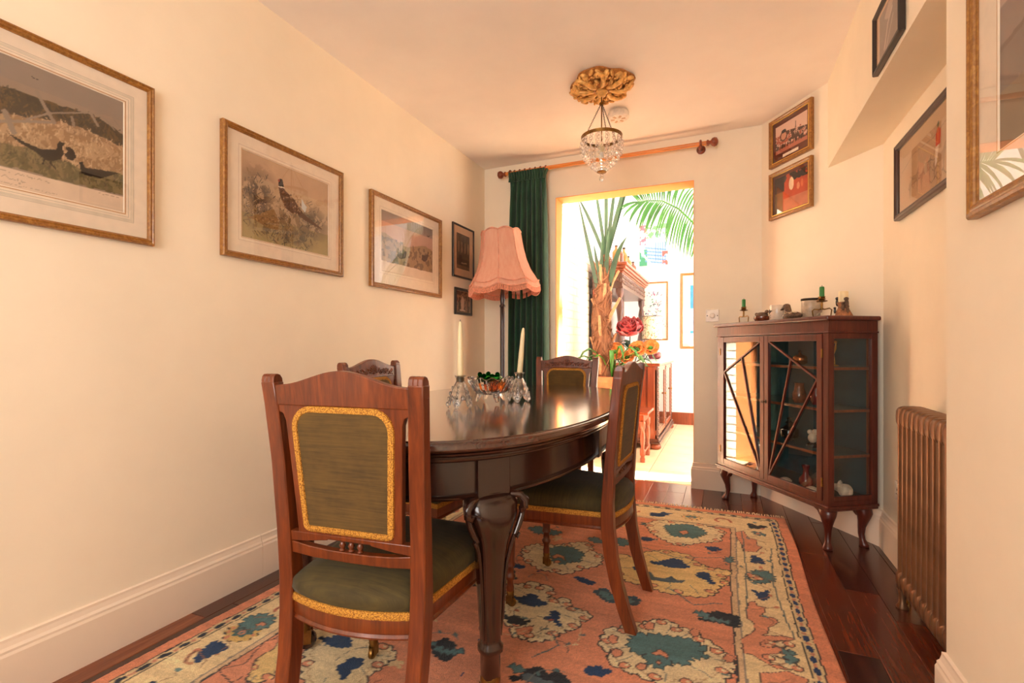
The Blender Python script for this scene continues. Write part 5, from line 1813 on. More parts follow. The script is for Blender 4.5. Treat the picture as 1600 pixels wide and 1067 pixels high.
lathe_thing('pot', 'copper coloured lidded pot on the top shelf of cabinet', 'pot', [(0.024, 0), (0.036, 0.01), (0.036, 0.04), (0.030, 0.048), (0.010, 0.056), (0.006, 0.068), (0.011, 0.074), (0.004, 0.08)], 'copper', inside(0.122, 0.13, 3), group=SHG)
lathe_thing('teapot', 'black and gold banded urn on the lower shelf of cabinet', 'urn', [(0.024, 0), (0.018, 0.012), (0.046, 0.022), (0.050, 0.060), (0.046, 0.066), (0.030, 0.075), (0.014, 0.09), (0.022, 0.10), (0.010, 0.115), (0.014, 0.125), (0.004, 0.132)], 'black_glaze', inside(0.052, 0.12, 1), group=SHG)
t = thing('figurine', 'pale china figure standing on the lower shelf beside the urn', 'ornament', inside(0.232, 0.11, 1), CRZ, SHG)
MB().lathe([(0.034, 0.0), (0.030, 0.014), (0.014, 0.020), (0.004, 0.022)], 14).build('base', 'black_glaze', t, 50)
m = MB().ell((0, 0, 0.045), (0.026, 0.018, 0.026), 10, 8).ell((-0.018, 0, 0.075), (0.014, 0.012, 0.014), 10, 8).ell((0.018, 0, 0.080), (0.018, 0.012, 0.016), 10, 8)
m.build('figure', 'shell', t, 60)
lathe_thing('vase', 'dark red lidded vase on the middle shelf near glazed end', 'vase', [(0.020, 0), (0.030, 0.02), (0.034, 0.06), (0.022, 0.085), (0.024, 0.095), (0.01, 0.105)], 'ruby', inside(0.238, 0.13, 2), group=SHG)
t = thing('brass_ornament', 'tall curved brass bird hanging at the glazed end of top shelf', 'ornament', inside(0.372, 0.11, 3), CRZ, SHG)
m = MB().lathe([(0.020, 0), (0.018, 0.006), (0.004, 0.010), (0.003, 0.03)], 12)
m.tube([(0, 0, 0.03), (-0.012, 0, 0.06), (0.006, 0, 0.09), (0.010, 0, 0.115)], [0.003, 0.007, 0.006, 0.003], 8).ell((0.006, 0, 0.122), (0.010, 0.007, 0.008), 8, 6)
m.build('body', 'brass', t, 60)
# ------------------------------------------------------------------ curtain pole and curtain
def build_pole():
    t = thing('curtain_pole', 'long orange pine curtain pole with turned ball ends', 'curtain pole', (-0.86, YF, 2.413))
    y = -0.082
    MB().tube([(-0.77, y, 0), (0.76, y, 0)], 0.0145, 16).build('pole', 'pine', t, 50)
    for s in (-1, 1):
        m = MB()
        prof = [(0.0145, 0.0), (0.020, 0.004), (0.020, 0.012), (0.013, 0.018), (0.013, 0.026), (0.026, 0.036), (0.031, 0.050), (0.027, 0.066), (0.012, 0.074), (0.002, 0.076)]
        m.lathe(prof, 18, (0, 0, 0), Matrix.Translation((s * 0.758, y, 0)) @ Matrix.Rotation(s * PI / 2, 4, 'Y'))
        m.build('finial', 'oak', t, 60)
        b = MB().tube([(s * 0.72, 0, -0.012), (s * 0.72, y + 0.004, -0.012)], 0.012, 12)
        b.lathe([(0.030, 0.0), (0.030, 0.010), (0.020, 0.016), (0.004, 0.017)], 18, (0, 0, 0), Matrix.Translation((s * 0.72, 0, -0.012)) @ Matrix.Rotation(PI / 2, 4, 'X'))
        b.tube([(s * 0.72 + 0.0, y + 0.020 * math.sin(a), 0.020 * math.cos(a)) for a in [2 * PI * q / 16 for q in range(16)]], 0.008, 8, closed=True)
        b.ell((s * 0.72, y - 0.004, -0.026), (0.015, 0.015, 0.017), 12, 8)
        b.build('bracket', 'oak', t, 60)
    return t


build_pole()


def build_curtain():
    t = thing('curtain', 'gathered dark green velvet curtain hanging left of the doorway', 'curtain', (-1.43, YF - 0.082, 0))
    N, folds = 132, 7
    zs = [0.012, 0.25, 0.6, 1.0, 1.4, 1.8, 2.1, 2.27, 2.315, 2.335, 2.36, 2.388, 2.402]
    rings = []
    for z in zs:
        hw = np.interp(z, [0.0, 1.0, 2.0, 2.3, 2.36, 2.41], [0.172, 0.168, 0.160, 0.148, 0.150, 0.172])
        amp = np.interp(z, [0.0, 2.0, 2.29, 2.335, 2.41], [0.046, 0.038, 0.020, 0.012, 0.022])
        th = 0.006
        front, back = [], []
        for k in range(N + 1):
            u = k / N
            x = -hw + 2 * hw * u
            ph = 2 * PI * folds * u + 0.5 * math.sin(7 * u + z * 0.8)
            y = amp * math.sin(ph) + 0.010 * math.sin(17 * u + 2.0 + z)
            x += 0.007 * math.cos(ph)
            if z > 2.3:
                y += 0.006 * math.sin(2 * PI * folds * 3 * u)
            front.append((x, y - th - 0.012, z))
            back.append((x, y + th - 0.012, z))
        rings.append(front + back[::-1])
    MB().loft(rings).build('drape', 'curtain', t, 80)
    hd = MB()
    for k in range(folds * 2):
        x = -0.145 + 0.29 * k / (folds * 2 - 1)
        hd.tube([(x, -0.030, 2.33), (x + 0.003, -0.036, 2.36), (x, -0.030, 2.405)], [0.009, 0.006, 0.011], 7)
    hd.build('pleat_heading', 'curtain', t, 60)
    return t


build_curtain()
for k in range(8):
    x = -1.585 + 0.31 * k / 7
    o = MB().tube([(0, 0.024 * math.sin(a), 0.024 * math.cos(a)) for a in [2 * PI * q / 18 for q in range(18)]], 0.0045, 7, closed=True).build('curtain_ring', 'oak', None, 60)
    o.location = (x, YF - 0.082, 2.407)
    tag(o, 'wooden curtain ring, %s from the left knob of the pole' % ('first', 'second', 'third', 'fourth', 'fifth', 'sixth', 'seventh', 'eighth')[k], 'curtain ring', 'curtain rings over the green curtain')

# ------------------------------------------------------------------ standard lamp with a fringed pink shade
def shade_mat():
    t = NT('pink_lampshade_silk')
    t.t.nodes.remove(t.b)
    f = t.noise(t.coords((60, 60, 8)), 1.0, 3)
    c = t.ramp(f, [(0.3, (244, 196, 172)), (0.7, (252, 214, 192))])
    d = t.n('ShaderNodeBsdfDiffuse')
    r = t.n('ShaderNodeBsdfTranslucent')
    t.l(c, d.inputs[0])
    t.l(c, r.inputs[0])
    mx = t.n('ShaderNodeMixShader')
    mx.inputs[0].default_value = 0.42
    t.l(d.outputs[0], mx.inputs[1])
    t.l(r.outputs[0], mx.inputs[2])
    t.l(mx.outputs[0], t.out.inputs[0])
    return t.m


M['shade'] = shade_mat()
M['shade_trim'] = plain('rose_lampshade_trim', (234, 168, 142), 0.85, noise=0.1)
M['fringe_pink'] = plain('pink_silk_fringe', (224, 150, 122), 0.8, noise=0.12, scale=90)
M['lamp_pole'] = wood('dark_lamp_pole', (30, 16, 12), (48, 26, 20), (68, 40, 30), 0.3)


def build_lamp():
    t = thing('floor_lamp', 'standard lamp with scalloped pink fringed shade and dark turned pole', 'lamp', (-1.515, 3.32, 0))
    MB().lathe([(0.135, 0.0), (0.140, 0.010), (0.135, 0.024), (0.100, 0.034), (0.055, 0.048), (0.030, 0.070), (0.022, 0.09)], 28).build('base', 'lamp_pole', t, 50)
    prof = [(0.020, 0.085), (0.028, 0.11), (0.028, 0.14), (0.018, 0.17), (0.020, 0.45), (0.026, 0.48), (0.026, 0.52), (0.018, 0.55), (0.0175, 1.18), (0.018, 1.30), (0.022, 1.305), (0.022, 1.318), (0.015, 1.324), (0.020, 1.36), (0.014, 1.42), (0.012, 1.50), (0.012, 1.55), (0.004, 1.56)]
    MB().lathe(prof, 20).build('pole', 'lamp_pole', t, 50)
    MB().lathe([(0.016, 1.545), (0.019, 1.55), (0.019, 1.60), (0.014, 1.615), (0.004, 1.62)], 16).build('lamp_holder', 'brass', t, 50)
    b = MB().lathe([(0.012, 1.612), (0.014, 1.63), (0.028, 1.66), (0.030, 1.685), (0.022, 1.71), (0.006, 1.72)], 16).build('bulb', 'cream_china', t, 60)
    # shade: eight panels, bell shaped, scalloped rims
    T = Matrix.Translation((0, 0, 1.64)) @ Matrix.Rotation(math.radians(-3.5), 4, 'Y') @ Matrix.Translation((0, 0, -1.64)) @ Matrix.Rotation(0.28, 4, 'Z')
    SP = [(1.0, 0.268, 1.448), (0.93, 0.262, 1.474), (0.86, 0.238, 1.515), (0.72, 0.204, 1.575), (0.55, 0.180, 1.645), (0.35, 0.163, 1.725), (0.15, 0.153, 1.800), (0.0, 0.148, 1.852)]
    n = 96

    def pt(r, z, a, u):
        q = (a * 8 / (2 * PI)) % 1.0 - 0.5          # across one panel
        c = math.cos(PI * q)                          # 1 in the middle of a panel, 0 at the ribs
        rr = r * (1 - 0.055 * c)                      # panels are pulled in between the ribs
        zz = z - (0.022 * c if u > 0.9 else 0) + (0.018 * c if u < 0.05 else 0) if u > 0.9 or u < 0.05 else z
        return (rr * math.cos(a), rr * math.sin(a), zz)
    rings = []
    for u, r, z in SP:
        rings.append([pt(r, z, 2 * PI * k / n, u) for k in range(n)])
    inner = []
    for u, r, z in reversed(SP):
        inner.append([pt(r - 0.003, z, 2 * PI * k / n, u) for k in range(n)])
    sh = MB().loft(rings + inner, False, True, T).build('shade', 'shade', t, 60)
    for k in range(8):
        a = 2 * PI * k / 8
        m = MB().tube([pt(r + 0.001, z, a, u) for u, r, z in SP], 0.0030, 6, mat=T)
        m.build('rib', 'shade_trim', sh, 60)
    for u, r, z, rad in ((1.0, 0.268, 1.448, 0.0065), (0.93, 0.264, 1.486, 0.0045), (0.0, 0.149, 1.854, 0.006)):
        MB().tube([pt(r + 0.001, z, 2 * PI * k / n, u) for k in range(n)], rad, 6, closed=True, mat=T).build('trim', 'shade_trim', sh, 60)
    m = MB()
    nt = 150
    for k in range(nt):
        a = 2 * PI * k / nt
        x, y, z = pt(0.268, 1.448, a, 1.0)
        m.tube([(x, y, z), (x * 1.01, y * 1.01, z - 0.018), (x * 1.006, y * 1.006, z - 0.042)], [0.0035, 0.0042, 0.0055], 5, mat=T)
    f = m.build('fringe', 'fringe_pink', sh, 60)
    f['kind'] = 'stuff'
    return t


build_lamp()

# ------------------------------------------------------------------ crystal chandelier, ceiling rose, smoke alarm
CHX, CHY = -0.635, 2.757


def build_rose():
    t = thing('ceiling_rose', 'carved gilt foliage ceiling rose above the crystal chandelier', 'ceiling rose', (CHX, CHY, ZC))
    fl = lambda a, z: 1 + 0.07 * math.cos(4 * a + 0.6) + 0.03 * math.cos(9 * a)
    MB().lathe([(0.172, 0.0), (0.176, -0.010), (0.160, -0.022), (0.120, -0.030), (0.080, -0.036), (0.04, -0.044), (0.01, -0.046)], 72, (0, 0, 0), None, fl).build('plate', 'gilt_dark', t, 60)
    rg = random.Random(12)
    m = MB()
    for k in range(8):
        a = 2 * PI * k / 8 + 0.2
        R3 = Matrix.Rotation(a, 3, 'Z')
        # curled acanthus leaf
        pts = [R3 @ Vector(p) for p in ((0.045, 0, -0.042), (0.085, 0.010, -0.050), (0.125, 0.014, -0.046), (0.158, 0.004, -0.036), (0.170, -0.016, -0.030), (0.158, -0.030, -0.036), (0.146, -0.022, -0.042))]
        m.tube([tuple(q) for q in pts], [0.010, 0.015, 0.014, 0.013, 0.011, 0.010, 0.007], 8)
        for q, s in ((0.07, 1), (0.10, -1), (0.13, 1)):
            c = R3 @ Vector((q, s * 0.022, -0.040))
            m.ell(tuple(c), (0.020, 0.010, 0.012), 8, 6, rot=R3 @ Matrix.Rotation(s * 0.8, 3, 'Z'))
        c = R3 @ Vector((0.150, 0.030, -0.028))
        m.ell(tuple(c), (0.018, 0.016, 0.014), 8, 6)
    # outer wreath of scrolls and buds covering the rim
    for k in range(26):
        a = 2 * PI * k / 26
        r = 0.160 * (1 + 0.07 * math.cos(4 * a + 0.6))
        R3 = Matrix.Rotation(a + (0.7 if k % 2 else -0.7), 3, 'Z')
        m.ell((r * math.cos(a), r * math.sin(a), -0.022), (0.024, 0.011, 0.014), 8, 6, rot=R3)
        sc = [(r * 0.86 * math.cos(a) + 0.013 * math.cos(w_) * (1 - w_ / 9), r * 0.86 * math.sin(a) + 0.013 * math.sin(w_) * (1 - w_ / 9), -0.034 - 0.001 * w_) for w_ in [0.7 * q for q in range(9)]]
        m.tube(sc, [0.0045] * 8 + [0.003], 6)
    for k in range(60):
        a, r = rg.uniform(0, 2 * PI), rg.uniform(0.05, 0.165)
        m.ell((r * math.cos(a), r * math.sin(a), -0.034 - 0.06 * (0.17 - r)), (rg.uniform(0.006, 0.014), rg.uniform(0.005, 0.010), 0.012), 7, 5, rot=Matrix.Rotation(rg.uniform(0, 3), 3, 'Z'))
    m.build('foliage', 'gilt', t, 60)
    MB().lathe([(0.036, -0.044), (0.036, -0.052), (0.026, -0.058), (0.022, -0.072), (0.010, -0.078)], 20).build('boss', 'gilt', t, 50)
    return t


build_rose()


def build_chandelier():
    t = thing('chandelier', 'small crystal basket chandelier hanging by brass chains', 'chandelier', (CHX, CHY, 0))
    zr, R_ = 2.200, 0.112
    MB().tube([(0, 0, zr - 0.02), (0, 0, 2.438)], 0.0035, 8).build('stem', 'old_brass', t, 50)
    m = MB().lathe([(0.006, 2.385), (0.013, 2.390), (0.013, 2.398), (0.006, 2.404)], 12)
    m.build('collar', 'old_brass', t, 50)
    # band
    b = MB().lathe([(R_ - 0.002, zr - 0.010), (R_ + 0.002, zr - 0.010), (R_ + 0.004, zr - 0.005), (R_ + 0.002, zr), (R_ + 0.005, zr + 0.007), (R_ - 0.002, zr + 0.008)], 40)
    b.f = [q for q in b.f if len(q) == 4]
    b.build('band', 'old_brass', t, 50)
    for k in range(3):
        a = 2 * PI * k / 3 + 0.95
        m = MB()
        n = 20
        for q in range(n):
            u = q / (n - 1)
            c = Vector((R_ * (1 - u) * math.cos(a), R_ * (1 - u) * math.sin(a), zr + 0.006 + (2.394 - zr) * u))
            d = Vector((-R_ * math.cos(a), -R_ * math.sin(a), 2.394 - zr)).normalized()
            s = d.orthogonal().normalized()
            if q % 2:
                s = d.cross(s)
            m.tube([tuple(c + d * (0.0075 * math.cos(w)) + s * (0.0035 * math.sin(w))) for w in [2 * PI * e / 8 for e in range(8)]], 0.0012, 4, closed=True)
        m.build('chain', 'iron', t, 60)
    # strings of drops swept from the band to the finial
    def drop(m, c, rr, h):
        m.lathe([(0.001, -h), (rr * 0.75, -h * 0.45), (rr, 0), (rr * 0.75, h * 0.45), (0.001, h)], 6, c)
    m = MB()
    prof = [(0.112, 2.180, 0.010), (0.117, 2.158, 0.0115), (0.115, 2.132, 0.0115), (0.108, 2.106, 0.0115), (0.096, 2.081, 0.011), (0.079, 2.058, 0.0105), (0.058, 2.037, 0.009), (0.034, 2.018, 0.008)]
    for r, z, s in prof:
        drop(m, (r, 0, z), s, s * 1.15)
    s0 = m.build('crystal_string', 'chandelier_crystal', t, 0)
    ns = 17
    for k in range(1, ns):
        share(s0, t, (0, 0, 0), 2 * PI * k / ns)
    m = MB()
    for z, hgt in ((2.168, 0.022), (2.128, 0.020)):
        m.lathe([(0.001, z - hgt), (0.006, z - hgt * 0.6), (0.0075, z), (0.003, z + hgt * 0.9), (0.001, z + hgt)], 6, (0.101, 0, 0))
    i0 = m.build('crystal_drop', 'chandelier_crystal', t, 0)
    for k in range(1, 18):
        share(i0, t, (0, 0, 0), 2 * PI * k / 18 + 0.1)
    MB().lathe([(0.026, 2.006), (0.028, 2.002), (0.020, 1.998), (0.006, 1.996)], 20).build('lower_cup', 'old_brass', t, 50)
    MB().lathe([(0.003, 1.996), (0.010, 1.990), (0.006, 1.984), (0.011, 1.976), (0.0145, 1.966), (0.010, 1.956), (0.002, 1.948)], 8).build('finial', 'chandelier_crystal', t, 0)
    # the unlit candle bulb inside the basket
    MB().lathe([(0.011, 2.085), (0.011, 2.115), (0.004, 2.115)], 14).build('lamp_socket', 'socket', t, 50)
    MB().lathe([(0.006, 2.113), (0.014, 2.128), (0.0165, 2.142), (0.011, 2.160), (0.002, 2.172)], 14).build('bulb', 'wax', t, 60)
    return t


build_chandelier()
t = thing('smoke_alarm', 'round white smoke alarm on the ceiling behind the chandelier', 'smoke alarm', (-0.615, 3.135, ZC))
MB().lathe([(0.060, 0.0), (0.062, -0.008), (0.058, -0.012)], 32).build('base_plate', 'socket', t, 50)
MB().lathe([(0.066, -0.010), (0.068, -0.016), (0.068, -0.036), (0.060, -0.044), (0.004, -0.046)], 32).build('cover', 'socket', t, 40)
for k in range(6):
    a = 2 * PI * k / 6
    MB().box(0.022, 0.046, -0.007, 0.007, -0.0475, -0.0445, Matrix.Rotation(a, 4, 'Z')).build('vent', 'mount_pink', t, 0)

# ------------------------------------------------------------------ switch and socket
t = thing('dimmer_switch', 'white dimmer switch plate beside the doorway', 'switch', (-0.066, YF, 1.180))
MB().box(-0.044, 0.044, -0.009, 0, 0, 0.088).build('plate', 'socket', t, 0, 0.004)
MB().lathe([(0.019, 0.009), (0.018, 0.022), (0.015, 0.024), (0.003, 0.024)], 24, (0, 0, 0), Matrix.Translation((0, 0, 0.044)) @ Matrix.Rotation(PI / 2, 4, 'X')).build('knob', 'socket', t, 50)
for s in (-1, 1):
    MB().lathe([(0.004, 0.0088), (0.004, 0.0098), (0.001, 0.0098)], 10, (0, 0, 0), Matrix.Translation((s * 0.033, 0, 0.044)) @ Matrix.Rotation(PI / 2, 4, 'X')).build('screw', 'iron', t, 50)
t = thing('wall_socket', 'double socket on the alcove wall between cabinet and radiator', 'socket', (XA, 2.70, 0.30), -PI / 2)
MB().box(-0.074, 0.074, -0.010, 0, 0, 0.087).build('plate', 'socket', t, 0, 0.004)
for s in (-1, 1):
    q = MB().box(s * 0.036 - 0.003, s * 0.036 + 0.003, -0.0108, -0.0098, 0.046, 0.056)
    q.box(s * 0.036 - 0.014, s * 0.036 - 0.008, -0.0108, -0.0098, 0.028, 0.033).box(s * 0.036 + 0.008, s * 0.036 + 0.014, -0.0108, -0.0098, 0.028, 0.033)
    q.build('pin_holes', 'iron', t, 0)
    MB().box(s * 0.036 - 0.008, s * 0.036 + 0.008, -0.014, -0.009, 0.062, 0.078).build('rocker', 'socket', t, 0, 0.002)

# ------------------------------------------------------------------ column radiator in the alcove
def build_radiator():
    t = thing('column_radiator', 'bronze painted column radiator standing in the alcove', 'radiator', (0.668, 2.02, 0))
    pitch, n = 0.0485, 13
    z0, z1 = 0.062, 0.776
    def section():
        m = MB()
        for dx in (-0.034, 0.034):
            prof = [(0.0165, z0 + 0.05), (0.0150, z0 + 0.09), (0.0150, z1 - 0.10), (0.0165, z1 - 0.06)]
            m.lathe(prof, 12, (dx, 0, 0))
        for zc, s in ((z1 - 0.043, 1), (z0 + 0.043, -1)):
            # joined head and foot of the columns
            rings = []
            for y, k in ((-0.0215, 0.55), (-0.019, 0.88), (-0.010, 1.0), (0.010, 1.0), (0.019, 0.88), (0.0215, 0.55)):
                ring = []
                for q in range(24):
                    a = 2 * PI * q / 24
                    c, sn = math.cos(a), math.sin(a)
                    e = 2 / 3.6
                    ring.append((0.051 * (0.86 + 0.14 * k) * math.copysign(abs(c) ** e, c), y, zc + 0.043 * (0.80 + 0.20 * k) * math.copysign(abs(sn) ** e, sn)))
                rings.append(ring)
            m.loft(rings)
        return m
    s0 = section().build('section', 'radiator', t, 55)
    y0 = 0.5 * (n - 1) * pitch
    s0.location = (0, y0, 0)
    for k in range(1, n):
        share(s0, t, (0, y0 - k * pitch, 0))
    m = MB()
    for zc in (z1 - 0.043, z0 + 0.043):
        m.tube([(0, -y0, zc), (0, y0, zc)], 0.019, 14)
    m.build('nipple_tube', 'radiator', t, 50)
    for y in (y0, -y0):
        for dx in (-0.034, 0.034):
            MB().lathe([(0.019, 0.0), (0.021, 0.006), (0.012, 0.020), (0.012, 0.045), (0.018, 0.075)], 12, (dx, y, 0)).build('foot', 'radiator', t, 50)
    v = MB().tube([(0, y0 + 0.015, 0.105), (0, y0 + 0.055, 0.105)], 0.008, 10).tube([(0, y0 + 0.050, 0.0), (0, y0 + 0.050, 0.12)], 0.0075, 10)
    v.ell((0, y0 + 0.050, 0.118), (0.013, 0.013, 0.018), 10, 8)
    v.build('valve', 'brass', t, 60)
    return t


build_radiator()

# ------------------------------------------------------------------ glass on the table
TT = 0.765 + 0.0004


def build_bowl():
    t = thing('glass_bowl', 'footed cut glass bowl in the middle of the table', 'bowl', (-0.905, 1.862, TT))
    out, inn = [], []
    n = 96
    P_ = [(0.030, 0.036), (0.052, 0.042), (0.072, 0.055), (0.088, 0.078), (0.098, 0.104)]
    def ring(r, z, d, sc):
        res = []
        for k in range(n):
            a = 2 * PI * k / n
            fl = 1 + 0.028 * d * math.cos(24 * a)
            res.append((r * fl * math.cos(a), r * fl * math.sin(a), z + sc * 0.005 * math.cos(12 * a)))
        return res
    rings = [ring(r, z, 1, i / 4) for i, (r, z) in enumerate(P_)]
    rings += [ring(r - 0.007, z + 0.004, 0.2, i / 4) for i, (r, z) in reversed(list(enumerate(P_)))]
    MB().loft(rings).build('bowl', 'crystal', t, 0)
    for k in range(4):
        a = PI / 2 * k - 0.70
        m = MB()
        c, s = math.cos(a), math.sin(a)
        m.tube([(0.050 * c, 0.050 * s, 0.052), (0.060 * c, 0.060 * s, 0.028), (0.066 * c, 0.066 * s, 0.0095)], [0.020, 0.014, 0.009], 6)
        m.build('foot', 'crystal', t, 0)
    for k in range(6):
        a = 2 * PI * k / 6
        c, s = math.cos(a), math.sin(a)
        m = MB()
        for q in range(5):
            b = a + (q - 2) * 0.10
            m.tube([(0.072 * math.cos(a), 0.072 * math.sin(a), 0.050), (0.1 * math.cos(b), 0.1 * math.sin(b), 0.094)], [0.002, 0.0035], 5)
        m.build('cut_fan', 'crystal', t, 0)
    return t


build_bowl()
rg = random.Random(5)
for k, (x, y, z, mt) in enumerate(((-0.03, -0.01, 0.112, 'dark_green_glass'), (0.0, -0.03, 0.108, 'dark_green_glass'), (-0.014, 0.02, 0.114, 'dark_green_glass'), (0.016, 0.006, 0.113, 'dark_green_glass'))):
    t = thing('glass_grapes', 'dark green glass grapes %s' % ('heaped at the left of the bowl', 'heaped at the front of the bowl', 'heaped at the back of the bowl', 'heaped at the right of the bowl')[k], 'ornament', (-0.905 + x * 1.3, 1.862 + y * 1.3, TT + z - 0.03), k * 1.1, 'green glass fruit in the bowl')
    m = MB()
    for q in range(5):
        a = q * 1.26
        m.ell((0.011 * math.cos(a), 0.011 * math.sin(a), 0.014 + 0.012 * (q % 3)), 0.0105, 9, 7)
    m.build('grapes', mt, t, 60)
    MB().strip([(0, 0, 0.03), (0.012, 0.006, 0.038), (0.026, 0.012, 0.036)], [0.004, 0.016, 0.003], 0.0012).build('leaf', 'green_glass', t, 60)
t = thing('glass_leaf', 'bright green glass leaf spray at the front of bowl', 'ornament', (-0.875, 1.848, TT + 0.080), 0.3)
for k in range(5):
    a = 2 * PI * k / 5
    MB().strip([(0, 0, 0.018), (0.016 * math.cos(a), 0.016 * math.sin(a), 0.030), (0.032 * math.cos(a), 0.032 * math.sin(a), 0.024)], [0.008, 0.024, 0.004], 0.0016).build('leaf', 'green_glass', t, 60)
for k, (x, y) in enumerate(((0.03, -0.045), (0.052, 0.0), (-0.02, 0.03))):
    o = MB().lathe([(0.004, 0.0), (0.016, 0.004), (0.023, 0.016), (0.022, 0.030), (0.012, 0.041), (0.003, 0.040)], 16).build('glass_fruit', 'amber_glass', None, 60)
    o.location = (-0.905 + x, 1.862 + y, TT + 0.055)
    tag(o, 'amber glass fruit %s inside the cut glass bowl' % ('nearest the camera', 'furthest right', 'at the back left')[k], 'ornament', 'amber glass fruit in the bowl')


def candle_glass(label, clabel, x, y, lean, h):
    t = thing('glass_candle_holder', label, 'candle holder', (x, y, TT))
    n = 60
    prof = [(0.045, 0.002), (0.047, 0.012), (0.043, 0.034), (0.035, 0.062), (0.024, 0.088), (0.0165, 0.104), (0.0155, 0.112), (0.020, 0.122), (0.023, 0.128)]
    def rr(r, z, k):
        a = 2 * PI * k / n
        leg = 0.5 + 0.5 * math.cos(5 * a + 0.5)
        lift = (1 - leg) ** 1.5 * 0.038 if z < 0.02 else 0
        f = 1 + (0.10 * (leg - 0.5) if z < 0.09 else 0.06 * math.cos(6 * a) if z > 0.118 else 0)
        return (r * f * math.cos(a), r * f * math.sin(a), z + lift)
    rings = [[rr(r, z, k) for k in range(n)] for r, z in prof]
    rings += [[rr(max(r - 0.007, 0.011), z + (0.004 if z < 0.12 else 0), k) for k in range(n)] for r, z in reversed(prof)]
    MB().loft(rings, False, True).build('bell', 'crystal', t, 0)
    for k in range(5):
        a = 2 * PI * (k - 0.5 / (2 * PI) ) / 5
        m = MB()
        for q in range(4):
            z = 0.018 + q * 0.020
            r = np.interp(z, [p_[1] for p_ in prof], [p_[0] for p_ in prof]) * 1.05
            m.ell((r * math.cos(a), r * math.sin(a), z), (0.008 - 0.001 * q, 0.008 - 0.001 * q, 0.010), 6, 4)
        m.build('cut_boss', 'crystal', t, 0)
    c = MB().tube([(0, 0, 0.0), (lean * 0.5, 0, h * 0.5), (lean * 0.85, 0, h * 0.88), (lean * 0.97, 0, h * 0.985), (lean, 0, h)], [0.0125, 0.0108, 0.0078, 0.005, 0.0015], 14).build('taper_candle', 'wax', None, 60)
    c.location = (x, y, TT + 0.100)
    tag(c, clabel, 'candle')
    w = MB().tube([(lean, 0, h - 0.001), (lean, 0, h + 0.007)], 0.0012, 5).build('wick', 'iron', c, 0)


candle_glass('clear glass bell candle holder left of the cut glass bowl', 'upright ivory taper candle left of the bowl', -0.927, 1.640, 0.0, 0.235)
candle_glass('clear glass bell candle holder right of the cut glass bowl', 'leaning ivory taper candle right of the bowl', -0.808, 1.945, 0.020, 0.220)
# ------------------------------------------------------------------ carved sideboard in the garden room
M['marble'] = plain('pale_marble_top', (226, 222, 226), 0.25, noise=0.05)
M['mirror'] = plain('mirror_glass', (226, 230, 232), 0.03, 1.0, noise=0.0)
M['leaf'] = plain('palm_leaf_green', (48, 104, 30), 0.45, noise=0.22, scale=12)
M['leaf_dark'] = plain('sword_leaf_green', (36, 66, 42), 0.4, noise=0.2, scale=10)
M['strap_leaf'] = plain('strap_leaf_green', (52, 110, 32), 0.35, noise=0.2, scale=14)
M['trunk'] = wood('fibrous_palm_trunk', (80, 46, 29), (122, 78, 52), (166, 118, 84), 0.85, grain=(30, 30, 5), coat=0.0, bump=0.6)
M['stub'] = plain('dry_leaf_stub', (176, 124, 88), 0.8, noise=0.15, scale=40)
M['soil'] = plain('potting_soil', (66, 46, 36), 0.95, noise=0.3)
M['rose'] = plain('red_silk_petal', (148, 18, 26), 0.55, noise=0.18, scale=24, sheen=0.4)
M['rose_pale'] = plain('pink_petal_edge', (216, 120, 124), 0.55, noise=0.1)
M['orange_petal'] = plain('orange_silk_petal', (232, 128, 52), 0.55, noise=0.18, scale=24, sheen=0.4)
M['amber_bottle'] = plain('amber_bottle', (196, 110, 44), 0.12, coat=0.6)
M['brown_bottle'] = plain('brown_bottle', (120, 62, 40), 0.12, coat=0.6)
M['shade_print'] = None


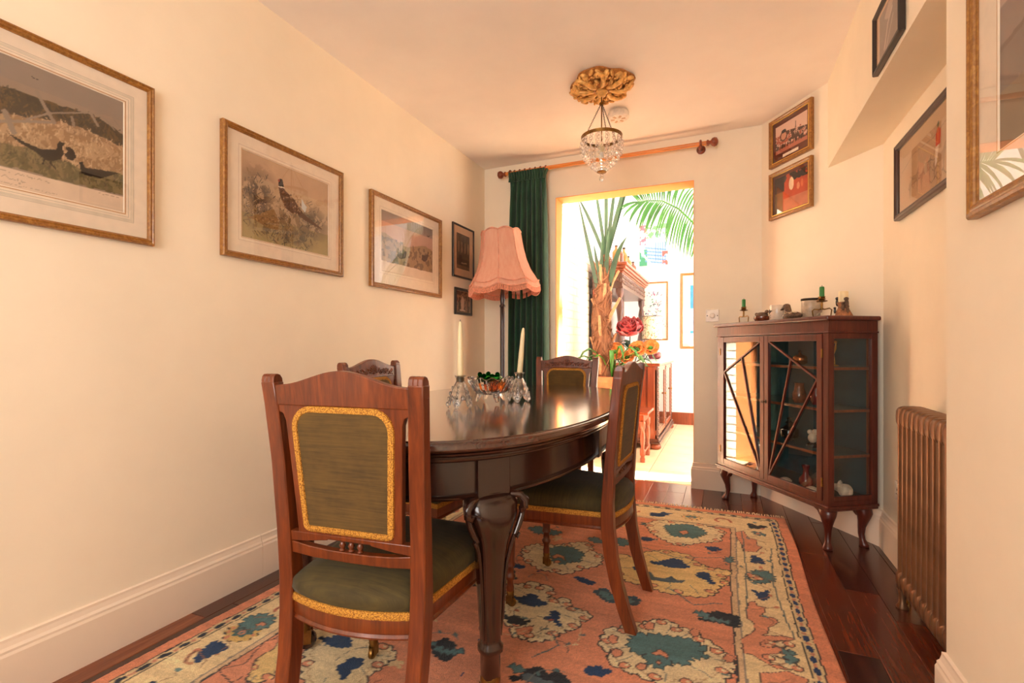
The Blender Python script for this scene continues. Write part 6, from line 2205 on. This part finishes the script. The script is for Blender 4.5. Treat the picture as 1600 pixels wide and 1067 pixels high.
def build_sideboard():
    t = thing('carved_sideboard', 'tall carved oak sideboard with columned upper shelf in the garden room', 'sideboard', (-0.58, 4.92, 0))
    D, Lb, Z = 0.66, 1.46, 0.87      # depth to the left, length along y, height of the board
    # local: x from 0 (front) to -D (back), y from 0 (near end) to Lb
    m = MB().box(-D, -0.015, 0.02, 0.045, 0.10, Z - 0.05)
    for z in (0.14, 0.78):
        m.box(-D, -0.015, 0.008, 0.02, z, z + 0.05)
    m.box(-D, -D + 0.06, 0.008, 0.02, 0.10, Z - 0.05).box(-0.10, -0.03, 0.004, 0.02, 0.10, Z - 0.05)
    m.build('end_panel', 'oak', t, 0, 0.003)
    MB().box(-D, -0.015, Lb - 0.045, Lb - 0.02, 0.10, Z - 0.05).build('end_panel', 'oak', t, 0, 0.003)
    MB().box(-D, -D + 0.02, 0.045, Lb - 0.045, 0.10, Z - 0.05).build('back_board', 'oak_dark', t, 0)
    MB().box(-D, -0.03, 0.045, Lb - 0.045, 0.11, 0.135).build('case_floor', 'oak', t, 0)
    MB().box(-D, -0.10, 0.045, Lb - 0.045, 0.46, 0.48).build('shelf', 'oak', t, 0)
    m = MB().box(-D, 0.012, -0.004, Lb + 0.004, 0.075, 0.105).box(-D, 0.024, -0.014, Lb + 0.014, 0.055, 0.075)
    m.build('plinth', 'oak_dark', t, 0, 0.006)
    MB().box(-D - 0.002, 0.020, -0.012, Lb + 0.012, Z - 0.052, Z - 0.024).build('top_moulding', 'oak', t, 0, 0.006)
    MB().box(-D - 0.002, 0.034, -0.024, Lb + 0.024, Z - 0.024, Z).build('board', 'marble', t, 0, 0.004)
    for x in (-0.03, -D + 0.06):
        for y in (0.05, Lb - 0.05):
            MB().lathe([(0.040, 0.0), (0.052, 0.010), (0.056, 0.028), (0.048, 0.046), (0.040, 0.055)], 18, (x, y, 0)).build('bun_foot', 'oak', t, 50)
    # front: carved stiles and two open framed doors
    rg = random.Random(3)
    for y in (0.02, Lb / 2 - 0.04, Lb - 0.10):
        st = MB().box(-0.03, -0.004, y, y + 0.08, 0.105, Z - 0.052).build('stile', 'oak_dark', t, 0, 0.002)
        c = MB()
        for k in range(34):
            z = 0.13 + 0.66 * k / 33
            s = 1 if k % 2 else -1
            c.ell((-0.003, y + 0.04 + s * 0.013, z), (0.008, 0.015, 0.008), 7, 5, rot=Matrix.Rotation(s * 0.7, 3, 'X'))
        c.build('carving', 'oak_dark', st, 60)
    for y0, y1 in ((0.10, Lb / 2 - 0.04), (Lb / 2 + 0.04, Lb - 0.10)):
        d = MB()
        d.box(-0.022, -0.004, y0 + 0.004, y0 + 0.05, 0.12, Z - 0.06).box(-0.022, -0.004, y1 - 0.05, y1 - 0.004, 0.12, Z - 0.06)
        d.box(-0.022, -0.004, y0 + 0.05, y1 - 0.05, 0.12, 0.17).box(-0.022, -0.004, y0 + 0.05, y1 - 0.05, Z - 0.11, Z - 0.06)
        dd = d.build('door', 'oak', t, 0, 0.003)
        MB().box(-0.014, -0.011, y0 + 0.045, y1 - 0.045, 0.165, Z - 0.105).build('pane', 'cab_pane', dd, 0)
        MB().ell((0.004, y1 - 0.03, 0.50), 0.011, 8, 6).build('knob', 'old_brass', dd, 60)
    # upper shelf: columns carrying a carved cornice, mirror behind
    xf, zt = -0.345, 1.86
    MB().box(-D, -D + 0.025, 0.06, Lb + 0.12, Z, zt - 0.10).build('upper_back', 'oak_dark', t, 0)
    MB().box(-D + 0.026, -D + 0.030, 0.14, Lb + 0.02, Z + 0.10, zt - 0.30).build('mirror', 'mirror', t, 0)
    for y in (0.09, Lb + 0.06):
        prof = [(0.045, 0.0), (0.045, 0.04), (0.030, 0.05), (0.026, 0.08), (0.044, 0.14), (0.050, 0.20), (0.040, 0.27), (0.024, 0.33), (0.034, 0.36), (0.022, 0.39), (0.030, 0.47), (0.040, 0.54), (0.030, 0.60), (0.022, 0.64), (0.036, 0.67), (0.040, 0.70), (0.040, 0.74), (0.004, 0.74)]
        cprof = [(r, Z + z) for r, z in prof]
        MB().lathe(cprof, 20, (xf + 0.0 - 0.04, y, 0), None, lambda a, z: 1 + 0.06 * math.cos(8 * a) * (1 if 0.12 < z - Z < 0.3 else 0)).build('column', 'oak_dark', t, 50)
        MB().box(-D, -D + 0.05, y - 0.04, y + 0.04, Z, zt - 0.14).build('pilaster', 'oak', t, 0, 0.003)
    MB().box(-D, xf, 0.03, Lb + 0.12, zt - 0.255, zt - 0.235).build('canopy_board', 'oak_dark', t, 0, 0.003)
    fz = MB().box(-D, xf - 0.006, 0.036, Lb + 0.114, zt - 0.235, zt - 0.10).build('upper_frieze', 'oak_dark', t, 0, 0.003)
    c = MB()
    for k in range(70):
        y = 0.06 + (Lb + 0.03) * k / 69
        for q in range(2):
            c.ell((xf - 0.006, y + rg.uniform(-0.006, 0.006), zt - 0.19 + q * 0.05 + rg.uniform(-0.008, 0.008)), (0.012, 0.013, 0.018), 7, 5, rot=Matrix.Rotation(rg.uniform(-1, 1), 3, 'X'))
    for k in range(12):
        x = -D + 0.04 + (D + xf - 0.07) * k / 11
        c.ell((x, 0.036, zt - 0.168 + rg.uniform(-0.01, 0.01)), (0.016, 0.012, 0.022), 7, 5)
    c.build('carving', 'oak_dark', fz, 60)
    m = MB()
    for d, za, zb in ((0.0, 0.10, 0.082), (0.016, 0.082, 0.06), (0.034, 0.06, 0.03), (0.050, 0.03, 0.0)):
        m.box(-D, xf + d, 0.03 - d, Lb + 0.12 + d, zt - za, zt - zb)
    m.build('cornice', 'oak', t, 0, 0.005)
    return t


build_sideboard()
ZS = 0.8705
# bottles standing on the cornice
for k, (y, h, mt, lab) in enumerate(((5.02, 0.19, 'amber_bottle', 'amber bottle nearest the doorway on sideboard cornice'), (5.22, 0.215, 'brown_bottle', 'second bottle from the doorway on sideboard cornice'), (5.45, 0.25, 'amber_bottle', 'tall amber bottle with dark cap mid cornice'), (5.72, 0.20, 'amber_bottle', 'squat amber bottle, second from the far end of cornice'), (6.05, 0.19, 'brown_bottle', 'reddish brown bottle at the far end of cornice'))):
    t = thing('bottle', lab, 'bottle', (-1.005, y, 1.8605), 0, 'bottles on the sideboard cornice')
    MB().lathe([(0.034, 0), (0.040, 0.006), (0.040, h * 0.62), (0.030, h * 0.72), (0.014, h * 0.80), (0.013, h * 0.94), (0.004, h * 0.95)], 16).build('body', mt, t, 50)
    MB().lathe([(0.015, h * 0.92), (0.016, h * 0.93), (0.015, h), (0.003, h)], 12).build('cap', 'iron', t, 50)
# table lamp with a flowered drum shade
t = thing('table_lamp', 'table lamp with flowered drum shade on the sideboard', 'lamp', (-0.757, 5.85, ZS))
MB().lathe([(0.030, 0), (0.034, 0.01), (0.050, 0.04), (0.056, 0.07), (0.044, 0.105), (0.022, 0.125)], 20).build('body', 'ruby', t, 50)
MB().lathe([(0.022, 0.122), (0.030, 0.130), (0.030, 0.175), (0.014, 0.185), (0.008, 0.24), (0.003, 0.24)], 14).build('neck', 'oak', t, 50)
p = Paint(0, 2 * PI * 0.115, 0, 0.265, 0.006, (236, 222, 196))
rg = random.Random(4)
for k in range(420):
    p.oval(rg.uniform(0, 0.72), rg.uniform(0, 0.265), rg.uniform(0.006, 0.012), rg.uniform(0.004, 0.008), rg.choice(((120, 140, 96), (206, 130, 100), (236, 222, 196), (150, 160, 130), (214, 176, 130))), rot=rg.uniform(0, 3))
sh = p.build('shade', 'print', t, lambda X, Y, Z: np.stack([0.115 * np.cos(X / 0.115), 0.115 * np.sin(X / 0.115), Y + 0.225], 1))
sd = sh.modifiers.new('thickness', 'SOLIDIFY')
sd.thickness = 0.002
for z in (0.225, 0.490):
    MB().tube([(0.116 * math.cos(a), 0.116 * math.sin(a), z) for a in [2 * PI * q / 32 for q in range(32)]], 0.004, 6, closed=True).build('rim', 'oak_dark', sh, 60)
t = thing('round_jar', 'maroon apple shaped jar in front of the flowered lamp', 'jar', (-0.672, 5.62, ZS))
MB().lathe([(0.022, 0), (0.040, 0.012), (0.050, 0.040), (0.046, 0.066), (0.028, 0.082), (0.010, 0.080)], 20).build('body', 'ruby', t, 50)
MB().tube([(0, 0, 0.08), (0.004, 0, 0.10)], [0.004, 0.003], 6).build('stalk', 'oak_dark', t, 50)

# ------------------------------------------------------------------ low bench carrying the palm
def build_bench():
    t = thing('plant_bench', 'low turned leg oak bench carrying the potted palm', 'bench', (-0.92, 4.50, 0))
    MB().box(-0.33, 0.33, -0.20, 0.20, 0.415, 0.440).build('seat', 'oak', t, 0, 0.004)
    MB().box(-0.29, 0.29, -0.165, 0.165, 0.35, 0.415).build('apron', 'oak', t, 0, 0.003)
    for x in (-0.28, 0.28):
        for y in (-0.155, 0.155):
            prof = [(0.020, 0.0), (0.022, 0.03), (0.016, 0.05), (0.024, 0.065), (0.024, 0.10), (0.014, 0.12), (0.023, 0.19), (0.020, 0.25), (0.014, 0.28), (0.024, 0.30), (0.024, 0.355)]
            MB().lathe(prof, 14, (x, y, 0)).build('leg', 'oak', t, 50)
        MB().box(x - 0.012, x + 0.012, -0.155, 0.155, 0.07, 0.095).build('stretcher', 'oak', t, 0, 0.003)
    return t


build_bench()


def build_palm():
    t = thing('potted_palm', 'tall palm with shaggy trunk and sword leaves in terracotta pot', 'plant', (-0.93, 4.48, 0.4405))
    MB().lathe([(0.105, 0.0), (0.115, 0.006), (0.150, 0.24), (0.152, 0.245), (0.172, 0.248), (0.176, 0.258), (0.174, 0.292), (0.166, 0.298), (0.150, 0.292), (0.146, 0.262), (0.004, 0.260)], 36).build('pot', 'terracotta', t, 40)
    MB().lathe([(0.146, 0.255), (0.10, 0.266), (0.004, 0.270)], 24).build('soil', 'soil', t, 60)
    # trunk
    axis = [(-0.055, 0.0, 0.26), (-0.085, 0.0, 0.50), (-0.105, 0.0, 0.72), (-0.095, 0.0, 0.95), (-0.078, 0.0, 1.14), (-0.065, 0.0, 1.32), (-0.055, 0.0, 1.42)]
    rad = [0.074, 0.082, 0.084, 0.078, 0.064, 0.044, 0.028]
    rings = []
    rg = random.Random(8)
    dense = 40
    for k in range(dense + 1):
        u = k / dense * (len(axis) - 1)
        i = min(int(u), len(axis) - 2)
        f = u - i
        c = Vector(axis[i]).lerp(Vector(axis[i + 1]), f)
        r = rad[i] * (1 - f) + rad[i + 1] * f
        rings.append([(c.x + r * (1 + 0.10 * math.sin(5 * a + k * 0.9) + rg.uniform(-0.06, 0.06)) * math.cos(a), c.y + r * (1 + 0.10 * math.sin(5 * a + k * 0.9) + rg.uniform(-0.06, 0.06)) * math.sin(a), c.z) for a in [2 * PI * q / 22 for q in range(22)]])
    tr = MB().loft(rings).build('trunk', 'trunk', t, 35)
    # hairy fibre bundles wound up the trunk
    m = MB()
    for k in range(70):
        z = rg.uniform(0.28, 1.28)
        a = rg.uniform(0, 2 * PI)
        cx = np.interp(z, [q[2] for q in axis], [q[0] for q in axis])
        r = np.interp(z, [q[2] for q in axis], rad)
        pts = []
        for q in range(5):
            b = a + 0.22 * q * rg.choice((1, 1, -1))
            rr = r * 1.05 + rg.uniform(-0.004, 0.008)
            pts.append((cx + rr * math.cos(b), rr * math.sin(b), z + 0.04 * q))
        m.tube(pts, [0.004, 0.007, 0.008, 0.006, 0.002], 5)
    m.build('fibre', 'trunk', tr, 60)
    # old leaf stubs
    for (z, a, l, lift) in ((1.30, PI * 0.98, 0.10, 0.10), (1.18, -0.2, 0.10, 0.10), (0.98, PI * 0.94, 0.06, 0.06), (0.90, -0.3, 0.13, 0.13), (0.62, 0.1, 0.07, 0.09), (0.60, PI * 1.05, 0.05, 0.08), (0.48, -0.5, 0.05, 0.08), (1.06, -1.2, 0.06, 0.10), (0.75, -1.5, 0.06, 0.12), (1.22, -1.9, 0.04, 0.12), (0.42, -1.8, 0.05, 0.10)):
        cx = np.interp(z, [q[2] for q in axis], [q[0] for q in axis])
        r = np.interp(z, [q[2] for q in axis], rad) * 0.7
        c, s = math.cos(a), math.sin(a)
        MB().tube([(cx + r * c, r * s, z - 0.10), (cx + (r + l * 0.35) * c, (r + l * 0.35) * s, z - 0.02), (cx + (r + l) * c, (r + l) * s, z - 0.02 + lift)], [0.024, 0.017, 0.011], 7).build('leaf_stub', 'stub', tr, 60)
    # long sword leaves and stalks rising out of the crown
    b0 = Vector((-0.058, 0, 1.36))
    tips = [(-0.32, 0.02, 1.97, 0.030), (-0.16, -0.03, 2.06, 0.030), (-0.075, 0.03, 2.10, 0.026), (-0.045, -0.02, 2.14, 0.024), (0.03, 0.02, 2.12, 0.034), (0.135, -0.02, 2.10, 0.038), (0.17, 0.04, 2.16, 0.030)]
    for x, y, z, w in tips:
        tip = Vector((x, y, z))
        pts = [tuple(b0.lerp(tip, f) + Vector((0, 0, 0.03 * math.sin(PI * f)))) for f in (0, 0.25, 0.5, 0.75, 1.0)]
        MB().strip(pts, [w * 0.7, w, w, w * 0.8, w * 0.25], 0.004, (0, -1, 0.1)).build('sword_leaf', 'leaf_dark', t, 60)
    for base, mid, tip, w in (((-0.12, 0, 1.0), (-0.20, -0.02, 1.42), (-0.325, -0.02, 1.98), 0.036), ((-0.02, -0.03, 1.12), (0.03, -0.05, 1.42), (0.14, -0.05, 1.56), 0.050), ((-0.07, -0.03, 1.02), (-0.045, -0.05, 1.35), (-0.02, -0.04, 1.68), 0.045), ((-0.10, -0.02, 1.12), (-0.14, -0.04, 1.36), (-0.165, -0.04, 1.52), 0.030), ((-0.10, -0.04, 0.95), (-0.09, -0.06, 1.28), (-0.085, -0.05, 1.62), 0.040)):
        B, Mi, T_ = Vector(base), Vector(mid), Vector(tip)
        pts = [tuple(B * (1 - f) ** 2 + Mi * 2 * f * (1 - f) + T_ * f * f) for f in (0, 0.2, 0.4, 0.6, 0.8, 1.0)]
        MB().strip(pts, [w * 0.6, w, w, w * 0.85, w * 0.5, w * 0.06], 0.004, (0, -1, 0.1)).build('sword_leaf', 'leaf_dark', t, 60)
    # fresh strap leaves arching from the soil
    for k in range(13):
        a = -PI / 2 + (k - 6) * 0.36 + rg.uniform(-0.1, 0.1)
        l = rg.uniform(0.26, 0.44)
        h = rg.uniform(0.20, 0.32)
        ox = 0.03 * math.cos(a)
        c, s = math.cos(a), 0.55 * math.sin(a)
        pts = []
        for f in (0, 0.2, 0.4, 0.6, 0.8, 1.0):
            pts.append((max(ox + l * f * c, -0.335 + 0.01 * f), -0.02 + l * f * s, 0.265 + h * math.sin(min(PI * 0.82, PI * 0.82 * f)) * 1.0))
        MB().strip(pts, [0.022, 0.036, 0.042, 0.036, 0.024, 0.003], 0.003, (0, -0.3, 1)).build('strap_leaf', 'strap_leaf', t, 60)
    return t


build_palm()

# ------------------------------------------------------------------ large silk flowers in a dark vase
def build_flowers():
    t = thing('flower_arrangement', 'large red rose and orange silk flowers in a vase on bench', 'flowers', (-0.80, 4.60, 0.4405))
    MB().lathe([(0.040, 0.0), (0.055, 0.01), (0.060, 0.10), (0.045, 0.22), (0.040, 0.30), (0.050, 0.33), (0.044, 0.33), (0.034, 0.29), (0.030, 0.03), (0.004, 0.03)], 20).build('vase', 'black_glaze', t, 50)

    def petal_ring(n, r, z, size, lift, ph, mat, c, parent, cup=0.6, tilt=0.0):
        R3 = Matrix.Rotation(tilt, 3, 'X')
        for k in range(n):
            a = 2 * PI * k / n + ph
            ca, sa = math.cos(a), math.sin(a)
            rows = []
            for i in range(5):
                v = i / 4
                row = []
                for j in range(5):
                    u = (j - 2) / 2
                    ww = size * (0.35 + 0.75 * math.sin(PI * (0.15 + 0.72 * v))) * u * 0.62
                    rad_ = r * (0.25 + 0.75 * math.sin(PI / 2 * v)) + size * 0.25 * v * (1 - cup) - 0.10 * size * u * u
                    h = z + lift * v + 0.18 * size * u * u * cup + (0.05 * size * math.sin(6 * u + k) if i == 4 else 0)
                    row.append(tuple(Vector(c) + R3 @ Vector((rad_ * ca - ww * sa, rad_ * sa + ww * ca, h))))
                rows.append(row)
            vs = [q for row in rows for q in row]
            fs = [(i * 5 + j, i * 5 + j + 1, (i + 1) * 5 + j + 1, (i + 1) * 5 + j) for i in range(4) for j in range(4)]
            o = MB().add(vs, fs).build('petal', mat, parent, 80)
            s = o.modifiers.new('thickness', 'SOLIDIFY')
            s.thickness = 0.002

    def stem(c):
        MB().tube([(0, 0, 0.10), (c[0] * 0.3, c[1] * 0.3, 0.32), (c[0] * 0.85, c[1] * 0.85, c[2] - 0.06), (c[0], c[1] + 0.01, c[2])], 0.005, 7).build('stem', 'leaf_dark', t, 60)
    # rose
    c = (0.012, -0.02, 0.695)
    stem(c)
    h = MB().ell((c[0], c[1], c[2] + 0.055), (0.030, 0.030, 0.045), 12, 8).build('rose_head', 'rose', t, 60)
    petal_ring(3, 0.022, 0.01, 0.06, 0.125, 0.2, 'rose', c, h, 1.0, 0.6)
    petal_ring(4, 0.044, 0.0, 0.09, 0.130, 0.9, 'rose', c, h, 1.0, 0.6)
    petal_ring(5, 0.068, -0.005, 0.12, 0.125, 0.4, 'rose', c, h, 1.0, 0.6)
    petal_ring(5, 0.092, -0.010, 0.15, 0.110, 0.1, 'rose', c, h, 1.0, 0.6)
    petal_ring(5, 0.112, -0.015, 0.16, 0.075, 0.7, 'rose', c, h, 0.9, 0.6)
    petal_ring(2, 0.116, -0.01, 0.12, 0.08, 3.9, 'rose_pale', c, h, 0.9, 0.6)
    # orange blooms turned to the room
    for c, s_ in (((-0.105, -0.12, 0.515), 1.1), ((0.095, -0.10, 0.535), 1.0), ((0.205, -0.06, 0.550), 0.95), ((0.01, -0.14, 0.46), 0.8)):
        stem(c)
        h = MB().ell((c[0], c[1] - 0.02, c[2] + 0.005), (0.022, 0.016, 0.022), 10, 7).build('flower_head', 'strap_leaf', t, 60)
        petal_ring(6, 0.075 * s_, 0.0, 0.066 * s_, 0.030, 0.3, 'orange_petal', c, h, 0.5, 1.05)
        petal_ring(5, 0.045 * s_, 0.008, 0.045 * s_, 0.040, 0.9, 'orange_petal', c, h, 0.8, 1.05)
    rg = random.Random(6)
    for k in range(16):
        a = rg.uniform(0, 2 * PI)
        z = rg.uniform(0.32, 0.60)
        l = rg.uniform(0.10, 0.18)
        b = Vector((0.03 + 0.03 * math.cos(a), -0.02 + 0.03 * math.sin(a), z))
        tp = b + Vector((l * math.cos(a), l * 0.7 * math.sin(a), rg.uniform(-0.03, 0.08)))
        pts = [tuple(b.lerp(tp, f) + Vector((0, 0, 0.03 * math.sin(PI * f)))) for f in (0, 0.3, 0.6, 1.0)]
        MB().strip(pts, [0.008, 0.045, 0.040, 0.003], 0.002, (0, -0.4, 1)).build('leaf', 'leaf_dark', t, 60)
    return t


build_flowers()

# ------------------------------------------------------------------ second palm, its frond arching in from the right
def build_frond_palm():
    t = thing('feather_palm', 'feather palm whose arching frond hangs in the doorway', 'plant', (0.42, 4.95, 0))
    MB().lathe([(0.13, 0.0), (0.14, 0.008), (0.18, 0.30), (0.205, 0.304), (0.208, 0.345), (0.195, 0.352), (0.175, 0.345), (0.17, 0.31), (0.004, 0.305)], 36).build('pot', 'terracotta', t, 40)
    MB().tube([(0, 0, 0.28), (0.02, 0, 0.7), (0.0, 0.0, 1.1), (-0.02, 0.0, 1.4)], [0.06, 0.05, 0.045, 0.035], 14).build('trunk', 'trunk', t, 60)
    rg = random.Random(4)

    def frond(pts, L0, spread, name, dense=30):
        P_ = [Vector(p_) for p_ in pts]
        n = 40
        def at(f):
            u = f * (len(P_) - 1)
            i = min(int(u), len(P_) - 2)
            a, b = P_[max(i - 1, 0)], P_[i]
            c, d = P_[i + 1], P_[min(i + 2, len(P_) - 1)]
            v = u - i
            return 0.5 * ((2 * b) + (c - a) * v + (2 * a - 5 * b + 4 * c - d) * v * v + (3 * b - a - 3 * c + d) * v ** 3)
        sp = [at(k / n) for k in range(n + 1)]
        fr = MB().tube([tuple(q) for q in sp], [0.010 * (1 - 0.75 * k / n) + 0.001 for k in range(n + 1)], 7).build(name, 'strap_leaf', t, 60)
        for k in range(dense):
            f = 0.40 + 0.60 * k / (dense - 1)
            c = at(f)
            d = (at(min(f + 0.01, 1)) - at(max(f - 0.01, 0))).normalized()
            for s in (-1, 1):
                l = L0 * (0.55 + 0.45 * math.sin(PI * min(1, (1 - f) * 1.5 + 0.12))) * rg.uniform(0.92, 1.05)
                side = Vector((0, -1, 0)) if s < 0 else Vector((0.1, 0.6, 0.55))
                out = (d * 0.55 + side * spread + Vector((0, 0, -0.75 if s < 0 else 0.50))).normalized()
                q = [c, c + out * l * 0.35 + Vector((0, 0, 0.02)), c + out * l * 0.7, c + out * l + Vector((0, 0, -0.10 * l))]
                MB().strip([tuple(e) for e in q], [0.012, 0.030, 0.024, 0.002], 0.0015, (0.3, -0.8, 0.4)).build('leaflet', 'leaf', fr, 60)
    base = (-0.02, 0, 1.38)
    w = lambda x, y, z: (x - 0.42, y - 4.95, z)
    # the long frond that arches across the doorway
    rach = [(0.30, 4.94, 1.40), (0.10, 4.88, 1.62), (-0.091, 4.81, 1.884), (-0.247, 4.742, 2.142), (-0.371, 4.689, 2.271), (-0.505, 4.63, 2.341), (-0.629, 4.577, 2.347), (-0.70, 4.55, 2.33)]
    low = [(-0.154, 4.728, 1.596), (-0.253, 4.639, 1.774), (-0.31, 4.611, 1.774), (-0.387, 4.619, 1.838), (-0.455, 4.639, 1.917), (-0.532, 4.617, 2.024), (-0.624, 4.54, 2.04), (-0.68, 4.464, 2.04), (-0.73, 4.425, 2.082), (-0.814, 4.42, 2.17), (-0.887, 4.44, 2.252)]
    upp = [(0.033, 4.94, 2.178), (-0.05, 4.95, 2.327), (-0.116, 4.925, 2.43), (-0.202, 4.845, 2.495), (-0.319, 4.746, 2.533), (-0.437, 4.684, 2.553), (-0.55, 4.672, 2.553), (-0.654, 4.678, 2.534), (-0.739, 4.659, 2.503), (-0.817, 4.594, 2.434)]

    def along(P_, f):
        u = f * (len(P_) - 1)
        i = min(int(u), len(P_) - 2)
        return Vector(w(*P_[i])).lerp(Vector(w(*P_[i + 1])), u - i)
    spine = [base] + [w(*q) for q in rach[1:]]
    fr = MB().tube(spine, [0.014, 0.013, 0.011, 0.009, 0.008, 0.006, 0.004, 0.003], 7).build('frond', 'strap_leaf', t, 60)
    for tips, n_ in ((low, 40), (upp, 34)):
        for k in range(n_):
            f = k / (n_ - 1)
            c = along(rach[2:], f)
            tip = along(tips, f) + Vector((rg.uniform(-0.02, 0.02), rg.uniform(-0.03, 0.03), rg.uniform(-0.02, 0.02)))
            mid = c.lerp(tip, 0.5) + Vector((-0.02, -0.01, 0.045))
            q = [tuple(c * (1 - e) ** 2 + mid * 2 * e * (1 - e) + tip * e * e) for e in (0, 0.25, 0.5, 0.75, 1.0)]
            MB().strip(q, [0.008, 0.018, 0.019, 0.013, 0.001], 0.0012, (0.55, -0.75, 0.35)).build('leaflet', 'leaf', fr, 60)
    frond([base, w(0.44, 4.9, 1.8), w(0.55, 4.9, 2.15), w(0.80, 4.9, 2.3), w(1.0, 4.9, 2.2)], 0.35, 0.5, 'frond', 16)
    frond([base, w(0.40, 5.1, 1.8), w(0.40, 5.4, 2.1), w(0.45, 5.7, 2.2)], 0.32, 0.5, 'frond', 14)
    return t


build_frond_palm()
